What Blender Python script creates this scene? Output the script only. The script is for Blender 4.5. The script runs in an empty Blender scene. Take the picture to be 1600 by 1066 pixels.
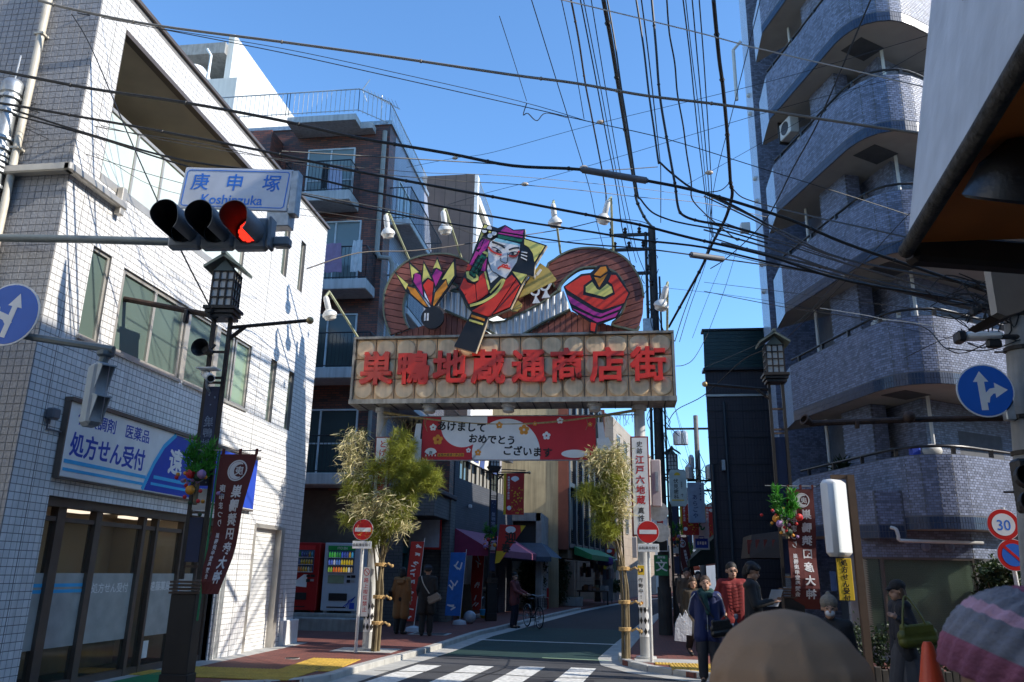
import bpy,math,random
import numpy as np
from mathutils import Vector as V,Matrix
R=math.radians
S=bpy.context.scene
COL=S.collection
random.seed(11)
rng=np.random.default_rng(5)

# ---------------------------------------------------------------- camera, sky, sun, exposure
cd=bpy.data.cameras.new('camera')
cam=bpy.data.objects.new('camera',cd);COL.objects.link(cam)
PITCH,ROLL,YAW=R(16.3),R(1.0),R(7.7)
fh=V((-math.sin(YAW),math.cos(YAW),0));rt=V((math.cos(YAW),math.sin(YAW),0));upv=V((0,0,1))
fw=fh*math.cos(PITCH)+upv*math.sin(PITCH)
u0=-fh*math.sin(PITCH)+upv*math.cos(PITCH)
rr=rt*math.cos(ROLL)+u0*math.sin(ROLL);uu=u0*math.cos(ROLL)-rt*math.sin(ROLL)
cam.matrix_world=Matrix(((rr.x,uu.x,-fw.x,0),(rr.y,uu.y,-fw.y,0),(rr.z,uu.z,-fw.z,1.65),(0,0,0,1)))
cd.sensor_width=36;cd.lens=36*1240/1600;cd.clip_start=0.05;cd.clip_end=2000
cd.dof.use_dof=True;cd.dof.focus_distance=16;cd.dof.aperture_fstop=9
S.camera=cam
SUN_EL,SUN_AZ=R(33),R(-9) # azimuth measured from +X; slightly on the camera's side
W=bpy.data.worlds.new('World');S.world=W;W.use_nodes=True
wn=W.node_tree.nodes;wl=W.node_tree.links
bg=wn['Background'];sky=wn.new('ShaderNodeTexSky');sky.sky_type='NISHITA';sky.sun_disc=False
sky.sun_elevation=SUN_EL;sky.sun_rotation=R(90)-SUN_AZ
sky.air_density=1.0;sky.dust_density=0.2;sky.ozone_density=4.0
bg.inputs[1].default_value=0.15
tint=wn.new('ShaderNodeMix');tint.data_type='RGBA';tint.blend_type='MULTIPLY';tint.inputs[0].default_value=1;tint.inputs[7].default_value=(.88,1.15,1.30,1)
wl.new(sky.outputs[0],tint.inputs[6]);wl.new(tint.outputs[2],bg.inputs[0])
sl=bpy.data.lights.new('sun','SUN');sl.energy=3.7;sl.angle=R(0.5);sl.color=(1,.93,.82)
so=bpy.data.objects.new('sun',sl);COL.objects.link(so)
sd=V((math.cos(SUN_EL)*math.cos(SUN_AZ),math.cos(SUN_EL)*math.sin(SUN_AZ),math.sin(SUN_EL)))
so.rotation_euler=sd.to_track_quat('Z','Y').to_euler();so.location=(30,0,40)
S.view_settings.view_transform='Standard';S.view_settings.look='None'
S.view_settings.exposure=0.75;S.view_settings.gamma=1.0
S.cycles.max_bounces=8;S.cycles.use_denoising=True

# ---------------------------------------------------------------- materials
MATS={}
def nd(nt,t,**k):
 n=nt.nodes.new(t)
 for a,b in k.items():setattr(n,a,b)
 return n
def mat(name,col,rough=.6,metal=0.,var=.14,scale=5.,bump=.1,bscale=60.,isl=0.,coat=0.,emit=0.,spec=.5,streak=0.,ocol=0.):
 """principled with noise colour variation, optional per-island / per-object variation, vertical streaks and bump"""
 if name in MATS:return MATS[name]
 m=bpy.data.materials.new(name);m.use_nodes=True;nt=m.node_tree;L=nt.links
 b=nt.nodes['Principled BSDF']
 b.inputs['Roughness'].default_value=rough;b.inputs['Metallic'].default_value=metal
 b.inputs['Coat Weight'].default_value=coat;b.inputs['Specular IOR Level'].default_value=spec
 tc=nd(nt,'ShaderNodeTexCoord');no=nd(nt,'ShaderNodeTexNoise')
 no.inputs['Scale'].default_value=scale;no.inputs['Detail'].default_value=6;L.new(tc.outputs['Object'],no.inputs['Vector'])
 mr=nd(nt,'ShaderNodeMapRange');mr.inputs[1].default_value=.3;mr.inputs[2].default_value=.7
 mr.inputs[3].default_value=1-var;mr.inputs[4].default_value=1+var
 L.new(no.outputs['Fac'],mr.inputs[0]);val=mr.outputs[0]
 def mul(a,bb):
  q=nd(nt,'ShaderNodeMath',operation='MULTIPLY');L.new(a,q.inputs[0]);L.new(bb,q.inputs[1]);return q.outputs[0]
 if isl:
  g=nd(nt,'ShaderNodeNewGeometry');m2=nd(nt,'ShaderNodeMapRange');m2.inputs[3].default_value=1-isl;m2.inputs[4].default_value=1+isl
  L.new(g.outputs['Random Per Island'],m2.inputs[0]);val=mul(val,m2.outputs[0])
 if ocol:
  g=nd(nt,'ShaderNodeObjectInfo');m2=nd(nt,'ShaderNodeMapRange');m2.inputs[3].default_value=1-ocol;m2.inputs[4].default_value=1+ocol
  L.new(g.outputs['Random'],m2.inputs[0]);val=mul(val,m2.outputs[0])
 if streak:
  mp=nd(nt,'ShaderNodeMapping');mp.inputs['Scale'].default_value=(7,7,.35);L.new(tc.outputs['Object'],mp.inputs[0])
  n3=nd(nt,'ShaderNodeTexNoise');n3.inputs['Scale'].default_value=1.6;n3.inputs['Detail'].default_value=5;L.new(mp.outputs[0],n3.inputs['Vector'])
  m3=nd(nt,'ShaderNodeMapRange');m3.inputs[1].default_value=.42;m3.inputs[2].default_value=.72;m3.inputs[3].default_value=1;m3.inputs[4].default_value=1-streak
  L.new(n3.outputs['Fac'],m3.inputs[0]);val=mul(val,m3.outputs[0])
 mx=nd(nt,'ShaderNodeMix',data_type='RGBA',blend_type='MULTIPLY');mx.inputs[0].default_value=1
 mx.inputs[6].default_value=(*col,1);L.new(val,mx.inputs[7]);L.new(mx.outputs[2],b.inputs['Base Color'])
 if bump:
  n2=nd(nt,'ShaderNodeTexNoise');n2.inputs['Scale'].default_value=bscale;n2.inputs['Detail'].default_value=4;L.new(tc.outputs['Object'],n2.inputs['Vector'])
  bp=nd(nt,'ShaderNodeBump');bp.inputs['Strength'].default_value=bump;bp.inputs['Distance'].default_value=.02
  L.new(n2.outputs['Fac'],bp.inputs['Height']);L.new(bp.outputs[0],b.inputs['Normal'])
 if emit:
  b.inputs['Emission Color'].default_value=(*col,1);b.inputs['Emission Strength'].default_value=emit
 MATS[name]=m;return m
def glass(name,col,rough=.06,trans=.0,spec=.7,var=.1):
 """window pane: glossy coat over a dark body, or partly see-through"""
 if name in MATS:return MATS[name]
 m=mat(name,col,rough,0,var,1.2,.02,3,spec=spec)
 if trans:
  nt=m.node_tree;b=nt.nodes['Principled BSDF'];o=nt.nodes['Material Output']
  t=nd(nt,'ShaderNodeBsdfTransparent');t.inputs[0].default_value=(.86,.9,.88,1)
  mx=nd(nt,'ShaderNodeMixShader');mx.inputs[0].default_value=1-trans
  nt.links.new(t.outputs[0],mx.inputs[1]);nt.links.new(b.outputs[0],mx.inputs[2]);nt.links.new(mx.outputs[0],o.inputs[0])
 return m
def leafmat(name,col,var=.35,trans=.35):
 if name in MATS:return MATS[name]
 m=mat(name,col,.55,0,.15,3,0,isl=var);nt=m.node_tree;b=nt.nodes['Principled BSDF'];o=nt.nodes['Material Output']
 t=nd(nt,'ShaderNodeBsdfTranslucent');t.inputs[0].default_value=(col[0]*1.3,col[1]*1.3,col[2],1)
 mx=nd(nt,'ShaderNodeMixShader');mx.inputs[0].default_value=trans
 nt.links.new(b.outputs[0],mx.inputs[1]);nt.links.new(t.outputs[0],mx.inputs[2]);nt.links.new(mx.outputs[0],o.inputs[0]);return m
def brickmat(name,c1,c2,mortar,bw,bh,axis='XZ',ms=.012,rough=.7,bump=.5,offset=.5):
 """brick / paver pattern for pieces too far away to model singly"""
 if name in MATS:return MATS[name]
 m=mat(name,c1,rough,0,.12,2,0);nt=m.node_tree;L=nt.links;b=nt.nodes['Principled BSDF']
 tc=nd(nt,'ShaderNodeTexCoord');sp=nd(nt,'ShaderNodeSeparateXYZ');cb=nd(nt,'ShaderNodeCombineXYZ');L.new(tc.outputs['Object'],sp.inputs[0])
 if axis=='S':
  ad=nd(nt,'ShaderNodeMath',operation='ADD');L.new(sp.outputs[0],ad.inputs[0]);L.new(sp.outputs[1],ad.inputs[1]);L.new(ad.outputs[0],cb.inputs[0]);L.new(sp.outputs[2],cb.inputs[1])
 else:
  L.new(sp.outputs['XYZ'.index(axis[0])],cb.inputs[0]);L.new(sp.outputs['XYZ'.index(axis[1])],cb.inputs[1])
 bt=nd(nt,'ShaderNodeTexBrick');bt.offset=offset;L.new(cb.outputs[0],bt.inputs['Vector'])
 bt.inputs['Color1'].default_value=(*c1,1);bt.inputs['Color2'].default_value=(*c2,1);bt.inputs['Mortar'].default_value=(*mortar,1)
 bt.inputs['Scale'].default_value=1;bt.inputs['Mortar Size'].default_value=ms;bt.inputs['Brick Width'].default_value=bw;bt.inputs['Row Height'].default_value=bh
 mx=[n for n in nt.nodes if n.type=='MIX'][0];L.new(bt.outputs['Color'],mx.inputs[6])
 bp=nd(nt,'ShaderNodeBump');bp.inputs['Strength'].default_value=bump;bp.inputs['Distance'].default_value=.01;bp.invert=True
 L.new(bt.outputs['Fac'],bp.inputs['Height']);L.new(bp.outputs[0],b.inputs['Normal']);return m

black=mat('black_paint',(.012,.012,.014),.45)
white=mat('white_paint',(.78,.77,.74),.5)
print_white=mat('print_white',(.8,.79,.76),.5,var=.05)
print_red=mat('print_red',(.55,.02,.02),.5,var=.06)
print_blue=mat('print_blue',(.02,.06,.42),.5,var=.05)
print_cyan=mat('print_cyan',(.05,.42,.75),.5,var=.05)
print_black=mat('print_black',(.012,.011,.01),.55,var=.1)
print_yellow=mat('print_yellow',(.75,.5,.03),.5,var=.08)
print_orange=mat('print_orange',(.8,.32,.03),.5,var=.06)
steel=mat('galvanised_steel',(.42,.44,.45),.42,.7,.2,12,.06,90)
greysteel=mat('grey_painted_steel',(.13,.16,.17),.45,.2)
rust=mat('rusty_brown_pipe',(.05,.028,.02),.7,.1,.35,14,.3,70)
conc=mat('concrete',(.33,.32,.3),.85,0,.2,3,.3,80,streak=.25)
darkmetal=mat('dark_bronze_metal',(.035,.028,.024),.45,.4)
alu=mat('aluminium_frame',(.5,.47,.42),.4,.5,.08)
bronze=mat('bronze_frame',(.16,.13,.11),.42,.5,.1)
cableblack=mat('black_cable_sheath',(.012,.012,.013),.55,bump=0)
cablegrey=mat('grey_cable_sheath',(.22,.2,.17),.6,bump=0)
cablewhite=mat('pale_cable',(.5,.48,.44),.6,bump=0)
cablebrown=mat('brown_cable',(.07,.05,.035),.6,bump=0)

# ---------------------------------------------------------------- mesh builder
def FR(o,ax=(1,0,0),ay=(0,0,1)):
 ax=V(ax).normalized();ay=V(ay).normalized();az=ax.cross(ay)
 return Matrix(((ax.x,ay.x,az.x,o[0]),(ax.y,ay.y,az.y,o[1]),(ax.z,ay.z,az.z,o[2]),(0,0,0,1)))
_TC={}
def text_geo(s,bold):
 k=(s,bold)
 if k not in _TC:
  c=bpy.data.curves.new('t','FONT');c.body=s;c.size=1;c.offset=bold;c.align_x='CENTER';c.resolution_u=3
  o=bpy.data.objects.new('t',c);COL.objects.link(o)
  dg=bpy.context.evaluated_depsgraph_get();m=bpy.data.meshes.new_from_object(o.evaluated_get(dg))
  vs=[(v.co.x,v.co.y)for v in m.vertices];fs=[tuple(p.vertices)for p in m.polygons]
  ys=[v[1]for v in vs]or[0];cy=.38
  _TC[k]=([(x,y-cy)for x,y in vs],fs)
  bpy.data.objects.remove(o);bpy.data.curves.remove(c);bpy.data.meshes.remove(m)
 return _TC[k]
class MB:
 def __init__(s,T=None):s.v=[];s.f=[];s.mi=[];s.m=0;s.T=T
 def add(s,vs,fs):
  n=len(s.v)
  if s.T is not None:vs=[s.T@V(p)for p in vs]
  s.v.extend((p[0],p[1],p[2])for p in vs);s.f.extend(tuple(i+n for i in f)for f in fs);s.mi.extend([s.m]*len(fs));return s
 def box(s,x0,x1,y0,y1,z0,z1):
  return s.add([(x0,y0,z0),(x1,y0,z0),(x1,y1,z0),(x0,y1,z0),(x0,y0,z1),(x1,y0,z1),(x1,y1,z1),(x0,y1,z1)],
                     [(0,3,2,1),(4,5,6,7),(0,1,5,4),(1,2,6,5),(2,3,7,6),(3,0,4,7)])
 def bbox(s,x0,x1,y0,y1,z0,z1,b=.01):
  """box with chamfered edges"""
  b=min(b,(x1-x0)*.45,(y1-y0)*.45,(z1-z0)*.45);vs=[];fs=[]
  X=(x0,x1);Y=(y0,y1);Z=(z0,z1);idx={}
  for i in(0,1):
   for j in(0,1):
    for k in(0,1):
     sx=X[i]+(b if i==0 else-b);sy=Y[j]+(b if j==0 else-b);sz=Z[k]+(b if k==0 else-b)
     idx[i,j,k]=len(vs);vs+=[(X[i],sy,sz),(sx,Y[j],sz),(sx,sy,Z[k])]
  for a in range(3):
   for e in(0,1):
    q=[]
    for(p,r)in((0,0),(1,0),(1,1),(0,1)):
     key=[0,0,0];key[a]=e;key[(a+1)%3]=p;key[(a+2)%3]=r;q.append(idx[tuple(key)]+a)
    fs.append(tuple(q)if e else tuple(reversed(q)))
  for a in range(3):
   b1,b2=(a+1)%3,(a+2)%3
   for p in(0,1):
    for r in(0,1):
     k0=[0,0,0];k1=[0,0,0];k0[a]=0;k1[a]=1;k0[b1]=k1[b1]=p;k0[b2]=k1[b2]=r
     q=(idx[tuple(k0)]+b1,idx[tuple(k1)]+b1,idx[tuple(k1)]+b2,idx[tuple(k0)]+b2)
     fs.append(q if(p==r)==False else tuple(reversed(q)))
  for k,i in idx.items():fs.append((i,i+1,i+2)if sum(k)%2 else(i,i+2,i+1))
  return s.add(vs,fs)
 def cyl(s,p0,p1,r0,r1=None,n=10,cap=True):
  r1=r0 if r1 is None else r1;p0=V(p0);p1=V(p1);d=(p1-p0)
  if d.length<1e-6:return s
  d.normalize();a=d.orthogonal().normalized();b=d.cross(a);vs=[];fs=[]
  for p,r in((p0,r0),(p1,r1)):
   for i in range(n):
    t=2*math.pi*i/n;vs.append(p+(a*math.cos(t)+b*math.sin(t))*r)
  for i in range(n):fs.append((i,(i+1)%n,n+(i+1)%n,n+i))
  if cap:fs+=[tuple(range(n-1,-1,-1)),tuple(range(n,2*n))]
  return s.add(vs,fs)
 def tube(s,pts,r,n=6):
  pts=[V(p)for p in pts];rs=r if isinstance(r,(list,tuple))else[r]*len(pts);vs=[];fs=[];a=None
  for i,p in enumerate(pts):
   d=(pts[min(i+1,len(pts)-1)]-pts[max(i-1,0)]).normalized()
   a=d.orthogonal()if a is None else a-d*a.dot(d)
   a.normalize();b=d.cross(a)
   for k in range(n):
    t=2*math.pi*k/n;vs.append(p+(a*math.cos(t)+b*math.sin(t))*rs[i])
  for i in range(len(pts)-1):
   for k in range(n):fs.append((i*n+k,i*n+(k+1)%n,(i+1)*n+(k+1)%n,(i+1)*n+k))
  fs+=[tuple(range(n-1,-1,-1)),tuple(range((len(pts)-1)*n,len(pts)*n))]
  return s.add(vs,fs)
 def prism(s,poly,w0,w1):
  """2D polygon in the local u,v plane, from depth w0 to w1"""
  ar=sum(poly[i][0]*poly[(i+1)%len(poly)][1]-poly[(i+1)%len(poly)][0]*poly[i][1]for i in range(len(poly)))
  if ar<0:poly=poly[::-1]
  n=len(poly);vs=[(u,v,w0)for u,v in poly]+[(u,v,w1)for u,v in poly]
  fs=[tuple(range(n-1,-1,-1)),tuple(range(n,2*n))]+[(i,(i+1)%n,n+(i+1)%n,n+i)for i in range(n)]
  return s.add(vs,fs)
 def disc(s,u,v,r,w0,w1,n=24,rv=None):
  return s.prism([(u+r*math.cos(2*math.pi*i/n),v+(rv or r)*math.sin(2*math.pi*i/n))for i in range(n)],w0,w1)
 def stroke(s,pts,wd,w0,w1):
  """flat band along a 2D polyline"""
  pts=[V((p[0],p[1]))for p in pts];Lf=[];Rt=[]
  for i,p in enumerate(pts):
   d=(pts[min(i+1,len(pts)-1)]-pts[max(i-1,0)]).normalized();nn=V((-d.y,d.x))*wd/2
   Lf.append(tuple(p+nn));Rt.append(tuple(p-nn))
  for i in range(len(pts)-1):s.prism([Lf[i],Rt[i],Rt[i+1],Lf[i+1]],w0,w1)
  return s
 def lathe(s,prof,o=(0,0,0),n=16,ax=(0,0,1)):
  d=V(ax).normalized();a=d.orthogonal().normalized();b=d.cross(a);vs=[];fs=[];o=V(o)
  for r,h in prof:
   for k in range(n):
    t=2*math.pi*k/n;vs.append(o+d*h+(a*math.cos(t)+b*math.sin(t))*max(r,1e-4))
  for i in range(len(prof)-1):
   for k in range(n):fs.append((i*n+k,i*n+(k+1)%n,(i+1)*n+(k+1)%n,(i+1)*n+k))
  return s.add(vs,fs)
 def ball(s,c,r,n=10,m=7):
  r=r if isinstance(r,(list,tuple))else(r,r,r);vs=[];fs=[]
  for j in range(m+1):
   ph=math.pi*j/m
   for k in range(n):
    t=2*math.pi*k/n;vs.append((c[0]+r[0]*math.sin(ph)*math.cos(t),c[1]+r[1]*math.sin(ph)*math.sin(t),c[2]-r[2]*math.cos(ph)))
  for j in range(m):
   for k in range(n):fs.append((j*n+k,j*n+(k+1)%n,(j+1)*n+(k+1)%n,(j+1)*n+k))
  return s.add(vs,fs)
 def text(s,st,u,v,size,w=.004,bold=0.,vert=False,ext=0.,mirror=False,pitch=1.06,sx=1.,rot=0.):
  # heavy lettering: the plain glyph drawn a few times, each copy shifted sideways and a hair deeper
  if bold>.011:
   d=(bold-.006)*size;k=0
   offs=[(0,0),(d,d),(-d,d),(d,-d),(-d,-d)]+([(d,0),(-d,0),(0,d),(0,-d)]if bold>.03 else[])
   for du,dv in offs:s.text1(st,u+du,v+dv,size,w-.0004*k,.006,vert,ext,mirror,pitch,sx,rot);k+=1
   return s
  return s.text1(st,u,v,size,w,bold,vert,ext,mirror,pitch,sx,rot)
 def text1(s,st,u,v,size,w=.004,bold=0.,vert=False,ext=0.,mirror=False,pitch=1.06,sx=1.,rot=0.):
  chars=[(c,u,v-i*size*pitch)for i,c in enumerate(st)]if vert else[(st,u,v)]
  for c,cu,cv in chars:
   if c==' ':continue
   vs,fs=text_geo(c,bold);mx=-1 if mirror else 1;off=-.5 if(vert and False)else 0
   cr,sr=math.cos(rot),math.sin(rot);P=[]
   for x,y in vs:
    x*=size*sx*mx;y*=size;P.append((cu+x*cr-y*sr,cv+x*sr+y*cr))
   if ext:
    n=len(P);s.add([(a,b,w)for a,b in P]+[(a,b,w+ext)for a,b in P],[tuple(i+n for i in f)for f in fs])
    cnt={}
    for f in fs:
     for i in range(len(f)):
      e=(f[i],f[(i+1)%len(f)]);cnt[e]=1
    side=[(a,b,b+n,a+n)for(a,b)in cnt if(b,a)not in cnt]
    k=len(s.v)-2*n;s.f.extend(tuple(i+k for i in q)for q in side);s.mi.extend([s.m]*len(side))
   else:s.add([(a,b,w)for a,b in P],fs)
  return s
 def mesh(s,name,off=(0,0,0),smooth=False):
  me=bpy.data.meshes.new(name);o=V(off)
  me.from_pydata([(p[0]-o.x,p[1]-o.y,p[2]-o.z)for p in s.v],[],s.f)
  if any(s.mi):me.polygons.foreach_set('material_index',s.mi)
  if smooth:
   me.polygons.foreach_set('use_smooth',[True]*len(s.f))
   try:me.set_sharp_from_angle(angle=R(40))
   except Exception:pass
  me.update();return me
OFF={}
def _tag(o,label,cat,group,kind):
 if label:o['label']=label
 if cat:o['category']=cat
 if group:o['group']=group
 if kind:o['kind']=kind
def mats_on(me,m):
 for q in(m if isinstance(m,(list,tuple))else[m]):me.materials.append(q)
def thing(name,label,cat,loc=(0,0,0),rz=0,group=None,local=False):
 """an Empty at the thing's base; its parts are given in world metres, or in its own frame if local"""
 o=bpy.data.objects.new(name,None);COL.objects.link(o);o.location=loc;o.rotation_euler=(0,0,rz);o.empty_display_size=.2
 OFF[o.name]=V((0,0,0))if local else V(loc);_tag(o,label,cat,group,None);return o
def part(name,mb,m,parent,smooth=False,label=None,kind=None):
 off=OFF[parent.name];me=mb.mesh(name,off,smooth);mats_on(me,m)
 o=bpy.data.objects.new(name,me);COL.objects.link(o);o.parent=parent;OFF[o.name]=off;_tag(o,label,None,None,kind);return o
def solo(name,mb,m,label,cat,group=None,kind=None,smooth=False):
 vs=np.array(mb.v);c=vs.mean(0);off=V((c[0],c[1],vs[:,2].min()))
 me=mb.mesh(name,off,smooth);mats_on(me,m);o=bpy.data.objects.new(name,me);COL.objects.link(o);o.location=off;OFF[o.name]=off
 _tag(o,label,cat,group,kind);return o
def struct(name,mb,m,parent=None):
 me=mb.mesh(name);mats_on(me,m);o=bpy.data.objects.new(name,me);COL.objects.link(o);OFF[o.name]=V((0,0,0))
 if parent:o.parent=parent
 else:o['kind']='structure'
 return o
def npmesh(name,v,f,m,parent=None,kind=None,label=None,off=None):
 """big quad mesh from numpy arrays"""
 off=OFF[parent.name]if parent is not None else V((0,0,0))
 me=bpy.data.meshes.new(name);v=np.asarray(v,np.float32)-np.array(off,np.float32)
 me.vertices.add(len(v));me.vertices.foreach_set('co',v.ravel());k=f.shape[1]
 me.loops.add(f.size);me.loops.foreach_set('vertex_index',f.astype(np.int32).ravel())
 me.polygons.add(len(f));me.polygons.foreach_set('loop_start',np.arange(0,f.size,k,dtype=np.int32));me.polygons.foreach_set('loop_total',np.full(len(f),k,np.int32))
 me.polygons.foreach_set('use_smooth',np.zeros(len(f),bool));me.update(calc_edges=True);mats_on(me,m);o=bpy.data.objects.new(name,me);COL.objects.link(o)
 if parent is not None:o.parent=parent;OFF[o.name]=off
 _tag(o,label,None,None,kind);return o
def kids(o):return[c for c in bpy.data.objects if c.parent==o]
def copy_tree(o,loc=None,rz=None,label=None,parent=None):
 c=o.copy();COL.objects.link(c);OFF[c.name]=OFF[o.name]
 if parent:c.parent=parent
 if loc is not None:c.location=loc
 if rz is not None:c.rotation_euler=(0,0,rz)
 if label:c['label']=label
 for k in kids(o):copy_tree(k,parent=c)
 return c

# ---------------------------------------------------------------- wall helpers
def cells(L0,L1,z0,z1,holes):
 us=sorted({L0,L1,*[min(max(h[i],L0),L1)for h in holes for i in(0,1)]});vs=sorted({z0,z1,*[min(max(h[i],z0),z1)for h in holes for i in(2,3)]})
 for a,b in zip(us,us[1:]):
  for c,d in zip(vs,vs[1:]):
   if not any(h[0]<=(a+b)/2<=h[1]and h[2]<=(c+d)/2<=h[3]for h in holes):yield a,b,c,d
def holed_wall(mb,L0,L1,z0,z1,holes=(),reveal=.15):
 """front sheet at w=0 with openings and their reveals"""
 for a,b,c,d in cells(L0,L1,z0,z1,holes):mb.add([(a,c,0),(b,c,0),(b,d,0),(a,d,0)],[(0,1,2,3)])
 for a,b,c,d in holes:
  r=-reveal
  mb.add([(a,c,0),(b,c,0),(b,d,0),(a,d,0),(a,c,r),(b,c,r),(b,d,r),(a,d,r)],[(0,4,5,1),(1,5,6,2),(2,6,7,3),(3,7,4,0)])
 return mb
def tiles_uv(L0,L1,z0,z1,holes,tw,th,gap,bond=0.):
 out=[];nz=int(round((z1-z0)/th))
 for j in range(nz):
  v0=z0+j*th+gap/2;v1=v0+th-gap;u=L0-(bond*tw if j%2 else 0)
  hs=[h for h in holes if h[2]<v1-.004 and h[3]>v0+.004]
  while u<L1-1e-4:
   a=max(u,L0)+gap/2;b=min(u+tw,L1)-gap/2;u+=tw
   if b-a<.012:continue
   segs=[(a,b,v0,v1)]
   for h in hs:
    ns=[]
    for(p,q,c,d)in segs:
     if h[1]<=p or h[0]>=q:ns.append((p,q,c,d));continue
     if h[0]>p+.012:ns.append((p,h[0],c,d))
     if h[1]<q-.012:ns.append((h[1],q,c,d))
     pp,qq=max(p,h[0]),min(q,h[1])
     if h[2]>c+.012:ns.append((pp,qq,c,min(d,h[2])))
     elif h[3]<d-.012:ns.append((pp,qq,max(c,h[3]),d))
    segs=ns
   out+=segs
 return np.array(out)
def tile_plates(q,fn,d=.004,ch=.0015):
 """raised tiles from (u0,u1,v0,v1) rows; fn maps u,v,w arrays to xyz"""
 n=len(q);u0,u1,v0,v1=q.T;z=np.zeros(n);D=np.full(n,d)+rng.normal(0,d*.12,n)
 P=[]
 for(a,b,w)in((u0,v0,z),(u1,v0,z),(u1,v1,z),(u0,v1,z),(u0+ch,v0+ch,D),(u1-ch,v0+ch,D),(u1-ch,v1-ch,D),(u0+ch,v1-ch,D)):P.append(fn(a,b,w))
 v=np.stack(P,1).reshape(-1,3);base=np.arange(n)[:,None,None]*8
 f=(base+np.array([[4,5,6,7],[0,1,5,4],[1,2,6,5],[2,3,7,6],[3,0,4,7]])[None]).reshape(-1,4);return v,f
def plane_fn(T):
 M=np.array(T)
 def fn(u,v,w):return u[:,None]*M[:3,0]+v[:,None]*M[:3,1]+w[:,None]*M[:3,2]+M[:3,3]
 return fn
def path_fn(pts,cap=True):
 """map arclength along a plan polyline, height and outward offset (right-hand side when walking from -X end) to xyz"""
 P=np.array(pts,float);seg=np.diff(P,axis=0);sl_=np.hypot(*seg.T);cum=np.r_[0,np.cumsum(sl_)]
 t=seg/sl_[:,None];tv=np.vstack([t[:1],(t[:-1]+t[1:])/2,t[-1:]]);tv/=np.hypot(*tv.T)[:,None]
 def fn(u,v,w):
  x=np.interp(u,cum,P[:,0]);y=np.interp(u,cum,P[:,1]);tx=np.interp(u,cum,tv[:,0]);ty=np.interp(u,cum,tv[:,1])
  return np.stack([x+ty*w,y-tx*w,v],1)
 return fn,cum[-1]
def strip_path(mb,pts,z0,z1,w=0.):
 fn,L=path_fn(pts);P=np.array(pts,float);cum=np.r_[0,np.cumsum(np.hypot(*np.diff(P,axis=0).T))]
 a=fn(cum,np.full(len(cum),z0),np.full(len(cum),w));b=fn(cum,np.full(len(cum),z1),np.full(len(cum),w));n=len(cum)
 mb.add([tuple(p)for p in a]+[tuple(p)for p in b],[(i,i+1,n+i+1,n+i)for i in range(n-1)]);return mb
def window(parent,T,u0,u1,v0,v1,fm,gm,nm=2,depth=.1,fw_=.05,name='window',hbar=None,sill=False,label=None):
 """frame as a part, panes as sub-parts; T is the wall frame, w=-depth where the panes sit"""
 mb=MB(T);w0,w1=-depth-.03,-depth+.03
 mb.box(u0,u1,v0,v0+fw_,w0,w1);mb.box(u0,u1,v1-fw_,v1,w0,w1);a,b=v0+fw_,v1-fw_
 mb.box(u0,u0+fw_,a,b,w0,w1);mb.box(u1-fw_,u1,a,b,w0,w1);W_=(u1-u0)/nm
 for i in range(1,nm):mb.box(u0+i*W_-fw_/2,u0+i*W_+fw_/2,a,b,w0,w1+.004)
 if hbar:mb.box(u0+fw_,u1-fw_,hbar-.02,hbar+.02,w0+.005,w1-.005)
 f=part(name,mb,fm,parent,label=label)
 for i in range(nm):
  p=MB(T);p.box(u0+i*W_+(fw_ if i==0 else fw_/2),u0+(i+1)*W_-(fw_ if i==nm-1 else fw_/2),a,b,-depth-.012-.006*(i%2),-depth-.004-.006*(i%2));part('pane',p,gm,f)
 if sill:q=MB(T);q.box(u0-.03,u1+.03,v0-.05,v0,-depth,.04);part('sill',q,fm,f)
 return f
def railing(parent,pts,z0,z1,m,step=.11,r=.008,name='railing',rail=.022):
 mb=MB()
 for z in(z0+.06,z1):mb.tube([(x,y,z)for x,y in pts],rail if z==z1 else rail*.7,6)
 for(a,b)in zip(pts,pts[1:]):
  L=math.hypot(b[0]-a[0],b[1]-a[1]);n=max(1,int(L/step))
  for i in range(n+1):
   t=i/n;x=a[0]+(b[0]-a[0])*t;y=a[1]+(b[1]-a[1])*t;mb.cyl((x,y,z0),(x,y,z1),r,n=4,cap=False)
 return part(name,mb,m,parent)
def spline(pts,k=5):
 P=[V(p)for p in pts]
 if len(P)<3:return P
 out=[]
 for i in range(len(P)-1):
  a,b,c,d=P[max(i-1,0)],P[i],P[i+1],P[min(i+2,len(P)-1)]
  for j in range(k):
   t=j/k;out.append(.5*((2*b)+(c-a)*t+(2*a-5*b+4*c-d)*t*t+(3*b-a-3*c+d)*t**3))
 out.append(P[-1]);return out
def scan(loops,t,ang):
 """even-odd intervals of 2D loops along the line at offset t, direction ang"""
 c,s_=math.cos(ang),math.sin(ang);xs=[]
 for lp in loops:
  q=[(p[0]*c+p[1]*s_,-p[0]*s_+p[1]*c)for p in lp]
  for(a,b)in zip(q,q[1:]+q[:1]):
   if(a[1]<=t)!=(b[1]<=t):xs.append(a[0]+(t-a[1])/(b[1]-a[1])*(b[0]-a[0]))
 xs.sort();return list(zip(xs[::2],xs[1::2]))
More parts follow.
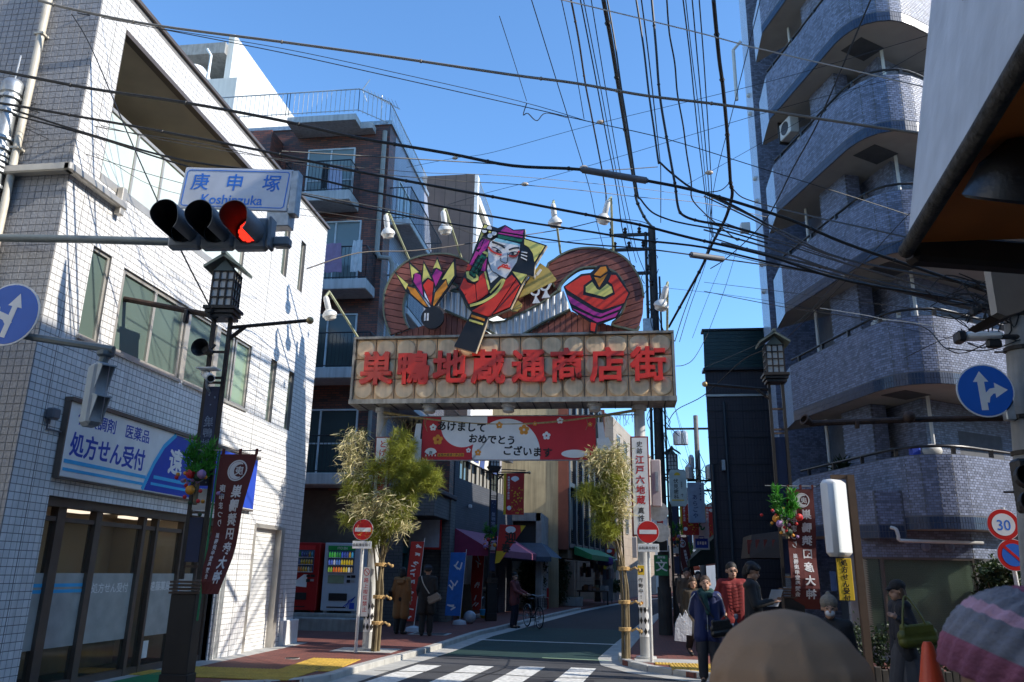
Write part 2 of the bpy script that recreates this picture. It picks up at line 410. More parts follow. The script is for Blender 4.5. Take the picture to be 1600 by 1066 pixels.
def planks(parent,loops,ang,wd,T,w0,w1,m,gap=.012,sub=4,name='board'):
 c,s_=math.cos(ang),math.sin(ang);ts=[-p[0]*s_+p[1]*c for lp in loops for p in lp];t=min(ts)
 while t<max(ts):
  mb=MB(T);n=0;h=(wd-gap)/sub;runs=[]
  for k in range(sub):
   A=scan(loops,t+k*h+1e-4,ang);B=scan(loops,t+(k+1)*h-1e-4,ang)
   if len(A)!=len(B):A=B=scan(loops,t+(k+.5)*h,ang)
   for(a0,a1),(b0,b1)in zip(A,B):
    q=[(a0,t+k*h),(a1,t+k*h),(b1,t+(k+1)*h),(b0,t+(k+1)*h)]
    if max(a1-a0,b1-b0)<.01:continue
    mb.prism([(x*c-y*s_,x*s_+y*c)for x,y in q],w0,w1);n+=1
  if n:part(name,mb,m,parent)
  t+=wd
# ================================================================ SETTING: ground, road, pavements
asph=mat('asphalt',(.055,.055,.06),.9,0,.35,.7,.35,220)
asph2=mat('street_asphalt',(.022,.022,.028),.9,0,.22,1.2,.3,200)
greenroad=mat('green_road_coating',(.007,.036,.031),.85,0,.18,1.5,.3,220)
roadwhite=mat('road_marking_white',(.66,.65,.61),.8,0,.3,12,.3,160)
paver=brickmat('red_paving_blocks',(.22,.065,.045),(.15,.05,.04),(.07,.04,.035),.2,.1,'XY',.008,.85,.4)
kerbst=mat('kerb_stone',(.42,.41,.38),.85,0,.15,4,.25,90)
tact_m=mat('yellow_tactile_tile',(.52,.33,.05),.8,0,.15,6,.15,80,ocol=.1)
g=MB();g.box(-260,260,-60,420,-.3,0);struct('ground',g,asph)
KL=[(-9.5,10.6),(-7.2,11.0),(-5.6,11.4),(-4.75,11.9),(-4.45,12.66),(-4.4,13.7),(-4.3,15),(-4.13,16.6),(-4.02,18),(-3.95,20),(-3.85,22.7),(-3.55,25.1),(-3.18,29),(-2.75,33),(-2.06,39),(-1.02,46),(.36,54),(2.2,62),(4.9,72),(8.6,84),(15,100)]
KR=[(7.5,13.2),(4.6,13.5),(2.6,13.9),(1.2,14.6),(.45,15.4),(.02,16.3),(-.06,17.5),(.3,21.7),(.7,26),(1.35,33),(2.2,39.5),(3.4,47),(4.9,55),(6.8,63),(9.5,72.5),(13.2,84),(19,99)]
def road_sheet(name,y0,y1,z,m):
 a=[(np.interp(y,[p[1]for p in KL],[p[0]for p in KL]),np.interp(y,[p[1]for p in KR[4:]],[p[0]for p in KR[4:]]),y)for y in np.linspace(y0,y1,40)]
 mb=MB();n=len(a);mb.add([(x0+.3,y,z)for x0,_,y in a]+[(x1-.3,y,z)for _,x1,y in a],[(i,n+i,n+i+1,i+1)for i in range(n-1)]);struct(name,mb,m)
road_sheet('road_green',17.2,26.6,.004,greenroad);road_sheet('road_street',26.6,99,.004,asph2)
# concrete gutters along the kerbs
def ribbon(name,path,w,z,m,side=1,z2=None):
 mb=MB();L=[]
 for i,p in enumerate(path):
  a=V(path[max(i-1,0)]);b=V(path[min(i+1,len(path)-1)]);d=(b-a).normalized();L.append((p[0]+d.y*w*side,p[1]-d.x*w*side))
 n=len(path);zz=z if z2 is None else z2
 mb.add([(x,y,z)for x,y in path]+[(x,y,zz)for x,y in L],[(i,i+1,n+i+1,n+i)if side<0 else(i,n+i,n+i+1,i+1)for i in range(n-1)]);return struct(name,mb,m)
ribbon('gutter',KL[3:],.42,.012,kerbst,1,.006);ribbon('gutter',KR[2:],.42,.012,kerbst,-1,.006)
# pavements: one slab each with a real kerb step; kerb stones near the crossing are pieces of their own
def pavement(name,kerb,far,z):
 mb=MB();n=len(kerb);pts=kerb+far[::-1]
 mb.add([(x,y,z)for x,y in pts],[tuple(range(len(pts)))[::(1 if far[0][0]<kerb[0][0]else 1)]])
 mb.add([(x,y,0)for x,y in kerb]+[(x,y,z)for x,y in kerb],[(i,i+1,n+i+1,n+i)for i in range(n-1)])
 return struct(name,mb,paver)
PZ=.10

pavL=pavement('pavement_left',KL,[(-9.5,8),(-30,8),(-30,104),(12,104)],PZ)
pavR=pavement('pavement_right',KR,[(30,13.2),(60,99),(40,104)],PZ)
def kerbline(path,s0,s1,parent,side,step=.6):
 fn,L=path_fn(path);s=s0;P=np.array(path);cum=np.r_[0,np.cumsum(np.hypot(*np.diff(P,axis=0).T))]
 while s<min(s1,L-step):
  a=fn(np.array([s+.006]),np.zeros(1),np.zeros(1))[0];b=fn(np.array([s+step-.006]),np.zeros(1),np.zeros(1))[0]
  ax=V(b-a);mb=MB(FR(a,ax));mb.bbox(0,ax.length,-.02,PZ+.012,-.15 if side>0 else-.02,.02 if side>0 else.15,.012);part('kerb_stone',mb,kerbst,parent);s+=step
OFF['pavement_left']=OFF['pavement_right']=V((0,0,0))
kerbline(KL,4,33,pavL,1);kerbline(KR,4,26,pavR,-1)
# pale concrete strip along the shop fronts, and pads under the gate posts
mb=MB();mb.box(-7.6,-6.85,8.3,17.9,PZ-.02,PZ+.006);struct('shopfront_strip',mb,kerbst)
mb=MB();mb.box(-5.75,-4.5,16.25,17.15,PZ-.02,PZ+.005);struct('post_pad',mb,kerbst)
mb=MB();mb.box(.25,1.5,16.0,16.75,PZ-.02,PZ+.005);struct('post_pad',mb,kerbst)
# tactile tiles
tm=MB();tm.bbox(-.145,.145,-.145,.145,0,.014,.004)
for i in range(5):
 for j in range(5):tm.lathe([(.02,0),(.017,.005),(0,.006)],(-.116+i*.058,-.116+j*.058,.014),6)
tme=tm.mesh('tactile_tile');tme.materials.append(tact_m)
def tactile(par,cells_):
 for x,y,a in cells_:
  o=bpy.data.objects.new('tactile_tile',tme);COL.objects.link(o);o.parent=par;o.location=(x,y,PZ+.001);o.rotation_euler=(0,0,a)
tc_=[]
for i in range(7):
 for j in range(4):tc_.append((-6.75+i*.3+.0,12.0+j*.3,0))
for i in range(3):
 for j in range(6):tc_.append((-5.3+i*.3-.02*j,13.2+j*.3,0))
for i in range(8):
 for j in range(2):tc_.append((-6.75-i*.3,12.0+j*.3,0))
tactile(pavL,tc_)
tactile(pavR,[(1.0+i*.3,15.05+j*.3-.1*i,0)for i in range(9)for j in range(3)]+[(.75+i*.3,15.8,0)for i in range(4)])
# crossing stripes and lines
mb=MB()
def stripe(x,y,w,L,a=R(4.4),z=.004):
 d=V((math.sin(a),math.cos(a),0));n=V((math.cos(a),-math.sin(a),0));p=V((x,y,z))
 return[tuple(p),tuple(p+n*w),tuple(p+n*w-d*L),tuple(p-d*L)]
for x,y in((-4.35,15.0),(-3.73,15.35),(-2.78,15.5),(-1.85,15.65),(-.92,15.7)):
 if x<-4:continue
 mb.add(stripe(x,y,.46,4.2),[(0,3,2,1)])
struct('crossing_stripes',mb,roadwhite)
mb=MB();mb.add([(-3.62,21.2,.009),(-.1,20.9,.009),(-.1,21.08,.009),(-3.62,21.4,.009)],[(0,1,2,3)]);mb.add([(.1,26.4,.009),(.35,26.4,.009),(.38,26.6,.009),(.1,26.6,.009)],[(0,1,2,3)]);struct('stop_line',mb,roadwhite)
mb=MB();mb.add([(-1.6,17.2,.009),(-.2,17.05,.009),(-.2,17.13,.009),(-1.6,17.28,.009)],[(0,1,2,3)]);struct('edge_line',mb,mat('pale_green_line',(.35,.5,.32),.8))
tar=mat('tar_seam',(.018,.018,.02),.6)
for pts in([(-4.2,14.2),(-2.6,14.35),(-1.1,14.1),(.3,14.4)],[(-2.2,16.8),(-2.1,15.2),(-2.35,13.4),(-2.2,11.5)],[(-3.7,17.0),(-1.6,16.9),(-.4,16.8)]):
 T=FR((0,0,.0085),(1,0,0),(0,1,0));struct('tar_seam',MB(T).stroke(spline([(a,b,0)for a,b in pts],6),.035,0,.002),tar)
mb=MB(FR((0,0,.0025),(1,0,0),(0,1,0)));mb.prism([(-1.9,12.9),(-.4,13.0),(-.45,14.0),(-1.95,13.9)],0,.001);struct('asphalt_patch',mb,asph2)
# manhole covers and service lids set in the pavements
iron=mat('cast_iron_lid',(.07,.065,.06),.7,.4,.3,20,.5,60)
def lid(x,y,r,label,z=PZ,sq=False):
 t=thing('manhole_cover',label,'manhole',(x,y,z))
 a=MB(FR((x,y,z+.002),(1,0,0),(0,1,0)));(a.box(-r,r,-r*.7,r*.7,-.01,.006)if sq else a.disc(0,0,r,-.01,.006,28));part('rim',a,kerbst,t)
 a=MB(FR((x,y,z+.008),(1,0,0),(0,1,0)))
 if sq:a.box(-r*.8,r*.8,-r*.55,r*.55,0,.004)
 else:a.disc(0,0,r*.9,0,.004,28)
 for k in range(-3,4):
  for l in range(-3,4):
   if k*k+l*l<10 and not sq:a.box(k*r*.24-.02,k*r*.24+.02,l*r*.24-.02,l*r*.24+.02,.004,.009)
 part('lid',a,iron,t)
lid(-4.95,13.35,.34,'round iron manhole cover beside the corner kerb, near the yellow tiles')
lid(-5.9,14.75,.13,'tiny round iron lid in the red pavement before the white building')
lid(-4.9,21.4,.5,'square service lid under the feet of the couple walking away',sq=True)
lid(-3.6,31.8,.45,'square service lid in the shaded pavement near the parked bicycle',sq=True)
lid(-2.5,44.5,.5,'square service lid in the pavement before the far orange cone',sq=True)
# ================================================================ WHITE TILED CORNER BUILDING (pharmacy)
wt=mat('white_glazed_tile',(.74,.73,.715),.4,0,.05,9,.05,30,isl=.08,ocol=.08,streak=.16)
wt2=mat('shaded_rough_tile',(.30,.30,.31),.4,0,.12,40,.5,25,isl=.08)  # white front tile darkened, its shade put into the colour
grout=mat('tile_grout',(.2,.195,.19),.9,bump=0)
beige=mat('beige_soffit',(.62,.54,.40),.8,0,.1,2)
frost=glass('frosted_green_glass',(.10,.14,.12),.3,0,.5)
frostlit=glass('frosted_pale_glass',(.58,.66,.62),.3,0,.5)
dglass=glass('dark_window_glass',(.06,.075,.07),.08,0,.6)
greengl=glass('green_tinted_glass',(.25,.34,.24),.25,0,.5)
WX=-7.15;B0=8.65;B1=17.7;HT=9.93
wb=thing('white_tiled_building','white tiled corner building with pharmacy below and recessed top balcony','building',(WX,12,0))
TW=FR((WX,0,0),(0,1,0));TF=FR((0,B0,0),(1,0,0))
holes=[(9.25,13.6,6.92,9.35),(9.36,9.78,4.62,5.92),(10.08,14.36,4.62,5.88),(15.28,15.58,7.8,9.0),(16.2,16.48,7.77,8.98),(15.28,15.58,4.57,5.89),(16.23,16.53,4.57,5.87),(9.36,13.97,0,2.5),(15.33,16.62,0,2.46)]
m=MB(TW);holed_wall(m,B0,B1,0,HT,holes,.12)
m.T=TF;holed_wall(m,-16,WX,0,HT,[],.1)
m.T=None;m.add([(-16,B0,HT),(WX,B0,HT),(WX,B1,HT),(-16,B1,HT)],[(0,1,2,3)]);m.add([(WX,B1,0),(-16,B1,0),(-16,B1,HT),(WX,B1,HT)],[(0,1,2,3)])
part('wall',m,grout,wb)
tp=.0955
q=tiles_uv(B0+.012,B1,.0,HT-.06,holes,tp,tp,.009)
near=(q[:,0]<9.33)&(q[:,2]>2.55)&(q[:,3]<5.05)&(q[:,1]-q[:,0]>.08);idx=np.where(near)[0][:300]
rest=np.ones(len(q),bool);rest[idx]=False
v,f=tile_plates(q[rest],plane_fn(TW));npmesh('tile_cladding',v,f,wt,wb,'stuff')
one=MB();s_=tp-.009;c_=.0015
one.add([(0,0,0),(s_,0,0),(s_,s_,0),(0,s_,0),(c_,c_,.004),(s_-c_,c_,.004),(s_-c_,s_-c_,.004),(c_,s_-c_,.004)],[(4,5,6,7),(0,1,5,4),(1,2,6,5),(2,3,7,6),(3,0,4,7)])
tme=one.mesh('tile');tme.materials.append(wt);Rw=TW.to_3x3().to_4x4()
for i in idx:
 o=bpy.data.objects.new('tile',tme);COL.objects.link(o);o.parent=wb;p=TW@V((q[i,0],q[i,2],0))-OFF[wb.name]
 o.matrix_local=Matrix.Translation(p+V((rng.normal(0,.0006),0,0)))@Rw
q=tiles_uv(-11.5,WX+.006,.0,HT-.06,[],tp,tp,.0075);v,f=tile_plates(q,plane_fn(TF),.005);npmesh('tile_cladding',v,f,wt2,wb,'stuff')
for u in(9.0,14.75):part('expansion_joint',MB(TW).box(u,u+.012,0,HT-.06,.003,.006),grout,wb)
# roof edge, balcony, soffit
m=MB();m.box(-16,WX+.05,B0-.05,B1+.04,HT,HT+.06);part('parapet_cap',m,bronze,wb)
mb=MB();mb.box(-9.2,WX-.12,9.13,13.72,9.30,9.36);mb.box(-9.3,-9.2,9.13,13.72,6.6,9.36);mb.box(-9.2,WX-.12,9.13,13.72,6.72,6.80);mb.box(-9.2,WX-.12,13.62,13.72,6.8,9.3);mb.box(-9.2,WX-.12,9.13,9.23,6.8,9.3);part('balcony_recess',mb,beige,wb)
mb=MB();mb.box(WX-.10,WX+.02,9.25,13.6,9.27,9.35);part('soffit_trim',mb,bronze,wb)
window(wb,FR((-9.2,0,0),(0,1,0)),9.6,13.4,6.85,8.75,bronze,dglass,4,-.05,.05)
aw=MB();aw.bbox(-8.95,-8.6,9.45,13.1,8.5,8.78,.03);part('awning_cassette',aw,mat('beige_metal',(.5,.42,.3),.5),wb)
mb=MB();mb.tube([(-8.6,9.6,8.5),(-8.6,13,8.5)],.025);part('awning_bar',mb,alu,wb)
TB=FR((WX-.06,0,0),(0,1,0));fr=MB(TB);fr.box(9.25,13.6,6.86,6.98,-.04,.07);fr.box(9.25,13.6,8.02,8.07,-.02,.03)
n=6
for i in range(n+1):u=9.27+i*(13.58-9.27)/n;fr.box(u-.02,u+.02,6.98,8.02,-.02,.025)
bf=part('balcony_rail',fr,alu,wb)
for i in range(n):
 u=9.27+i*(13.58-9.27)/n;p=MB(TB);p.box(u+.025,u+(13.58-9.27)/n-.025,6.99,8.01,-.006,.002);part('glass_panel',p,frostlit,bf)
# windows
window(wb,TW,9.36,9.78,4.62,5.92,alu,frost,1,.06,.045,sill=True)
window(wb,TW,10.12,11.9,4.62,5.88,alu,frost,2,.06,.06,sill=True)
for a,b in((11.92,12.06),(12.95,13.1)):part('mullion',MB(TW).box(a,b,4.62,5.88,-.1,.0),alu,wb)
window(wb,TW,12.06,12.95,4.62,5.88,alu,frost,1,.06,.05,sill=True)
window(wb,TW,13.1,13.7,4.62,5.88,alu,frost,1,.06,.05,sill=True)
window(wb,TW,13.76,14.36,4.62,5.88,alu,greengl,1,.06,.05,sill=True)
for a,b,c,d in holes[3:7]:window(wb,TW,a,b,c,d,alu,frost,1,.09,.035)
# corner ledge / gutter and rain pipe
mb=MB();mb.bbox(-8.3,WX+.12,B0-.16,B0-.02,6.62,6.74,.02);mb.bbox(WX+.02,WX+.14,B0-.16,9.75,6.62,6.74,.02);mb.bbox(WX+.02,WX+.12,9.62,9.72,6.52,6.95,.01);part('cable_duct',mb,alu,wb)
mb=MB();mb.cyl((-7.93,B0-.08,0),(-7.93,B0-.08,HT),.05,n=10)
for z in(1.5,3.4,5.2,7.0,8.8):mb.box(-8.0,-7.86,B0-.14,B0-.01,z,z+.03)
part('rain_pipe',mb,mat('cream_pipe',(.62,.57,.47),.45),wb,True)
# shop front
sgl=glass('shop_glass',(.10,.10,.09),.05,.78,.9)
TS=FR((WX-.16,0,0),(0,1,0));mb=MB(TS)
mb.box(9.36,13.97,2.38,2.5,-.05,.1);mb.box(9.36,13.97,2.2,2.26,-.04,.04)
for u,w_ in((9.36,.07),(9.72,.16),(10.52,.13),(11.68,.08),(12.05,.06),(12.85,.07),(13.45,.2),(13.9,.07)):mb.box(u,u+w_,PZ,2.38,-.05,.06)
mb.box(9.36,13.97,PZ,PZ+.1,-.05,.05);sf=part('shop_front',mb,bronze,wb)
for u0,u1 in((9.43,9.72),(9.88,10.52),(10.65,11.68),(11.76,12.05),(12.11,12.85),(12.92,13.45)):
 p=MB(TS);p.box(u0,u1,PZ+.1,2.2,-.008,.002);part('pane',p,sgl,sf)
frb=mat('frosted_film',(.40,.40,.37),.5);p=MB(TS)
for u0,u1 in((9.43,9.72),(9.88,10.52),(10.65,11.68),(12.11,12.85),(12.92,13.45)):p.box(u0,u1,.62,1.55,.004,.006)
part('frosted_band',p,frb,sf)
p=MB(TS);p.m=0
for u0,u1 in((9.43,9.72),(9.88,10.52)):p.box(u0,u1,1.30,1.345,.008,.01);p.box(u0,u1,1.375,1.42,.008,.01)
p.box(12.93,13.05,1.27,1.33,.008,.01);p.box(12.93,13.05,1.36,1.42,.008,.01);p.m=1;p.text('処方せん受付',11.16,1.35,.145,.009,.01);p.text('遠藤薬局',12.47,1.36,.15,.009,.012);p.text('TEL.03-',13.25,1.34,.1,.009,.008);part('lettering',p,[print_cyan,print_white],sf)
p=MB(TS);p.box(12.98,13.42,.72,1.18,.008,.012);p.m=1
for i in range(20):k=i%5;p.box(13.05+k*.062,13.08+k*.062+.02*(i%2),1.07-i//5*.1,1.12-i//5*.1,.013,.014)
part('notice',p,[print_white,print_blue],sf)
p=MB(TS);p.box(12.2,12.34,.3,.55,.008,.012);part('notice',p,print_white,sf)
inter=mat('shop_interior_wall',(.60,.52,.42),.8,0,.12,1);dk=mat('brown_interior',(.12,.08,.05),.7)
mb=MB();mb.box(-9.5,-9.4,9.0,14.3,0,2.6);mb.box(-9.4,WX-.25,9.0,9.1,0,2.6);mb.box(-10.9,WX-.25,14.2,14.3,0,2.6);mb.box(-10.9,WX-.25,9.1,14.2,2.5,2.6);part('interior',mb,inter,wb)
for y in(10.0,11.7,13.2):mb=MB();mb.box(-8.7,-7.9,y,y+.5,2.46,2.5);part('added_glow_panel',mb,mat('added_interior_glow',(1,.86,.68),.5,emit=.7,var=.02,bump=0),wb)  # glowing panels added to brighten the shop interior
mb=MB();mb.box(-10.9,WX-.23,9.1,14.2,0,PZ);part('shop_floor',mb,dk,wb)
mb=MB();mb.bbox(-8.8,-8.4,10.4,13.2,PZ,1.0,.02);mb.bbox(-8.9,-8.3,10.3,13.3,1.0,1.05,.01);part('counter',mb,mat('pale_wood',(.4,.28,.17),.5),wb)
mb=MB()
for i in range(14):mb.m=i%4;y=9.9+i*.28;h=.1+.12*((i*37)%5)/5;mb.box(-9.38,-9.15,y,y+.22,1.3,1.3+h)
part('shelf_goods',mb,[print_red,mat('goods_green',(.05,.25,.1)),print_white,print_blue],wb)
mb=MB();mb.box(-9.4,-9.1,9.8,14,1.26,1.3);part('shelf',mb,dk,wb)
# roller shutter bay and door on the right
TD=FR((WX-.10,0,0),(0,1,0));shut=mat('white_shutter',(.74,.73,.7),.45,0,.06)
mb=MB(TD);k=0;z=PZ
while z<2.44:mb.prism([(15.36,z),(16.55,z),(16.55,min(z+.068,2.45)),(15.36,min(z+.068,2.45))],-.02,.012);z+=.075
part('roller_shutter',mb,shut,wb)
mb=MB(TW);mb.box(15.30,15.36,PZ,2.5,-.1,.03);mb.box(16.55,16.72,PZ,2.5,-.1,.05);mb.box(15.36,16.55,2.44,2.52,-.1,.03);part('shutter_frame',mb,alu,wb)
mb=MB(TW);mb.bbox(17.0,17.83,PZ,.6,.005,.09,.01);mb.bbox(17.0,17.06,.9,1.2,.01,.05,.01);part('corner_plinth',mb,wt,wb)
mb=MB(TW);mb.box(13.97,14.35,PZ,2.45,-.1,-.02)
for u in(14.02,14.1,14.2,14.28):mb.box(u,u+.03,PZ,2.45,-.02,.03)
part('door_jamb',mb,steel,wb)
mb=MB(TW);mb.bbox(9.0,9.14,3.42,3.56,.01,.14,.02);mb.box(9.04,9.08,3.36,3.42,.02,.05);mb.tube([(9.06,3.36,.03),(9.06,3.3,.03),(9.36,3.3,.03)],.012);mb2=mb
solo('wall_lamp',mb2,mat('grey_lamp',(.12,.13,.15),.4),'small grey wedge shaped lamp on white tiles left of the pharmacy sign','wall lamp')
for y,z in((16.0,8.4),(16.75,8.1),(17.3,7.5)):pass
# pharmacy sign
T=FR((WX-.075,0,0),(0,1,0));t=thing('pharmacy_sign','long white and blue pharmacy sign box over the glass shop front','sign',(WX+.06,12,2.75))
mb=MB(T);mb.bbox(9.36,15.0,2.74,3.72,.08,.16,.01);part('box',mb,print_white,t)
mb=MB(T);mb.box(9.33,15.03,3.72,3.77,.08,.2);mb.box(9.335,9.36,2.72,3.72,.08,.165);mb.box(9.36,15.0,2.715,2.74,.08,.165);part('trim',mb,bronze,t)
p=MB(T);p.m=0;p.prism([(11.25,2.76),(11.45,3.16),(11.65,3.45),(11.95,3.70),(14.98,3.7),(14.98,2.76)],.161,.163)
p.m=1;p.stroke([(11.2,2.76),(11.42,3.18),(11.63,3.47),(11.93,3.70)],.07,.1635,.165)
p.box(9.4,11.25,2.92,2.97,.162,.165);p.box(9.4,11.2,2.82,2.86,.162,.165);p.box(11.45,12.5,2.95,3.0,.165,.167);p.box(11.4,12.5,2.85,2.89,.165,.167)
p.m=0;p.text('保険調剤',9.95,3.54,.21,.163,.012);p.text('医薬品',10.9,3.54,.21,.163,.012);p.text('処方せん受付',10.32,3.18,.33,.163,.022,sx=.86)
p.m=2;p.text('遠',12.02,3.28,.42,.167,.028);p.text('藤',12.68,3.28,.42,.167,.028);p.text('薬局',14.1,3.28,.42,.167,.028);p.text('TEL03-',12.85,2.9,.17,.167,.014)
part('lettering',p,[print_blue,print_cyan,print_white],t)
# floor mat
mb=MB();mb.bbox(-7.0,-6.35,10.9,12.2,PZ+.006,PZ+.02,.005);solo('door_mat',mb,mat('green_mat',(.02,.2,.07),.95,bump=.6),'green door mat before the pharmacy glass door','door mat')

# ================================================================ WHITE BUILDING FURTHER BACK (roof slab and blank sunlit side)
whitep=mat('white_render_wall',(.68,.66,.6),.8,0,.06,1.5,.1,streak=.12)
t=thing('white_apartment_block','tall plain white building with deep roof slab behind the pharmacy building','building',(-15.5,26,0))
mb=MB();mb.box(-15.45,-15.2,26,46,0,22.7);mb.box(-24,-15.45,28.2,46,0,21.0);part('wall',mb,whitep,t)
mb=MB();mb.box(-24,-15.452,25.8,46,21.7,22.2);part('roof_slab',mb,conc,t)
mb=MB();mb.box(-24,-15.46,26,28.2,15,19.4);part('balcony',mb,whitep,t)
window(t,FR((0,28.19,0),(1,0,0)),-18.4,-15.9,19.4,21.4,alu,dglass,2,-.03)
tk=MB();tk.lathe([(0,0),(.55,0),(.55,.9),(.35,1.2),(0,1.25)],(-15.8,24.6,18.9),18);tk.tube([(-15.2,24.5,18.9),(-15.2,24.5,20.6),(-15.4,24.5,20.9)],.05)
mb=MB();mb.box(-24,-13.5,23.6,26,0,18.88);part('lower_wing',mb,whitep,t);part('water_tank',tk,white,t,True)
for k,x in enumerate((-15.17,)):
 mb=MB()
 for y in(29.5,33,36.5,40):mb.box(-15.2,-15.192,y,y+.02,3,22.7)
 part('panel_joint',mb,conc,t)

# ================================================================ BROWN BRICK APARTMENT BUILDING with balconies
brick=brickmat('dark_red_brick',(.26,.075,.042),(.08,.04,.034),(.05,.042,.038),.25,.075,'S',.01,.55,.6)
bluetile=brickmat('blue_grey_tile',(.16,.18,.27),(.21,.23,.32),(.42,.43,.45),.1,.1,'S',.012,.4,.3,0)
slabw=mat('balcony_slab_paint',(.5,.5,.49),.7,0,.1,2,.1,streak=.3)
t=thing('brick_apartment_building','dark red brick apartment building with white balcony slabs and blue tiled side','building',(-9,23,0))
bb=t;FY=22.9;BX=-7.35
mb=MB();mb.box(-16,BX,FY,FY+.3,0,16.1);mb.box(-16,-11.1,FY-.9,FY,0,15.6);mb.box(BX-.3,BX,FY+.3,FY+.7,0,16.1);part('brick_wall',mb,brick,t)
mb=MB();mb.box(-16,BX-.302,FY+.3,28.2,0,16.1);mb.add([(BX,FY+.7,0),(BX,36,0),(BX,36,9.6),(BX,31.5,10.5),(BX,28.2,16.1),(BX,FY+.7,16.1)],[(0,1,2,3,4,5)]);mb.box(-16,BX-.01,28.2,36,0,9.6);part('tiled_side_wall',mb,bluetile,t)
mb=MB();mb.box(-16.05,BX+.06,FY-.05,28.25,16.1,16.25);part('roof_edge',mb,steel,t)
mb=MB();mb.box(-10.6,-8.25,FY-.95,FY,15.78,16.0);mb.box(-8.25,-7.85,FY-.4,FY,15.78,16.0);part('roof_canopy',mb,slabw,t)
railing(t,[(-16,FY-.9),(-10.7,FY-.9),(-10.6,FY-.9),(-8.2,FY-.9),(-7.4,FY),(-7.4,28.2)],16.1,16.95,mat('pale_rail',(.45,.46,.47),.5),.16,.012)
lev=[(12.92,-10.5,-8.25),(9.9,-10.8,-7.5),(7.1,-11,-7.2),(3.98,-11,-7.1)]
for z,x0,x1 in lev:
 mb=MB();mb.bbox(x0,x1,FY-.95,FY,z,z+.34,.02);part('balcony_slab',mb,slabw,t)
 railing(t,[(x0,FY-.02),(x0,FY-.9),(x1-.05,FY-.9),(x1-.05,FY-.02)],z+.34,z+1.42,black,.115,.009)
T=FR((0,FY,0),(1,0,0));wfr=mat('white_sash',(.6,.62,.62),.4)
curt=glass('curtained_glass',(.2,.24,.23),.12,0,.6)
window(t,T,-10.15,-8.5,13.27,15.28,wfr,curt,2,-.03,.05,hbar=14.1)
window(t,T,-9.8,-8.1,10.25,12.6,wfr,curt,2,-.03,.05)
window(t,T,-9.9,-8.0,7.45,9.4,wfr,dglass,2,-.03,.05)
window(t,T,-10.1,-7.75,4.35,6.35,wfr,dglass,2,-.03,.05,hbar=5.3)
mb=MB()
mb.cyl((-7.5,FY-.1,11.5),(-7.5,FY-.1,15.8),.08,n=8);mb.tube([(-7.5,FY-.1,11.5),(-7.4,FY-.12,11.25),(-7.05,FY-.12,11.2),(-6.95,FY-.12,11.0),(-6.95,FY-.12,3.5)],.08,8);mb.cyl((-7.35,FY-.1,4),(-7.35,FY-.1,8),.06)
part('drain_pipe',mb,mat('beige_pipe',(.3,.28,.24),.5),t,True)
# street-side balconies (railings run along the blue wall) and windows
TSd=FR((BX,0,0),(0,1,0))
for z,y0,y1 in((12.6,23.3,28.0),(9.6,23.6,31.5),(6.7,23.6,33)):
 mb=MB();mb.bbox(BX,BX+.75,y0,y1,z,z+.2,.02);part('balcony_slab',mb,slabw,t)
 railing(t,[(BX,y0),(BX+.72,y0),(BX+.72,y1),(BX,y1)],z+.2,z+1.35,black,.115,.009)
 window(t,TSd,y0+.8,y0+2.6,z+.22,z+2.1,wfr,curt,2,-.03,.05)
for y,z in((25,8.5),(29.5,8.6),(32.5,8.4)):window(t,TSd,y,y+1.1,z,z+1.0,wfr,dglass,2,-.03,.04)
# ground floor behind the machines
mb=MB();mb.box(-12,-6.95,FY-.02,FY+.25,0,3.9);part('ground_floor_wall',mb,mat('brown_render',(.12,.09,.07),.8,bump=.2),t)
mb=MB();mb.bbox(-12,-6.7,21.4,FY-.02,0,.42,.02);part('plinth',mb,conc,t)
# laundry and aerials
def cloth(name,x,y,z0,z1,w,m,label,cat='laundry',ax=(1,0,0)):
 mb=MB(FR((x,y,0),ax));n=8;vs=[];fs=[]
 for j in range(5):
  for i in range(n+1):
   u=i/n;vs.append(((u-.5)*w*(1+.05*j),z1+(z0-z1)*j/4+rng.normal(0,.012),.03*math.sin(u*14+j)+(.02 if j else 0)))
 for j in range(4):
  for i in range(n):a=j*(n+1)+i;fs.append((a,a+1,a+n+2,a+n+1))
 mb.add(vs,fs);mb.add([(a,b,c-.012)for a,b,c in vs],[tuple(reversed(f))for f in fs]);solo(name,mb,m,label,cat,smooth=True)
cloth('towel',-8.75,FY-.94,10.45,11.42,.75,mat('mauve_cloth',(.3,.2,.3),.9),'mauve towel over the balcony rail of the brick building')
cloth('towel',-7.85,FY-.94,10.45,11.5,.3,mat('white_cloth',(.6,.62,.62),.9),'white towel hung over the end of the balcony rail')
cloth('shirt',-8.9,FY-.6,13.35,14.3,.42,mat('pale_shirt',(.4,.42,.55),.9),'pale shirt drying on the top brick balcony')
cloth('dark_shirt',-9.25,FY-.6,13.5,14.35,.2,black,'black shirt drying beside the pale one on the top balcony')
t=thing('tv_aerial','television aerial on a mast above the brick building roof','aerial',(-8.05,24,16.2))
mb=MB();mb.cyl((-8.05,24,16.2),(-8.1,24,18.0),.022);part('mast',mb,steel,t)
mb=MB();mb.cyl((-8.75,24,18.25),(-7.5,24.3,17.6),.018)
for i in range(9):k=i/8;x=-8.6+1.05*k;z=18.17-.54*k;mb.cyl((x,24.05-.25,z),(x,24.05+.3,z+.0),.008,n=4)
mb.tube([(-8.6,24,18.7),(-8.85,24,18.3),(-8.65,24,17.8)],.018);part('boom',mb,steel,t)

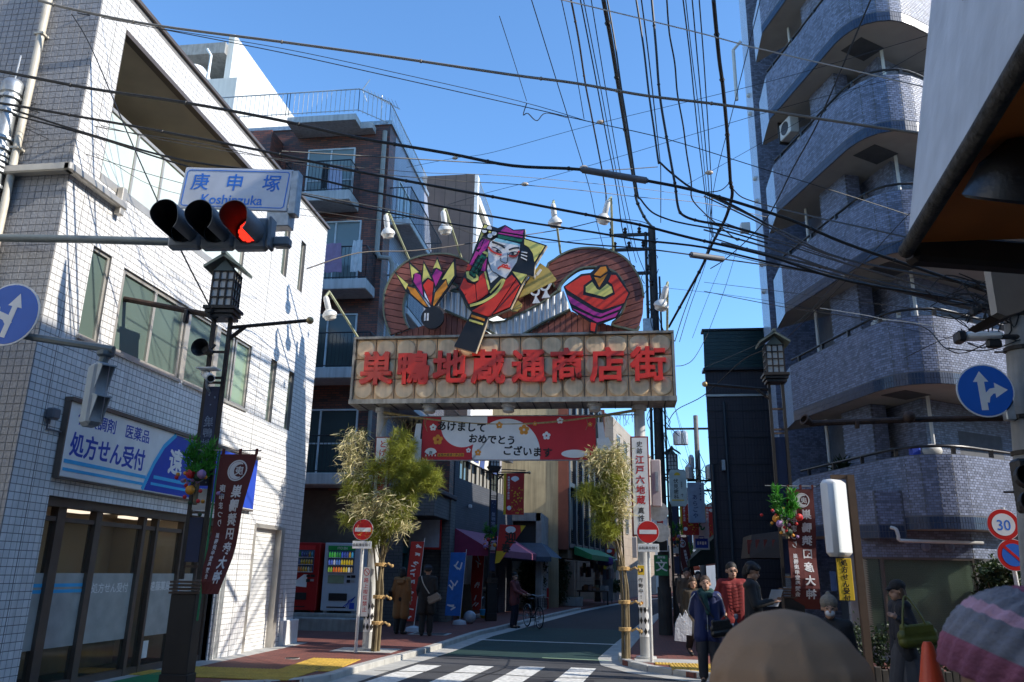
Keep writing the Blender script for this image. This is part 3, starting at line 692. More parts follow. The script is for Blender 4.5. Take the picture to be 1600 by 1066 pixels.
# brown panel clad building peeking over the brick one
t=thing('brown_clad_building','brown panel clad building with angular pale side seen above the gate','building',(-8,33,0))
mb=MB();mb.box(-12,-6.35,33,33.4,0,19.6);part('front_panel',mb,brickmat('brown_cladding',(.11,.085,.075),(.1,.075,.068),(.05,.04,.035),.5,3,'XZ',.02,.6,.3),t)
mb=MB();mb.add([(-6.35,33.0,0),(-6.35,44,0),(-6.35,44,15.8),(-6.35,33.4,18.6)],[(0,1,2,3)]);mb.box(-12,-6.36,33.4,44,0,15.5);mb.box(-6.5,-6.15,33.38,44,18.2,18.6)
part('side_wall',mb,whitep,t)
mb=MB();mb.box(-6.35,-6.2,33.0,33.4,0,19.55);part('edge_trim',mb,white,t)
railing(t,[(-9.5,35),(-6.6,35),(-6.6,40)],19.6,20.6,steel,.16,.012)
window(t,FR((-6.35,0,0),(0,1,0)),34.5,37.5,12.5,15,wfr,curt,2,-.03)
# gate artwork outlines and cable runs, world metres
BOARD=[(-2.853,9.138),(-2.531,9.015),(-2.37,9.085),(-2.176,8.959),(-1.926,8.965),(-1.929,8.75),(-1.441,8.558),(-1.699,8.112),(-1.725,7.837),(-1.849,7.878),(-1.995,7.617),(-2.217,7.12),(-2.695,6.929),(-2.95,6.145),(-3.422,6.295),(-3.065,7.053),(-3.342,7.506),(-3.367,7.629),(-3.146,8.225),(-2.93,8.911)]
PLATES=[('yellow',[(-2.834,9.105),(-2.756,9.07),(-2.863,8.86),(-2.959,8.674),(-2.9,8.926)]),('magenta',[(-2.479,8.93),(-2.363,9.053),(-2.19,8.928),(-1.955,8.928),(-1.982,8.752),(-2.528,8.878)]),('green',[(-2.519,8.85),(-1.981,8.714),(-1.992,8.645),(-2.529,8.774)]),('white',[(-2.564,8.769),(-2.024,8.603),(-2.036,8.465),(-2.096,8.188),(-2.331,7.811),(-2.507,7.909),(-2.641,8.021),(-2.72,8.241),(-2.742,8.524),(-2.692,8.679)]),('cyan',[(-2.559,8.769),(-2.024,8.603),(-2.029,8.565),(-2.332,8.634),(-2.613,8.701)]),('white',[(-2.732,8.164),(-2.596,7.983),(-2.491,7.862),(-2.657,7.714),(-2.707,7.869),(-2.743,8.018)]),('magenta',[(-2.935,8.663),(-2.831,8.773),(-2.919,8.537),(-2.995,8.502)]),('magenta',[(-2.813,8.773),(-2.711,8.727),(-2.771,8.531),(-2.899,8.357),(-2.969,8.407),(-2.901,8.523)]),('magenta',[(-3.006,8.477),(-2.928,8.43),(-3.013,8.299),(-3.084,8.136),(-3.144,8.157)]),('magenta',[(-2.822,8.214),(-2.754,8.305),(-2.798,7.983),(-2.881,8.011)]),('red',[(-3.174,8.164),(-3.09,8.123),(-3.133,8.007),(-3.214,8.035)]),('green',[(-2.88,8.397),(-2.759,8.305),(-2.971,7.903),(-3.035,7.868),(-3.138,7.964)]),('yellow',[(-2.863,8.428),(-2.814,8.47),(-2.73,8.423),(-2.742,8.329),(-2.766,8.318),(-2.767,8.387),(-2.827,8.408)]),('yellow',[(-3.215,7.985),(-3.145,8.001),(-3.142,7.914),(-3.031,7.824),(-2.981,7.841),(-2.989,7.915),(-2.942,7.895),(-2.921,7.784),(-3.043,7.739),(-3.187,7.848)]),('red',[(-3.246,7.862),(-3.165,7.73),(-3.053,7.69),(-3.152,7.515),(-3.226,7.451),(-3.337,7.619)]),('red',[(-3.041,7.696),(-2.999,7.67),(-2.959,7.297),(-3.126,7.241),(-3.219,7.426)]),('red',[(-2.989,7.694),(-2.926,7.753),(-2.906,7.876),(-2.815,7.959),(-2.703,7.472),(-2.885,7.34),(-2.942,7.312)]),('yellow',[(-2.809,7.971),(-2.774,7.982),(-2.671,7.586),(-2.705,7.538)]),('yellow',[(-2.68,7.501),(-2.426,7.792),(-2.362,7.796),(-2.6,7.535),(-2.656,7.47)]),('red',[(-2.358,7.741),(-2.196,7.877),(-2.107,7.782),(-2.365,7.371),(-2.63,6.963),(-2.701,6.944),(-3.045,7.076),(-2.818,7.218),(-2.579,7.371),(-2.427,7.539)]),('red',[(-2.095,7.757),(-2.019,7.639),(-2.24,7.139),(-2.601,6.981),(-2.351,7.346)]),('yellow',[(-2.183,7.959),(-1.869,7.872),(-1.991,7.681)]),('yellow',[(-1.931,8.706),(-1.49,8.532),(-1.708,8.174),(-1.738,8.361),(-1.833,8.52),(-1.933,8.587)]),('orange',[(-3.054,6.992),(-2.768,6.889),(-2.782,6.842),(-3.07,6.945)]),('yellow',[(-3.097,6.889),(-2.8,6.789),(-2.814,6.751),(-3.11,6.85)])]
STROKES=[('yellow',0.061,[(-3.098,7.192),(-2.825,7.269),(-2.597,7.408),(-2.442,7.585),(-2.359,7.778)]),('black',0.017,[(-2.511,7.709),(-2.714,7.457)]),('black',0.017,[(-2.01,7.663),(-2.307,7.309),(-2.615,6.972)]),('black',0.039,[(-2.651,8.665),(-2.493,8.602),(-2.359,8.509)]),('black',0.036,[(-2.27,8.462),(-2.154,8.501),(-2.037,8.503)]),('red',0.039,[(-2.724,8.548),(-2.651,8.451),(-2.532,8.384),(-2.432,8.349)]),('red',0.039,[(-2.262,8.324),(-2.121,8.307),(-2.042,8.428)]),('black',0.019,[(-2.654,8.545),(-2.55,8.51),(-2.433,8.399),(-2.533,8.415)]),('black',0.019,[(-2.274,8.343),(-2.21,8.403),(-2.076,8.398),(-2.116,8.337),(-2.224,8.335)]),('black',0.014,[(-2.436,8.284),(-2.459,8.238),(-2.411,8.187),(-2.305,8.161),(-2.292,8.388)]),('red',0.036,[(-2.507,8.023),(-2.438,8.076),(-2.35,8.054),(-2.233,8.016)]),('red',0.028,[(-2.424,8.094),(-2.38,8.117),(-2.345,8.091),(-2.304,8.102),(-2.286,8.065)]),('white',0.022,[(-1.989,8.407),(-1.866,8.372)]),('white',0.022,[(-1.997,8.339),(-1.865,8.291)]),('white',0.022,[(-1.996,8.277),(-1.87,8.204)]),('black',0.014,[(-2.732,8.164),(-2.625,7.974),(-2.498,7.887)]),('black',0.017,[(-3.252,7.856),(-3.131,7.766),(-2.977,7.709)]),('black',0.011,[(-3.049,7.942),(-2.848,8.308)]),('black',0.011,[(-3.004,7.904),(-2.794,8.275)]),('black',0.011,[(-3.095,8.006),(-2.955,7.939)]),('black',0.011,[(-3.039,8.097),(-2.899,8.024)]),('black',0.011,[(-2.983,8.194),(-2.843,8.127)]),('black',0.011,[(-2.927,8.286),(-2.793,8.225)])]
DOTS=[('black',0.03,(-2.528,8.446)),('black',0.03,(-2.181,8.371)),('black',0.069,(-2.821,8.938)),('black',0.069,(-2.718,8.991)),('black',0.069,(-2.602,8.866)),('black',0.069,(-2.695,8.806)),('white',0.055,(-2.821,8.938)),('white',0.055,(-2.718,8.991)),('white',0.055,(-2.602,8.866)),('white',0.055,(-2.695,8.806)),('yellow',0.025,(-2.704,8.908))]
FAN=[(-1.953,7.646),(-1.598,8.207),(-1.41,8.065),(-1.238,7.815),(-1.281,7.767),(-2.058,7.398)]
FANSMALL=[(-2.078,7.347),(-1.985,7.269),(-1.995,7.195),(-2.097,7.099),(-2.182,7.095),(-2.237,7.121)]
FANSTRIPE=[[(-1.683,7.958),(-1.597,8.071),(-1.551,8.039),(-1.648,7.901)],[(-1.74,7.868),(-1.697,7.94),(-1.671,7.921),(-1.71,7.836)]]
BELLS=[[(-1.701,7.472),(-1.673,7.471),(-1.655,7.395),(-1.586,7.282),(-1.762,7.275),(-1.712,7.388)],[(-1.485,7.586),(-1.445,7.591),(-1.428,7.5),(-1.365,7.402),(-1.558,7.389),(-1.502,7.496)]]
BELLARM=[[(-1.788,7.52),(-1.736,7.473),(-1.644,7.482),(-1.617,7.59)],[(-1.583,7.634),(-1.531,7.581),(-1.445,7.591),(-1.36,7.74)],[(-1.465,7.591),(-1.466,7.707)]]
FEATHERS=[[(-4.846,8.067),(-4.515,7.761),(-4.351,7.669),(-4.013,7.184),(-4.118,7.208),(-4.469,7.52),(-4.583,7.61)],[(-4.533,8.304),(-4.265,8.047),(-4.221,7.927),(-4.137,7.424),(-4.433,7.802)],[(-4.193,8.292),(-3.977,7.919),(-3.921,7.786),(-3.961,7.213),(-4.193,7.707),(-4.226,7.861)],[(-3.889,8.388),(-3.757,8.056),(-3.738,7.998),(-3.889,7.641),(-4.002,7.92)],[(-3.499,8.311),(-3.451,7.923),(-3.599,7.658),(-3.91,7.194),(-3.946,7.255),(-3.906,7.547),(-3.773,7.855)]]
FEATHERFILL=[('yellow',[(-4.8,8.003),(-4.524,7.761),(-4.567,7.636)]),('orange',[(-4.538,7.705),(-4.358,7.656),(-4.044,7.215),(-4.103,7.225),(-4.444,7.537)]),('yellow',[(-4.503,8.232),(-4.294,8.039),(-4.418,7.991),(-4.436,7.859)]),('magenta',[(-4.378,8.024),(-4.248,7.967),(-4.169,7.468),(-4.4,7.814)]),('yellow',[(-4.186,8.239),(-4.0,7.863),(-4.077,7.9),(-4.198,7.799)]),('red',[(-4.075,7.865),(-3.946,7.782),(-3.975,7.247),(-4.177,7.72)]),('yellow',[(-3.886,8.325),(-3.782,8.066),(-3.894,8.131),(-3.969,8.107)]),('magenta',[(-3.893,8.096),(-3.759,8.012),(-3.891,7.685),(-3.978,7.932)]),('yellow',[(-3.514,8.259),(-3.485,7.933),(-3.613,7.711),(-3.657,7.86),(-3.756,7.837)]),('orange',[(-3.664,7.826),(-3.624,7.668),(-3.912,7.228),(-3.93,7.254),(-3.893,7.538)])]
BALL=((-3.929,6.96),0.252)
BALLMARK=[[(-4.111,7.058),(-4.078,7.066),(-4.078,6.892),(-4.111,6.884)],[(-4.053,7.061),(-4.012,7.064),(-4.012,6.89),(-4.053,6.891)]]
TOP=[(-1.074,7.588),(-0.693,7.865),(-0.494,7.884),(-0.313,8.054),(-0.134,8.06),(-0.054,7.886),(0.072,7.869),(0.34,7.393),(0.068,6.878),(-0.351,6.708),(-0.388,6.52),(-0.528,6.548),(-0.518,6.778),(-0.897,7.069)]
TOPFILL=[('red',[(-1.042,7.578),(-0.674,7.813),(-0.506,7.833),(-0.468,7.73),(-0.644,7.6),(-0.654,7.381),(-0.206,7.259),(0.023,7.377),(-0.028,7.597),(-0.113,7.668),(-0.051,7.818),(0.047,7.815),(0.301,7.394),(0.206,7.18),(-0.249,7.031),(-0.404,7.097),(-0.994,7.509)]),('yellow',[(-0.596,7.565),(-0.457,7.67),(-0.352,7.498),(-0.297,7.479),(-0.141,7.618),(-0.052,7.548),(-0.023,7.421),(-0.205,7.326),(-0.598,7.446)]),('orange',[(-0.274,8.005),(-0.162,8.018),(-0.125,7.906),(-0.277,7.796),(-0.419,7.831)]),('orange',[(-0.412,7.779),(-0.277,7.749),(-0.134,7.847),(-0.308,7.547)]),('magenta',[(-0.995,7.391),(-0.406,6.998),(-0.25,6.952),(0.15,7.111),(0.118,7.042),(-0.29,6.879),(-0.43,6.916),(-0.916,7.195)]),('magenta',[(-0.885,7.086),(-0.431,6.866),(-0.291,6.83),(0.07,6.969),(0.021,6.871),(-0.362,6.757),(-0.853,7.051)]),('red',[(-0.495,6.761),(-0.386,6.733),(-0.423,6.558),(-0.504,6.58)])]
RINGL=[(-4.93,6.687),(-5.042,6.927),(-5.126,7.233),(-5.139,7.63),(-5.051,7.938),(-4.906,8.194),(-4.668,8.411),(-4.372,8.527),(-4.073,8.57),(-3.73,8.566),(-3.428,8.465),(-3.212,8.332),(-3.08,8.184),(-3.022,7.654),(-3.175,7.224),(-3.398,7.622),(-3.61,7.672),(-3.444,7.754),(-3.618,7.892),(-3.875,7.967),(-4.217,7.991),(-4.467,7.875),(-4.607,7.702),(-4.674,7.44),(-4.667,7.178),(-4.596,6.959),(-4.516,6.819)]
RINGR=[(-1.286,7.687),(-1.459,8.172),(-1.287,8.342),(-1.089,8.476),(-0.843,8.568),(-0.556,8.593),(-0.231,8.558),(0.051,8.459),(0.289,8.284),(0.481,7.996),(0.593,7.713),(0.631,7.415),(0.605,7.038),(0.518,6.749),(0.446,6.66),(0.213,6.715),(-0.06,6.805),(0.1,6.967),(0.224,7.216),(0.271,7.51),(0.197,7.769),(0.042,7.989),(-0.197,8.106),(-0.439,8.136),(-0.723,8.111),(-0.968,7.958),(-1.131,7.79),(-1.22,7.62)]
PANELL=[(-4.969,6.632),(-4.536,6.807),(-4.123,6.926),(-3.716,7.196),(-3.082,6.9),(-2.748,6.701),(-2.581,6.563)]
PANELR=[(-2.015,6.591),(-1.534,6.883),(-0.951,7.163),(-0.612,6.986),(-0.1,6.806),(0.212,6.707),(0.476,6.643),(0.678,6.622),(0.695,6.547)]
PANELM=[(-2.429,7.024),(-2.185,7.06),(-1.941,7.139),(-1.536,7.359),(-1.22,7.598),(-1.451,8.163),(-1.747,8.138),(-2.272,7.371),(-2.595,7.122)]
STRIP=[(-3.89,7.331),(-3.735,7.654),(-3.397,7.613),(-3.167,7.224),(-2.92,7.003),(-2.63,6.902),(-2.385,6.926),(-2.103,7.075),(-1.941,7.139),(-1.536,7.35),(-1.091,7.603),(-0.951,7.163),(-1.534,6.883),(-1.975,6.62),(-2.257,6.572),(-2.338,6.574),(-2.583,6.634),(-2.749,6.735),(-3.083,6.913),(-3.717,7.217)]
STRIPTOP=[(-3.397,7.613),(-3.167,7.224),(-2.92,7.003),(-2.63,6.902),(-2.385,6.926),(-2.103,7.075),(-1.941,7.139),(-1.536,7.35),(-1.22,7.598)]
STRIPBOT=[(-3.717,7.217),(-3.083,6.913),(-2.749,6.735),(-2.583,6.634)]
STRIPBOT2=[(-1.975,6.62),(-1.534,6.883),(-0.951,7.163)]
WIRES=[('g',0.022,[(-7.93,8.4,9.26),(-7.42,8.44,9.1),(-6.22,8.55,8.82),(-4.41,8.72,8.53),(-2.83,8.89,8.28),(-1.29,9.06,8.02),(-0.44,9.15,7.89),(0.48,9.26,7.71),(1.63,9.4,7.56),(3.99,9.71,7.2),(6.08,10.0,6.9)]),('k',0.008,[(-7.47,8.6,9.17),(-6.36,8.9,9.04),(-4.72,9.37,8.86),(-3.12,9.87,8.66),(-1.38,10.46,8.46),(-0.33,10.84,8.35),(0.85,11.28,8.24),(2.29,11.85,7.99),(4.72,12.88,7.59),(7.16,14.0,7.17)]),('k',0.006,[(-6.22,8.7,8.88),(-4.66,9.24,8.83),(-3.12,9.83,8.72),(-1.39,10.54,8.59),(-0.34,11.0,8.45)]),('k',0.024,[(-8.68,8.2,8.11),(-8.14,8.25,8.02),(-6.87,8.38,7.75),(-5.56,8.53,7.54),(-4.26,8.68,7.28),(-3.25,8.8,7.04),(-2.08,8.95,6.83),(-1.26,9.06,6.67),(-0.37,9.18,6.63),(0.44,9.29,6.49),(1.16,9.4,6.34),(2.19,9.56,6.01),(2.89,9.68,5.7),(3.89,9.85,5.35),(4.74,10.0,5.06)]),('k',0.013,[(-4.86,10.0,7.62),(-3.69,11.26,8.16),(-1.87,13.38,9.08),(-0.34,15.24,9.89),(1.07,17.0,10.85)]),('k',0.02,[(-8.56,8.2,7.58),(-8.03,8.25,7.52),(-6.83,8.38,7.3),(-5.8,8.49,7.1),(-4.51,8.64,6.84),(-3.16,8.81,6.54),(-1.85,8.98,6.29),(-1.26,9.06,6.18),(-0.14,9.22,5.97),(0.34,9.29,5.88),(0.97,9.39,5.72),(1.92,9.53,5.5),(2.92,9.7,5.19),(4.72,10.0,4.93)]),('k',0.016,[(-7.86,8.3,7.44),(-6.84,8.44,7.11),(-5.5,8.62,6.73),(-4.09,8.83,6.57),(-3.2,8.97,6.38),(-1.62,9.23,6.07),(-0.3,9.46,5.89),(0.35,9.58,5.8),(1.16,9.73,5.73),(1.98,9.89,5.56),(3.12,10.12,5.34),(4.94,10.5,5.02)]),('k',0.014,[(-7.84,8.3,7.36),(-6.89,8.69,7.2),(-5.76,9.2,6.96),(-4.47,9.83,6.82),(-3.09,10.54,6.75),(-1.57,11.37,6.76),(-0.59,11.93,6.8),(0.45,12.54,6.93),(1.34,13.07,7.0),(2.79,13.97,7.11),(4.41,15.0,7.24)]),('k',0.008,[(-8.06,8.5,7.65),(-7.07,9.01,7.55),(-5.82,9.7,7.6),(-4.46,10.52,7.61),(-2.7,11.66,7.9),(-1.71,12.32,8.12),(-0.64,13.07,8.34),(0.53,13.92,8.56),(1.83,14.88,8.84),(3.28,16.0,8.99)]),('k',0.006,[(-8.1,8.5,7.8),(-6.85,9.26,7.61),(-5.24,10.36,7.74),(-3.39,11.75,8.14),(-1.81,13.0,8.64),(0.58,15.02,9.3),(2.8,17.0,9.86)]),('k',0.006,[(-7.8,8.5,7.28),(-7.18,8.87,7.08),(-5.99,9.64,6.92),(-4.71,10.53,6.93),(-3.29,11.58,7.1),(-2.74,12.0,7.24)]),('k',0.005,[(-7.81,8.5,7.33),(-7.15,9.07,7.19),(-6.58,9.64,6.94),(-5.87,10.35,7.0),(-5.01,11.24,7.17),(-4.31,12.0,7.39)]),('k',0.01,[(-7.5,8.55,9.11),(-7.04,8.48,8.47),(-6.15,8.32,6.98),(-5.5,8.2,5.92)]),('k',0.012,[(-5.15,8.2,5.34),(-5.32,8.83,5.26),(-5.49,9.47,5.19),(-5.67,10.1,5.13)]),('k',0.008,[(-1.63,10.0,9.72),(-1.62,11.11,9.96),(-1.62,13.5,10.53)]),('k',0.01,[(-1.2,10.0,8.18),(-1.31,10.52,8.33),(-1.27,10.77,8.51),(-1.19,11.36,8.74),(-1.1,12.02,9.29),(-0.82,13.5,10.1)]),('k',0.011,[(-1.18,10.3,10.22),(-0.93,12.19,10.03),(-0.71,14.01,9.94),(-0.48,16.2,9.9),(-0.38,17.87,9.89),(-0.2,20.0,9.91)]),('k',0.011,[(-0.72,10.4,10.26),(-0.62,11.78,10.27),(-0.52,14.0,10.37)]),('n',0.02,[(-0.57,10.4,10.24),(-0.5,11.36,10.24),(-0.44,12.68,10.26),(-0.35,14.06,10.32),(-0.15,17.51,10.55),(-0.17,18.66,10.64),(-0.06,19.77,10.75),(0.0,21.0,10.86)]),('k',0.014,[(-0.43,10.5,10.32),(-0.22,12.3,9.95),(-0.07,13.77,9.72),(0.11,15.5,9.52),(0.21,16.98,9.36),(0.39,18.55,9.24),(0.66,20.7,9.1),(0.74,22.0,9.02)]),('k',0.012,[(-0.38,10.5,10.31),(-0.17,12.68,10.2),(0.0,14.71,10.19),(0.19,16.92,10.23),(0.38,19.1,10.32),(0.67,22.0,10.47)]),('k',0.012,[(-0.26,10.5,10.3),(-0.08,12.46,10.05),(0.07,14.11,9.91),(0.26,16.1,9.81),(0.44,17.79,9.77),(0.65,19.67,9.74),(1.06,22.0,9.78)]),('k',0.045,[(-0.07,10.5,10.28),(0.04,11.64,10.36),(0.16,13.18,10.52),(0.31,15.11,10.75),(0.61,19.06,11.3),(0.65,19.77,11.41),(0.8,20.84,11.59),(1.0,21.98,11.8),(1.26,23.2,12.08)]),('k',0.016,[(-0.01,10.5,10.28),(0.09,10.56,9.55),(0.17,10.62,8.79),(0.26,10.69,8.08),(0.37,10.78,7.1),(0.42,10.79,6.97),(0.58,10.82,6.77),(0.82,10.84,6.65),(1.05,10.87,6.59),(1.31,10.9,6.54),(1.66,10.94,6.47),(2.22,11.0,6.29)]),('k',0.018,[(0.44,10.6,10.32),(0.53,10.66,9.5),(0.59,10.73,8.71),(0.65,10.78,8.11),(0.7,10.82,7.59),(0.72,10.82,7.58),(0.87,10.84,7.42),(1.15,10.88,7.18),(1.44,10.91,7.05),(1.82,10.95,6.85),(2.24,11.0,6.58)]),('k',0.014,[(0.52,10.6,10.31),(0.7,12.31,10.44),(1.1,16.59,10.93),(1.19,17.71,11.08),(1.42,22.0,11.71)]),('k',0.022,[(0.68,10.6,10.3),(0.72,10.66,9.48),(0.75,10.72,8.69),(0.83,10.78,7.98),(0.92,10.83,7.28),(0.93,10.84,7.24),(0.96,10.87,6.87),(1.03,10.88,6.73),(1.26,10.91,6.64),(1.67,10.94,6.56),(2.23,11.0,6.39)]),('k',0.016,[(0.92,10.7,10.36),(0.97,11.1,10.05),(1.07,11.5,9.76),(1.13,11.93,9.46),(1.25,12.43,9.14),(1.33,12.87,8.86),(1.44,13.39,8.56),(1.47,13.7,8.38),(1.7,14.04,8.26),(1.96,14.38,8.18),(2.45,15.0,8.06)]),('k',0.014,[(1.17,10.7,10.34),(1.41,12.25,10.38),(1.62,13.75,10.47),(1.89,15.65,10.62),(2.3,18.43,10.9),(2.66,20.95,11.17),(2.86,22.0,11.3)]),('k',0.012,[(1.21,10.7,10.33),(1.44,12.23,10.36),(1.67,13.69,10.43),(1.94,15.55,10.56),(2.32,18.24,10.8),(2.71,20.98,11.08),(2.88,22.0,11.19)]),('k',0.013,[(1.31,10.7,10.32),(1.53,12.23,10.36),(1.74,13.69,10.43),(2.01,15.56,10.56),(2.38,18.24,10.8),(2.72,20.82,11.06),(2.9,22.0,11.18)]),('k',0.013,[(1.43,10.8,10.39),(1.65,12.33,10.42),(1.85,13.79,10.48),(2.1,15.64,10.6),(2.45,18.3,10.82),(2.73,20.69,11.05),(2.93,22.0,11.18)]),('k',0.04,[(1.65,10.8,10.37),(1.84,11.86,10.07),(1.97,12.48,9.91),(2.18,13.67,9.65),(2.39,14.99,9.39),(2.41,15.1,9.37),(2.49,15.52,9.3),(2.46,16.3,9.19),(2.36,17.07,9.13),(2.27,17.77,9.08),(2.16,18.81,8.99),(1.96,20.26,8.9),(1.6,23.0,8.77)]),('k',0.014,[(2.72,17.0,10.39),(2.49,17.0,10.18),(2.16,17.0,10.14)]),('k',0.016,[(2.75,17.0,10.21),(2.82,16.24,9.6),(3.07,14.92,8.75),(3.16,14.46,8.47),(3.49,12.68,7.4),(3.89,10.42,6.07),(3.95,10.0,5.8)]),('k',0.014,[(3.62,9.8,9.38),(3.41,12.0,8.9),(3.24,13.32,8.72),(3.03,15.1,8.51),(2.58,16.97,8.54),(2.28,18.0,8.65)]),('k',0.01,[(2.36,10.8,10.31),(2.33,13.7,10.24),(2.35,17.24,10.29),(2.65,21.0,10.38)]),('k',0.007,[(-5.87,20.0,12.84),(-4.33,19.38,12.71),(-3.17,18.91,12.56),(-0.38,17.74,12.53),(3.53,16.07,12.34),(6.36,14.82,12.34),(8.17,14.0,12.3)]),('k',0.007,[(-4.6,20.0,11.6),(-3.41,19.45,11.63),(-0.73,18.22,11.59),(3.5,16.21,11.66),(6.29,14.87,11.57),(8.05,14.0,11.53)]),('k',0.007,[(1.98,20.0,11.87),(3.87,18.17,12.1),(6.62,15.52,12.5),(8.24,14.0,12.7)]),('w',0.01,[(-1.48,9.0,9.39),(-0.62,9.06,9.15),(1.05,9.17,8.61),(1.69,9.22,8.39),(2.06,9.25,8.27),(3.95,9.4,7.7),(5.15,9.5,7.32)]),('k',0.022,[(1.98,16.0,9.62),(2.55,14.63,8.49),(3.05,13.35,7.44),(3.56,12.04,6.42),(4.49,9.84,5.15),(4.57,9.6,4.98)]),('k',0.018,[(1.98,16.0,9.55),(2.65,14.39,8.23),(3.2,12.96,7.06),(3.64,11.93,6.34),(4.51,9.85,5.12),(4.59,9.6,4.93)]),('k',0.016,[(1.94,16.0,8.94),(2.9,13.83,7.52),(3.58,12.16,6.4),(4.42,9.94,4.98),(4.54,9.6,4.78)]),('k',0.024,[(1.94,16.0,8.76),(2.84,13.93,7.43),(3.56,12.13,6.22),(4.4,9.97,4.97),(4.54,9.6,4.75)]),('k',0.028,[(2.29,16.0,8.44),(2.92,14.36,7.48),(3.55,12.62,6.46),(4.04,11.12,5.55),(4.39,10.02,4.93),(4.54,9.6,4.73)]),('k',0.018,[(2.17,16.0,8.54),(2.88,14.18,7.38),(3.6,12.28,6.21),(4.18,10.64,5.25),(4.39,10.02,4.9),(4.53,9.6,4.68)]),('k',0.01,[(1.95,16.0,9.1),(2.64,14.23,7.87),(3.13,12.93,7.02),(3.56,11.71,6.19),(3.85,10.89,5.68),(4.26,9.6,4.82)]),('k',0.01,[(1.8,15.0,7.92),(2.6,13.35,6.91),(3.16,12.2,6.26),(3.59,11.31,5.81),(4.11,10.23,5.41),(4.39,9.6,5.11)]),('k',0.007,[(1.88,16.0,7.57),(2.7,14.03,6.67),(3.32,12.49,5.96),(4.13,10.33,4.96),(4.26,9.8,4.57)]),('k',0.01,[(1.87,16.0,7.37),(2.46,14.76,6.74),(2.95,13.69,6.21),(3.3,12.95,5.86),(3.89,11.62,5.27),(4.18,10.96,4.96),(4.23,10.54,4.56),(4.33,10.27,4.4),(4.46,9.96,4.42),(4.51,9.8,4.47)]),('w',0.008,[(2.99,11.5,5.45),(3.37,10.81,5.11),(3.53,10.52,4.95),(3.68,10.25,4.83),(3.92,9.8,4.61)]),('k',0.007,[(2.83,13.0,5.46),(3.38,11.59,5.86),(3.9,10.25,6.31),(4.02,10.0,6.36)]),('k',0.007,[(4.24,12.0,4.8),(4.41,11.09,4.8),(4.54,10.46,4.74),(4.63,10.0,4.7)]),('k',0.012,[(2.87,22.0,11.19),(2.41,20.54,9.82),(1.67,18.27,7.74),(1.3,17.0,6.58)]),('k',0.009,[(2.87,22.0,11.13),(2.44,20.44,9.68),(1.82,18.46,7.9),(1.4,17.0,6.57)]),('k',0.009,[(3.28,20.0,10.09),(2.75,18.88,8.57),(2.17,17.77,7.13),(2.02,17.51,6.79),(1.7,17.02,6.2),(1.47,16.78,5.99),(1.27,16.6,5.92)]),('k',0.006,[(3.26,22.0,10.66),(2.42,19.43,8.59),(1.68,17.0,6.65)]),('k',0.006,[(1.78,24.0,6.47),(2.58,29.68,6.18),(3.9,38.96,5.76),(5.69,50.0,5.4)]),('k',0.01,[(1.62,24.0,7.27),(2.1,27.33,6.7),(2.94,32.7,5.86),(4.06,39.43,4.9),(5.97,50.0,3.53)]),('k',0.01,[(1.34,24.0,8.08),(1.79,29.09,7.5),(3.28,40.1,6.5),(4.84,50.0,5.77)]),('k',0.012,[(1.28,20.0,5.34),(1.45,19.19,5.5),(1.95,17.78,5.54),(2.43,16.09,5.77),(2.62,15.5,5.82),(2.86,14.9,5.79)]),('k',0.008,[(3.01,27.0,8.52),(3.97,22.51,8.01),(4.57,19.51,7.8),(4.98,16.44,7.94),(5.52,14.0,7.7)]),('n',0.014,[(-5.58,13.0,6.95),(-4.94,13.89,7.61),(-4.19,14.86,8.03),(-3.56,15.69,8.45),(-2.88,16.62,8.97),(-1.27,18.86,10.2),(-0.12,20.49,11.18),(0.81,21.8,11.69),(1.25,22.5,11.78)]),('k',0.01,[(-1.76,18.0,9.49),(-1.27,18.85,9.84),(-0.31,20.51,10.64),(0.82,22.5,11.59)]),('k',0.01,[(-4.58,10.0,6.94),(-3.61,11.87,7.48),(-3.0,13.14,7.78),(-2.2,15.0,8.12)]),('k',0.006,[(-0.54,22.0,9.91),(1.36,20.13,8.97),(3.52,17.92,7.78),(5.8,15.34,6.18),(6.88,14.0,5.34)])]
# ================================================================ THE STREET GATE
gt=thing('street_gate','big shopping street gate with red lettered sign and brown swirls across the road','gate',(-2.3,16.75,0))
panelm=mat('aged_cream_panel',(.80,.52,.28),.5,0,.2,3,.12,40,streak=.35,ocol=.1)
discm=mat('cream_disc',(.84,.60,.36),.4,0,.18,4,.1,30,streak=.2,ocol=.08)
frame_m=mat('dull_sign_frame',(.34,.32,.28),.5,.4,.3,5,.15,streak=.4)
boardm=mat('brown_red_board',(.27,.088,.066),.6,0,.2,4,.15,60,ocol=.14,streak=.15)
trimg=mat('green_grey_trim',(.13,.15,.11),.55,0,.2,6)
corr=mat('corrugated_grey_sheet',(.55,.57,.6),.35,.4,.15,5,.05)
letm=mat('red_letter_metal',(.72,.035,.02),.32,0,.14,2,.03,coat=.4)
pole_m=mat('grey_white_pole',(.52,.52,.5),.5,.1,.15,4,.15,streak=.25)
x0,x1,z0,z1=-5.68,1.18,5.2,6.56;GY=16.3
mb=MB();mb.box(x0,x1,GY+.06,GY+.62,z0,z1);part('sign_body',mb,frame_m,gt)
mb=MB();mb.box(x0-.05,x1+.05,GY-.06,GY+.66,z1,z1+.05);mb.box(x0-.05,x0,GY-.05,GY+.64,z0,z1);mb.box(x1,x1+.05,GY-.05,GY+.64,z0,z1);mb.box(x0-.06,x1+.06,GY-.07,GY+.68,z0-.10,z0);part('sign_frame',mb,frame_m,gt)
mb=MB()
for i in range(20):x=x0+(i+.5)*(x1-x0)/20;mb.box(x-.012,x+.012,GY-.05,GY+.66,z0-.112,z0-.1)
part('underside_seam',mb,darkmetal,gt)
nc=15;pw=(x1-x0)/nc;ph=(z1-z0)/3
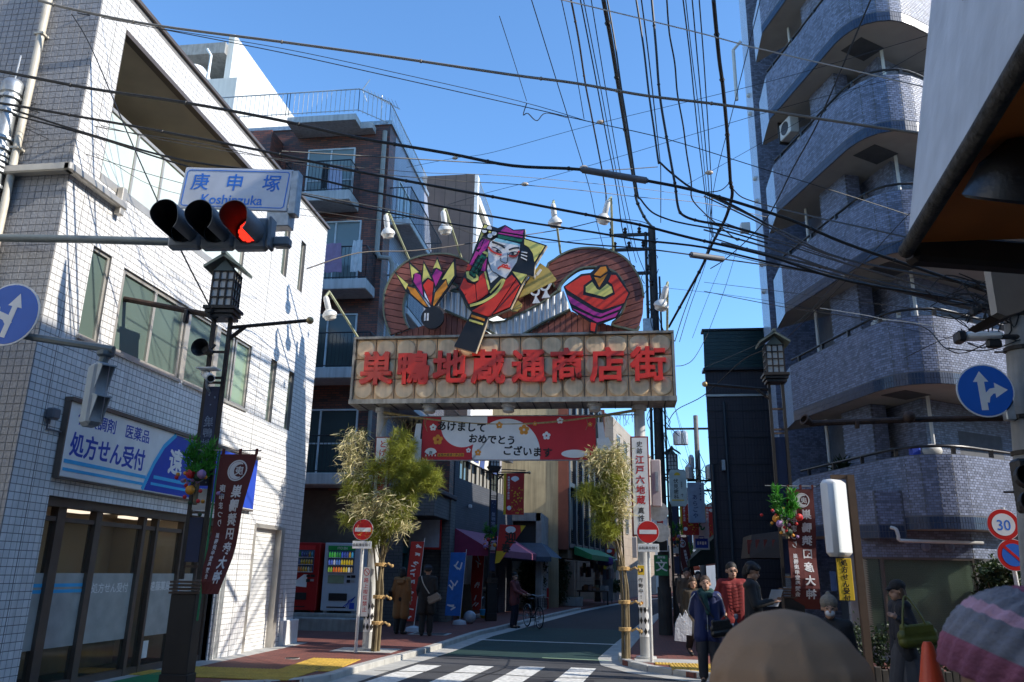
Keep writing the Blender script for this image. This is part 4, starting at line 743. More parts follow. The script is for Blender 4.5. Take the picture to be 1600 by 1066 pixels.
for i in range(nc):
 for j in range(3):
  T=FR((x0+(i+.5)*pw,GY+.06,z0+(j+.5)*ph));mb=MB(T);mb.bbox(-pw/2+.008,pw/2-.008,-ph/2+.008,ph/2-.008,0,.045,.01);p=part('panel',mb,panelm,gt)
  mb=MB(T);mb.lathe([(0,.068),(.05,.072),(.11,.066),(.17,.078),(.195,.07),(.205,.046)],(0,0,0),26);part('disc',mb,discm,p,True)
for c,x in zip('巣鴨地蔵通商店街',(-5.17,-4.35,-3.54,-2.70,-1.83,-1.02,-.17,.68)):
 mb=MB(FR((x,GY-.02,5.89)));mb.text(c,0,0,.76,-.06,.029,ext=.13,sx=.97);part('letter',mb,letm,gt)
# rings, boards, wave strip
TG=FR((0,GY+.12,0))
planks(gt,[RINGL],R(-12),.145,TG,0,.06,boardm,.018);planks(gt,[RINGR],R(17),.145,TG,0,.06,boardm,.018)
for pl in(PANELL,PANELR,PANELM):part('backing_sheet',MB(TG).prism(pl,-.085,-.07),darkmetal,gt);planks(gt,[pl],R(90),.125,TG,-.06,-.01,boardm,name='board')
for lp,wd in((RINGL,.04),(RINGR,.04)):
 mb=MB(TG);mb.stroke(spline([(a,b,0)for a,b in lp[:12]],3),wd,-.05,.085);mb.stroke(spline([(a,b,0)for a,b in lp[13:]],3),wd,-.05,.085)
 part('edge_trim',mb,trimg,gt)
for st in(STRIPTOP,STRIPBOT,STRIPBOT2):part('edge_trim',MB(TG).stroke(st,.035,.0,.11),trimg,gt)
# corrugated wave strip: folded sheet clipped to its outline
mb=MB(TG);xs=np.arange(min(p[0]for p in STRIP),max(p[0]for p in STRIP),.035);k=0
for xa,xb in zip(xs,xs[1:]):
 A=scan([STRIP],-(xa+1e-4),R(90));B=scan([STRIP],-(xb-1e-4),R(90));k+=1
 if not A or not B or len(A)!=len(B):continue
 for(a0,a1),(b0,b1)in zip(A,B):
  wa=.06+(.022 if(k//2)%2 else 0);wb_=.06+(.022 if((k+1)//2)%2 else 0)
  mb.add([(xa,a0,wa),(xb,b0,wb_),(xb,b1,wb_),(xa,a1,wa)],[(0,1,2,3)])
part('corrugated_strip',mb,corr,gt)
# posts and back structure
for x in(-5.12,.48):mb=MB();mb.cyl((x,16.75,PZ),(x,16.75,5.1),.115,n=18);mb.cyl((x,16.75,5.0),(x,16.75,5.1),.16,n=18);mb.cyl((x,16.75,PZ),(x,16.75,PZ+.04),.2,n=18);part('post',mb,pole_m,gt,True)
mb=MB()
for x in(-4.9,-3.2,-1.2,.3):mb.cyl((x,16.7,6.5),(x,16.7,7.9),.04);mb.tube([(x,16.7,7.7),(x,16.95,6.7)],.03)
part('back_brace',mb,darkmetal,gt)
# hanging lamps in a row under the sign
for x in(-4.0,-2.28,-.45):part('underside_lamp',MB().lathe([(.16,0),(.16,-.05),(.12,-.06),(.13,-.14),(.09,-.17),(0,-.17)],(x,16.5,z0-.1),14),pole_m,gt,True)
# ---- shuttlecock, battledore, top: flat painted boards standing proud of the gate
CM=dict(yellow=mat('paint_yellow',(.78,.70,.18),.45,0,.1),magenta=mat('paint_magenta',(.48,.03,.27),.45,0,.1),green=mat('paint_green',(.01,.14,.085),.45,0,.1),white=mat('paint_white',(.8,.8,.8),.5,0,.08),cyan=mat('paint_cyan',(.3,.62,.72),.5,0,.08),red=mat('paint_red',(.74,.04,.018),.42,0,.1),orange=mat('paint_orange',(.75,.27,.02),.45,0,.1),black=mat('paint_black',(.012,.012,.016),.4,0,.15))
CK=list(CM);CL=list(CM.values())
def board_thing(name,label,cat,outline,w0,w1,edge):
 c=np.mean(outline,0);t=thing(name,label,cat,(float(c[0]),16.05,float(min(p[1]for p in outline))));T=FR((0,16.1,0));mb=MB(T)
 if isinstance(outline[0][0],float):mb.prism(outline,w0,w1)
 part('backing_board',mb,edge,t);return t,T
pale=mat('pale_board_edge',(.5,.42,.3),.6)
t,T=board_thing('battledore','giant wooden battledore painted with a frowning kabuki actor above the gate sign','decoration',BOARD,-.04,.05,CM['black'])
mb=MB(T);mb.prism([(p[0]+.012,p[1]-.006)for p in BOARD],-.055,.045);part('board_edge',mb,pale,t)
for i,(c,p)in enumerate(PLATES):part('%s_paint'%c,MB(T).prism(p,.05,.058+.0012*i),CM[c],t)
for i,(c,w_,p)in enumerate(STROKES):part('painted_line',MB(T).stroke(spline([(a,b,0)for a,b in p],4),w_,.086,.092+.0011*i),CM[c],t)
for i,(c,r,p)in enumerate(DOTS):part('painted_dot',MB(T).disc(p[0],p[1],r,.086,.0965+.002*i,14),CM[c],t)
def centroid_scale(p,k):
 c=np.mean(p,0);return[tuple(c+(np.array(q)-c)*k)for q in p]
t=thing('shuttlecock','giant shuttlecock with pointed coloured feathers and black ball on the left swirl','decoration',(BALL[0][0],16.05,BALL[0][1]-BALL[1]));T=FR((0,16.12,0))
for i,p in enumerate(FEATHERS):
 mb=MB(T);mb.prism(centroid_scale(p,1.06),-.02,.03+.003*i);fo=part('feather',mb,CM['black'],t);mb=MB(T)
 for k in(2*i,2*i+1):mb.m=CK.index(FEATHERFILL[k][0]);mb.prism(FEATHERFILL[k][1],.03,.037+.003*i)
 part('feather_paint',mb,CL,fo)
mb=MB(T);mb.disc(BALL[0][0],BALL[0][1],BALL[1],-.02,.06,32);b=part('ball',mb,CM['black'],t);mb=MB(T)
for p in BALLMARK:mb.prism(p,.06,.064)
part('ball_highlight',mb,CM['white'],b)
t,T=board_thing('spinning_top','giant painted spinning top in red, yellow and magenta on the right swirl','decoration',TOP,-.03,.04,CM['black'])
for i,(c,p)in enumerate(TOPFILL):mb=MB(T);mb.prism(p,.04,.046+.002*i);part('%s_paint'%c,mb,CM[c],t)
gold=mat('dull_gold',(.58,.42,.11),.5,.1,.15,4)
t=thing('gold_fan','dull gold folding fan shape behind the battledore','decoration',(-2,16.2,7.0));T=FR((0,16.22,0));mb=MB(T);mb.prism(FAN,-.02,.02);part('fan_leaf',mb,gold,t)
mb=MB(T)
for p in FANSTRIPE:mb.prism(p,.02,.025)
part('stripe',mb,CM['white'],t)
t=thing('small_gold_fan','small scalloped gold fan below the battledore shoulder','decoration',(-2.6,16.2,6.8));mb=MB(T);mb.prism(FANSMALL,-.02,.02);part('fan_leaf',mb,gold,t);mb=MB(T)
for k in range(1,5):a=FANSMALL[-1];b_=FANSMALL[k];mb.stroke([a,((a[0]+b_[0])/2,(a[1]+b_[1])/2),b_],.012,.02,.024)
part('rib',mb,trimg,t)
for i in(0,1):
 t=thing('white_bell',['white bell shaped cut-out, lower of the pair under the gold fan','white bell shaped cut-out, upper of the pair under the gold fan'][i],'decoration',(BELLS[i][0][0],16.2,BELLS[i][2][1]));mb=MB(T);mb.prism(BELLS[i],-.01,.02);part('bell',mb,CM['white'],t)
 mb=MB(T);mb.stroke(spline([(a,b,0)for a,b in BELLARM[i]],4),.045,-.01,.015);part('arm',mb,CM['white'],t)
# ---- six arm lamps lighting the sign
def arm_lamp(base,bend,tip,label):
 t=thing('arm_lamp',label,'lamp',base,group='floodlights on arms over the gate');B_,E_,P_=V(base),V(bend),V(tip)
 mb=MB();mb.tube([B_,E_-(E_-B_)*.06,E_,E_+(P_-E_)*.5,P_],.026,8);part('arm',mb,mat('pale_green_arm',(.40,.42,.26),.5),t,True)
 d=V((.22 if bend[0]<-5 else.1 if tip[0]<-1.1 else-.3,.3,-1)).normalized()
 mb=MB();mb.lathe([(.0,-.02),(.045,0),(.06,.06),(.062,.26),(.05,.30)],P_,14,d);h=part('housing',mb,white,t,True)
 mb=MB();mb.lathe([(.055,.27),(.10,.31),(.15,.37),(.155,.42),(.125,.45),(.11,.5),(.05,.52),(0,.52)],P_,18,d);part('lamp_shade',mb,mat('white_shade',(.72,.70,.64),.25,coat=.5),h,True)
arm_lamp((-5.66,16.3,6.62),(-6.0,15.25,7.33),(-6.05,15.2,7.2),'white arm lamp leaning out at the far left end of the gate sign')
arm_lamp((-4.6,16.4,8.45),(-4.86,15.4,9.2),(-4.9,15.35,9.1),'white arm lamp above the crown of the left swirl, before the blue tiled wall')
arm_lamp((-3.4,16.4,8.45),(-3.6,15.4,9.24),(-3.63,15.35,9.14),'white arm lamp between the shuttlecock and the battledore')
arm_lamp((-1.16,16.4,8.5),(-1.24,15.4,9.3),(-1.25,15.35,9.2),'white arm lamp between the battledore and the right swirl')
arm_lamp((0.0,16.4,8.5),(-.02,15.4,9.32),(-.08,15.35,9.22),'white arm lamp over the crown of the right swirl, against the sky')
arm_lamp((1.1,16.3,6.62),(1.08,15.35,7.35),(1.05,15.3,7.25),'white arm lamp at the far right end of the gate sign')
# ---- straw rope and New Year banner
straw=mat('straw_rope',(.42,.31,.14),.9,0,.3,20,.6,60)
mb=MB();pts=[V((-5.05+5.45*i/40,16.62,4.98-.28*math.sin(math.pi*i/40)))for i in range(41)];mb.tube(pts,.03,6)
for i in range(41*4):
 k=i/164;
 if.2<k<.8:continue
 p=V((-5.05+5.45*k,16.62+rng.normal(0,.02),4.97-.28*math.sin(math.pi*k)));L=.12+.35*rng.random()*(1 if i%5==0 else.5);mb.tube([p,p+V((rng.normal(0,.03),0,-L*.5)),p+V((rng.normal(0,.06),0,-L))],.005,3)
solo('straw_rope',mb,straw,'sagging straw rope with hanging strands between the gate posts','rope')
def paper(x,label):
 mb=MB(FR((x,16.58,0)))
 s_=1 if x>-2 else-1
 for a in([(0,4.72),(.12,4.72),(.16,4.35),(.02,4.35)],[(-.02,4.38),(.22*1,4.4),(.42,4.02),(.36,3.9),(-.02,3.88)]):mb.prism([(s_*u,v)for u,v in a],0,.012);mb.T=mb.T@Matrix.Translation((0,0,.014))
 solo('paper_streamer',mb,mat('white_paper',(.7,.71,.72),.8),label,'paper streamer','folded papers on the straw rope')
paper(-.4,'folded white paper streamer at the right end of the new year banner');paper(-4.18,'folded white paper streamer at the left end of the new year banner')
t=thing('new_year_banner','wide red and white new year banner with black brush writing under the gate','banner',(-2.3,16.6,3.94));T=FR((0,16.6,0));bx0,bx1,bz0,bz1=-4.16,-.44,3.94,4.87
cl=mat('banner_red_cloth',(.55,.025,.035),.7,0,.06,2,.1,20)
mb=MB(T);mb.box(bx0,bx1,bz0,bz1,-.012,0);part('cloth',mb,cl,t)
mb=MB(T);bw,bh=bx1-bx0,bz1-bz0
def BP(x,y):return(bx0+(x-107)/1300*bw,bz1-(y-60)/323*bh)
def arc(cx,cy,r,a0,a1,n=20):return[BP(cx+r*math.cos(R(a0+(a1-a0)*i/n)),cy+r*math.sin(R(a0+(a1-a0)*i/n)))for i in range(n+1)]
mb.prism([BP(600,60),BP(248,60)]+arc(415,122,168,184,25,24)+[BP(600,130)],.001,.003)
mb.prism(arc(745,332,254,168,360,32)+[BP(998,381),BP(490,381)],.003,.0045)
def plum(cx,cy,r,m_,c2=2):
 mb.m=m_
 for k in range(5):a=R(-90+72*k);u,v=BP(cx+r*.62*math.cos(a),cy+r*.62*math.sin(a));mb.disc(u,v,r*.42*bw/1300,.005,.007,12)
 u,v=BP(cx,cy);mb.m=c2;mb.disc(u,v,r*.2*bw/1300,.007,.008,8)
plum(188,140,26,0);plum(228,233,38,1);plum(692,126,26,1,0);plum(878,162,39,1,0);plum(959,117,16,1,0);plum(1046,207,30,0);plum(1146,95,24,0);plum(1367,125,17,1,0);plum(464,313,18,0);plum(537,330,24,1,0)
mb.m=3;k=bw/1300
for st,x,y,sz in(('あけまして',405,135,72),('おめでとう',640,232,68),('ございます',905,322,70)):
 u,v=BP(x,y);mb.text(st,u,v,sz*k*1.06,.010,.026,rot=R(-3))
u,v=BP(178,330)
mb.m=0;mb.prism([BP(178+46*math.cos(R(a)),330+36*math.sin(R(a)))for a in range(180,361,12)]+[BP(178+40*math.cos(R(a)),326+18*math.sin(R(a)))for a in range(0,181,15)],.008,.009)
for dx in(-36,-12,12,36):uu_,vv_=BP(178+dx,350);mb.box(uu_-.012,uu_+.012,vv_-.018,vv_+.018,.008,.009)
mb.m=3;mb.text('商',u,v,.08,.010,.012);mb.m=1;a0,b0=BP(232,358);a1,b1=BP(432,334);mb.box(a0,a1,b0,b1,.008,.009);mb.m=3;mb.text('巣鴨地蔵通り商店街',*BP(332,346),.062,.010,.006,sx=1.0)
mb.m=0;c0=BP(1250,340);mb.disc(c0[0],c0[1],95*k,.008,.009,28,30*k)
part('print',mb,[print_white,print_orange,print_red,print_black],t)
mb=MB();
for z in(bz1+.01,bz0-.01):mb.cyl((bx0-.9 if z>4.5 else bx0,16.6,z),(bx1+.9 if z>4.5 else bx1,16.6,z),.012,n=6)
part('rod',mb,steel,t)
# ---- tall signs on the posts
def tall_sign(x0,x1,z0,z1,txts,label):
 t=thing('post_sign',label,'sign',((x0+x1)/2,16.5,z0));T=FR((0,16.45,0));mb=MB(T);mb.bbox(x0,x1,z0,z1,-.12,0,.008);part('frame',mb,mat('red_brown_frame',(.2,.03,.025),.5),t)
 mb=MB(T);mb.box(x0+.03,x1-.03,z0+.03,z1-.03,0,.006);part('face',mb,print_white,t);mb=MB(T);c=(x0+x1)/2
 for st,v,sz,m_,b_ in txts:mb.m=m_;mb.text(st,c,v,sz,.010,b_,vert=True,pitch=1.12)
 part('lettering',mb,[print_red,print_black],t)
tall_sign(-5.15,-4.80,2.82,4.42,[('とげぬき地蔵尊',4.26,.165,0,.018)],'tall white sign with red characters on the left gate post')
tall_sign(.27,.64,2.40,4.40,[('史跡',4.24,.125,1,.01),('江戸六地蔵',3.92,.18,0,.022),('真性寺',2.9,.135,1,.012),('参',2.5,.1,1,.01)],'tall white sign naming the six jizo statues on the right gate post')
# ---- no-entry signs with plates
nored=mat('sign_red',(.56,.02,.015),.3,0,.04,coat=.3);nowhite=mat('sign_white',(.75,.75,.73),.35,0,.05)
def no_entry(x,y,z,label):
 t=thing('no_entry_sign',label,'road sign',(x,y,PZ),group='no entry signs at the gate');xb=x+.0
 mb=MB();mb.cyl((xb,y+.06,PZ),(xb,y+.06,z+.2),.032,n=12);part('pole',mb,mat('white_post',(.66,.65,.62),.4,.2,streak=.2),t,True)
 T=FR((x,y,z));mb=MB(T);mb.disc(0,0,.215,-.012,0,36);d=part('disc',mb,nowhite,t)
 mb=MB(T);mb.disc(0,0,.205,0,.003,36);part('red_face',mb,nored,d);mb=MB(T);mb.box(-.165,.165,-.04,.04,.003,.006);part('white_bar',mb,nowhite,d)
 T=FR((x,y,z-.30));mb=MB(T);mb.bbox(-.20,.20,-.075,.075,-.01,0,.004);p=part('plate',mb,nowhite,t);mb=MB(T);mb.text('自転車を除く',0,0,.064,.004,.008);part('lettering',mb,print_black,p)
no_entry(-5.18,16.1,2.45,'red no entry disc with plate on white post beside the left pine bundle')
no_entry(.56,16.0,2.46,'red no entry disc with plate on white post beside the right gate post')
# small notices and boxes on the right post
t=thing('meter_box','tall pale metal box strapped to the right gate post','box',(.78,16.8,2.9));mb=MB();mb.bbox(.68,.88,16.65,16.9,3.0,3.95,.015);part('box',mb,mat('pinkish_grey_box',(.5,.44,.43),.5),t);mb=MB();mb.box(.76,.82,16.63,16.652,3.3,3.7);part('door',mb,steel,t)
for i,(x,z,r)in enumerate(((.82,2.92,.2),(.84,2.5,.19))):
 mb=MB(FR((x,16.95,z),(-1,0,0)));mb.disc(0,0,r,0,.012,28);solo('round_sign',mb,steel,['grey back of a round road sign, upper one behind the right post','grey back of a round road sign, lower one behind the right post'][i],'road sign','sign backs behind the right post')
t=thing('warning_notice','yellow and white camera notice wrapped on the lower right gate post','notice',(.48,16.6,.95));T=FR((.44,16.62,0));mb=MB(T);mb.box(-.09,.05,1.05,1.85,0,.008);part('sheet',mb,print_white,t)
mb=MB(T);mb.m=0;mb.box(-.085,.045,1.66,1.84,.008,.01);mb.m=1;mb.prism([(-.06,1.7),(.02,1.72),(.02,1.78),(-.02,1.78)],.01,.012);mb.text('作動中!!',-.03,1.56,.095,.01,.008,vert=True,pitch=1.1);mb.m=2;mb.disc(-.02,1.13,.03,.01,.012,10)
part('print',mb,[print_yellow,print_black,print_orange],t)
def lozenge_band(x,z0,z1,label):
 t=thing('post_guard',label,'post guard',(x,16.75,z0));mb=MB();mb.lathe([(.119,z0),(.119,z1)],(x,16.75,0),18);part('sleeve',mb,print_white,t,True);mb=MB()
 for a in range(-80,81,40):
  for k in range(3):z=z0+.1+k*.2;T=FR((x+.12*math.sin(R(a)),16.75-.12*math.cos(R(a)),z),(math.cos(R(a)),math.sin(R(a)),0));mb.T=T;mb.prism([(0,-.07),(.035,0),(0,.07),(-.035,0)],0,.004)
 part('lozenge',mb,print_black,t)
lozenge_band(.48,.5,1.04,'white guard with black lozenges low on the right gate post');lozenge_band(-5.12,.45,1.0,'white guard with black lozenges low on the left gate post')
t=thing('no_smoking_notice','white strip with red ring and red characters on the left gate post','notice',(-5.2,16.6,.9));T=FR((-5.2,16.62,0));mb=MB(T);mb.box(-.075,.075,.75,1.72,0,.008);part('sheet',mb,print_white,t)
mb=MB(T);n=20
for i in range(n):a,b=2*math.pi*i/n,2*math.pi*(i+1)/n;mb.add([(.05*math.cos(a),1.62+.06*math.sin(a),.01),(.062*math.cos(a),1.62+.074*math.sin(a),.01),(.062*math.cos(b),1.62+.074*math.sin(b),.01),(.05*math.cos(b),1.62+.06*math.sin(b),.01)],[(0,1,2,3)])
mb.stroke([(-.04,1.66),(.04,1.58)],.012,.009,.011);mb.text('路上喫煙禁止',0,1.46,.1,.01,.008,vert=True,pitch=1.15);part('print',mb,print_red,t)

# ================================================================ pine and bamboo bundles tied to the posts
pine=leafmat('pine_needles',(.30,.32,.05),.35,.35);dryb=leafmat('dry_bamboo_leaves',(.64,.56,.32),.3,.3);grnb=leafmat('green_bamboo_leaves',(.2,.22,.07),.3,.3)
trunkm=mat('bamboo_bark',(.16,.12,.06),.7,0,.3,6,.3);ropem=mat('straw_tie',(.5,.32,.13),.9,0,.25,30,.7,90)
def blades(c,d,L,wd,curl=.25):
 """leaf blades: centre array, unit direction array, lengths, widths -> quads (two per blade)"""
 n=len(c);s_=np.cross(d,rng.normal(size=(n,3)));s_/=np.linalg.norm(s_,axis=1)[:,None]+1e-9;nn=np.cross(d,s_);L=L[:,None];wd=np.broadcast_to(wd,(n,))[:,None]
 mid=c+d*L*.5+nn*L*.06;tip=c+d*L-np.array([0,0,1])*L*curl*.4;tip2=tip+s_*wd*.1
 v=np.stack([c-s_*wd*.25,c+s_*wd*.25,mid+s_*wd*.5,mid-s_*wd*.5,tip2,tip-s_*wd*.1],1).reshape(-1,3);b=np.arange(n)[:,None,None]*6
 return v,(b+np.array([[0,1,2,3],[3,2,4,5]])[None]).reshape(-1,4)
def unit(a):return a/(np.linalg.norm(a,axis=1)[:,None]+1e-9)
def tufts(cs,per,L,wd,up=.5,spread=1.):
 cs=np.repeat(np.array(cs),per,0);d=unit(rng.normal(size=cs.shape)*spread+np.array([0,-.1,up]));return blades(cs+rng.normal(0,.012,cs.shape),d,L*(.7+.6*rng.random(len(cs))),wd)
def blobpts(spec,k=1.0):
 out=[]
 for x,y,z,rx,ry,rz,n in spec:
  p=unit(rng.normal(size=(int(n*k),3)))*(rng.random((int(n*k),1))**.45);out.append(p*np.array([rx,ry,rz])+np.array([x,y,z]))
 return np.vstack(out)
def pine_bundle(x,y,label,pines,bamb,h,tips):
 t=thing('pine_and_bamboo',label,'plant',(x,y,PZ),group='new year pine bundles on the gate posts')
 for k in range(5):
  a=k*1.25;bx,by=x+.06*math.cos(a),y+.085*math.sin(a);tx,ty,tz=tips[k%len(tips)]
  mb=MB();mb.tube(spline([(bx,by,PZ),(bx+.01,by,1.0),(bx+(tx-x)*.03,by,h*.75),(x+(tx-x)*.4,y+(ty-y)*.6,(h*.7+tz)/2+.25),(tx,ty,tz)],5),[max(.008,.034-.0014*i)for i in range(21)],7);part('trunk',mb,trunkm,t,True)
 mb=MB()
 for z in(.62,1.12,1.75):
  for q in range(3):mb.tube([(x+.108*math.cos(a*R(30)),y+.108*math.sin(a*R(30)),z+q*.022)for a in range(13)],.016,5)
  mb.tube([(x+.12,y-.12,z),(x+.22,y-.2,z+.05),(x+.3,y-.2,z-.01)],.022,5);mb.ball((x+.3,y-.2,z),.035,8,6)
 part('rope',mb,ropem,t)
 mb=MB()
 P=blobpts(pines,.10)
 for p in P[::2]:mb.tube([(x,y,min(max(PZ+.6,p[2]-.7),h)),((x+p[0])/2,(y+p[1])/2,p[2]-.25),tuple(p)],.007,4)
 part('twigs',mb,trunkm,t,kind='stuff')
 v,f=tufts(blobpts(pines,1.7),26,.16,.008,.5);npmesh('pine_needles',v,f,pine,t,'stuff')
 P=blobpts(bamb);d=rng.normal(size=(len(P)*5,3))*np.array([1,1,.6])+np.array([-.2,-.2,-.5]);v,f=blades(np.repeat(P,5,0)+rng.normal(0,.05,(len(P)*5,3)),unit(d),.12+.08*rng.random(len(P)*5),.018);npmesh('dry_leaves',v,f,[dryb],t,'stuff')
 P=blobpts(bamb,.5);d=rng.normal(size=(len(P)*4,3))+np.array([0,0,-.3]);v,f=blades(np.repeat(P,4,0)+rng.normal(0,.06,(len(P)*4,3)),unit(d),.11+.06*rng.random(len(P)*4),.016);npmesh('green_leaves',v,f,[grnb],t,'stuff')
pine_bundle(-4.88,16.5,'bushy pine and bamboo bundle tied to the left gate post',[(-4.55,16.4,4.1,.3,.3,.5,70),(-4.2,16.4,3.6,.55,.35,.36,90),(-3.9,16.4,3.45,.3,.25,.3,30),(-4.95,16.35,3.7,.4,.3,.3,40),(-5.5,16.4,3.3,.45,.3,.3,40),(-4.5,16.4,3.1,.5,.3,.35,60),(-5.45,16.4,2.65,.4,.25,.25,25),(-4.65,16.35,2.6,.4,.25,.2,40),(-5.0,16.35,2.3,.35,.25,.2,30)],
 [(-5.6,16.45,4.15,.4,.3,.5,110),(-5.5,16.4,3.6,.4,.3,.4,80),(-4.75,16.3,2.9,.55,.3,.4,110),(-5.3,16.3,2.95,.4,.3,.35,70),(-4.5,16.3,2.55,.4,.2,.25,45)],2.1,[(-5.7,16.5,4.4),(-4.55,16.4,4.5),(-4.0,16.4,3.7),(-5.6,16.4,3.3),(-4.6,16.3,3.4),(-5.0,16.4,3.8)])
pine_bundle(.08,16.55,'drooping pine and bamboo bundle tied to the right gate post',[(-.55,16.4,3.25,.3,.3,.2,34),(-.3,16.4,2.95,.32,.3,.3,55),(-.25,16.4,2.5,.28,.25,.22,40),(-.05,16.4,3.5,.25,.25,.4,40)],
 [(-.35,16.4,3.85,.38,.3,.35,100),(-.05,16.4,3.6,.32,.3,.6,140),(.05,16.4,3.0,.25,.25,.45,80),(0,16.4,4.0,.22,.2,.35,60)],2.2,[(-.6,16.4,4.0),(.0,16.4,4.35),(-.5,16.4,3.2),(-.1,16.4,4.1),(-.3,16.4,2.7),(.1,16.4,3.7)])
# ================================================================ LANTERN LAMP POSTS
roofm=mat('green_grey_roof',(.10,.13,.115),.6,0,.2,5);paperm=mat('lantern_panel',(.55,.55,.52),.5,0,.08);post_m=mat('dark_brown_post',(.022,.018,.016),.5,.1,.2,5)
bluecl=mat('navy_panel',(.02,.03,.075),.6,0,.2,3);maroon=mat('maroon_cloth',(.10,.018,.016),.85,0,.12,3,.15,30)
festred=mat('festival_red',(.5,.03,.02),.75,0,.08,3);festyel=mat('festival_yellow',(.68,.42,.02),.75,0,.1,5)
def make_lamp():
 t=thing('lantern_lamp_post','','street lamp',(0,0,0),local=True,group='lantern lamp posts along the shopping street')
 mb=MB();mb.bbox(-.18,.18,-.15,.15,0,.25,.01);mb.bbox(-.165,.165,-.135,.135,.25,1.22,.008);part('base',mb,post_m,t)
 mb=MB()
 for i in range(4):mb.box(-.19,.19,-.16,.16,1.22+i*.045,1.22+i*.045+.025)
 part('collar',mb,mat('worn_brown_wood',(.09,.055,.035),.7),t)
 for x in(-.14,.1):mb=MB();mb.box(x,x+.05,-.03,.03,1.4,5.0);part('upright',mb,post_m,t)
 mb=MB()
 for z in(1.55,2.25,4.05,4.12,4.5):mb.box(-.09,.1,-.02,.02,z,z+.03)
 part('rung',mb,mat('worn_brown_wood',(.09,.055,.035)),t)
 mb=MB()
 for i,(a,b)in enumerate(((.18,5.0),(.205,5.06),(.23,5.12))):mb.box(-a,a,-a*.8,a*.8,b,b+.045)
 part('lantern_tray',mb,post_m,t)
 mb=MB();h0,h1=5.17,5.70;hw,hd=.155,.135
 for x in(-hw,-hw/3,hw/3,hw):mb.box(x-.012,x+.012,-hd-.012,-hd+.008,h0,h1);mb.box(x-.012,x+.012,hd-.008,hd+.012,h0,h1)
 for y in(-hd,-hd/3,hd/3,hd):mb.box(-hw-.012,-hw+.008,y-.01,y+.01,h0,h1);mb.box(hw-.008,hw+.012,y-.01,y+.01,h0,h1)
 for k in range(5):z=h0+(h1-h0)*k/4;mb.box(-hw-.014,hw+.014,-hd-.014,-hd,z-.01,z+.01);mb.box(-hw-.014,hw+.014,hd,hd+.014,z-.01,z+.01);mb.box(-hw-.014,-hw,-hd,hd,z-.01,z+.01);mb.box(hw,hw+.014,-hd,hd,z-.01,z+.01)
 lf=part('lantern_frame',mb,post_m,t)
 mb=MB();mb.box(-hw+.01,hw-.01,-hd+.006,hd-.006,h0,h1);part('panel',mb,paperm,lf)
 mb=MB();a=.27;b=.24
 for s_ in(-1,1):mb.add([(s_*.0,-b,5.90),(s_*a,-b,5.72),(s_*a,b,5.72),(s_*.0,b,5.90),(0,-b,5.95),(s_*(a+.01),-b,5.755),(s_*(a+.01),b,5.755),(0,b,5.95)],[(0,1,2,3),(4,7,6,5),(0,4,5,1),(3,2,6,7),(1,5,6,2)])
 mb.add([(-.15,-.16,5.7),(.15,-.16,5.7),(0,-.16,5.88)],[(0,1,2)]);mb.add([(-.15,.16,5.7),(0,.16,5.88),(.15,.16,5.7)],[(0,1,2)]);mb.box(-.03,.03,-b-.02,b+.02,5.93,5.98);part('roof',mb,roofm,t)
 mb=MB();T=FR((0,-.035,0));mb.T=T;mb.box(-.088,.098,2.62,4.0,-.02,.0);nb=part('name_banner',mb,bluecl,t);mb=MB(T);mb.text('巣鴨地蔵通り',.005,3.5,.14,.004,.004,vert=True,pitch=1.1)
 for k in range(22):mb.disc(-.07+.155*rng.random(),2.66+1.3*rng.random(),.012,.003,.005,6)
 part('lettering',mb,mat('pale_blue_print',(.22,.27,.36),.7),nb)
 mb=MB();mb.T=T;mb.box(-.085,.095,1.62,2.2,-.02,0);part('info_board',mb,bluecl,t)
 mb=MB();mb.box(-.08,.1,-.03,.01,2.3,2.58);part('speaker_box',mb,paperm,t)
 mb=MB();mb.cyl((.12,0,4.88),(1.25,0,5.0),.028,n=8);mb.cyl((.12,0,4.7),(.35,0,4.9),.03,n=6);am=part('side_arm',mb,post_m,t);mb=MB();mb.ball((1.28,0,5.0),.055);part('finial',mb,mat('brass_ball',(.45,.33,.16),.4,.3),am,True)
 return t
lp=make_lamp();lp.location=(-5.63,10.3,PZ);lp.rotation_euler=(0,0,R(6));lp['label']='dark lantern lamp post in front of the pharmacy, with loudspeaker and camera'
def lamp_at(x,y,rz,label):return copy_tree(lp,(x,y,PZ),rz,label)
lamp_at(2.93,14.8,R(180),'lantern lamp post by the purple clad building with pale ball on its arm')
lamp_at(-4.33,27.9,R(20),'lantern lamp post before the pink awning with red festival flags')
lamp_at(-1.35,50.2,R(15),'distant lantern lamp post by the green shop awning')
lamp_at(1.95,28.8,R(170),'lantern lamp post behind the thick utility pole and dental sign')
lamp_at(3.6,43,R(170),'distant lantern lamp post before the far grey gabled roof')
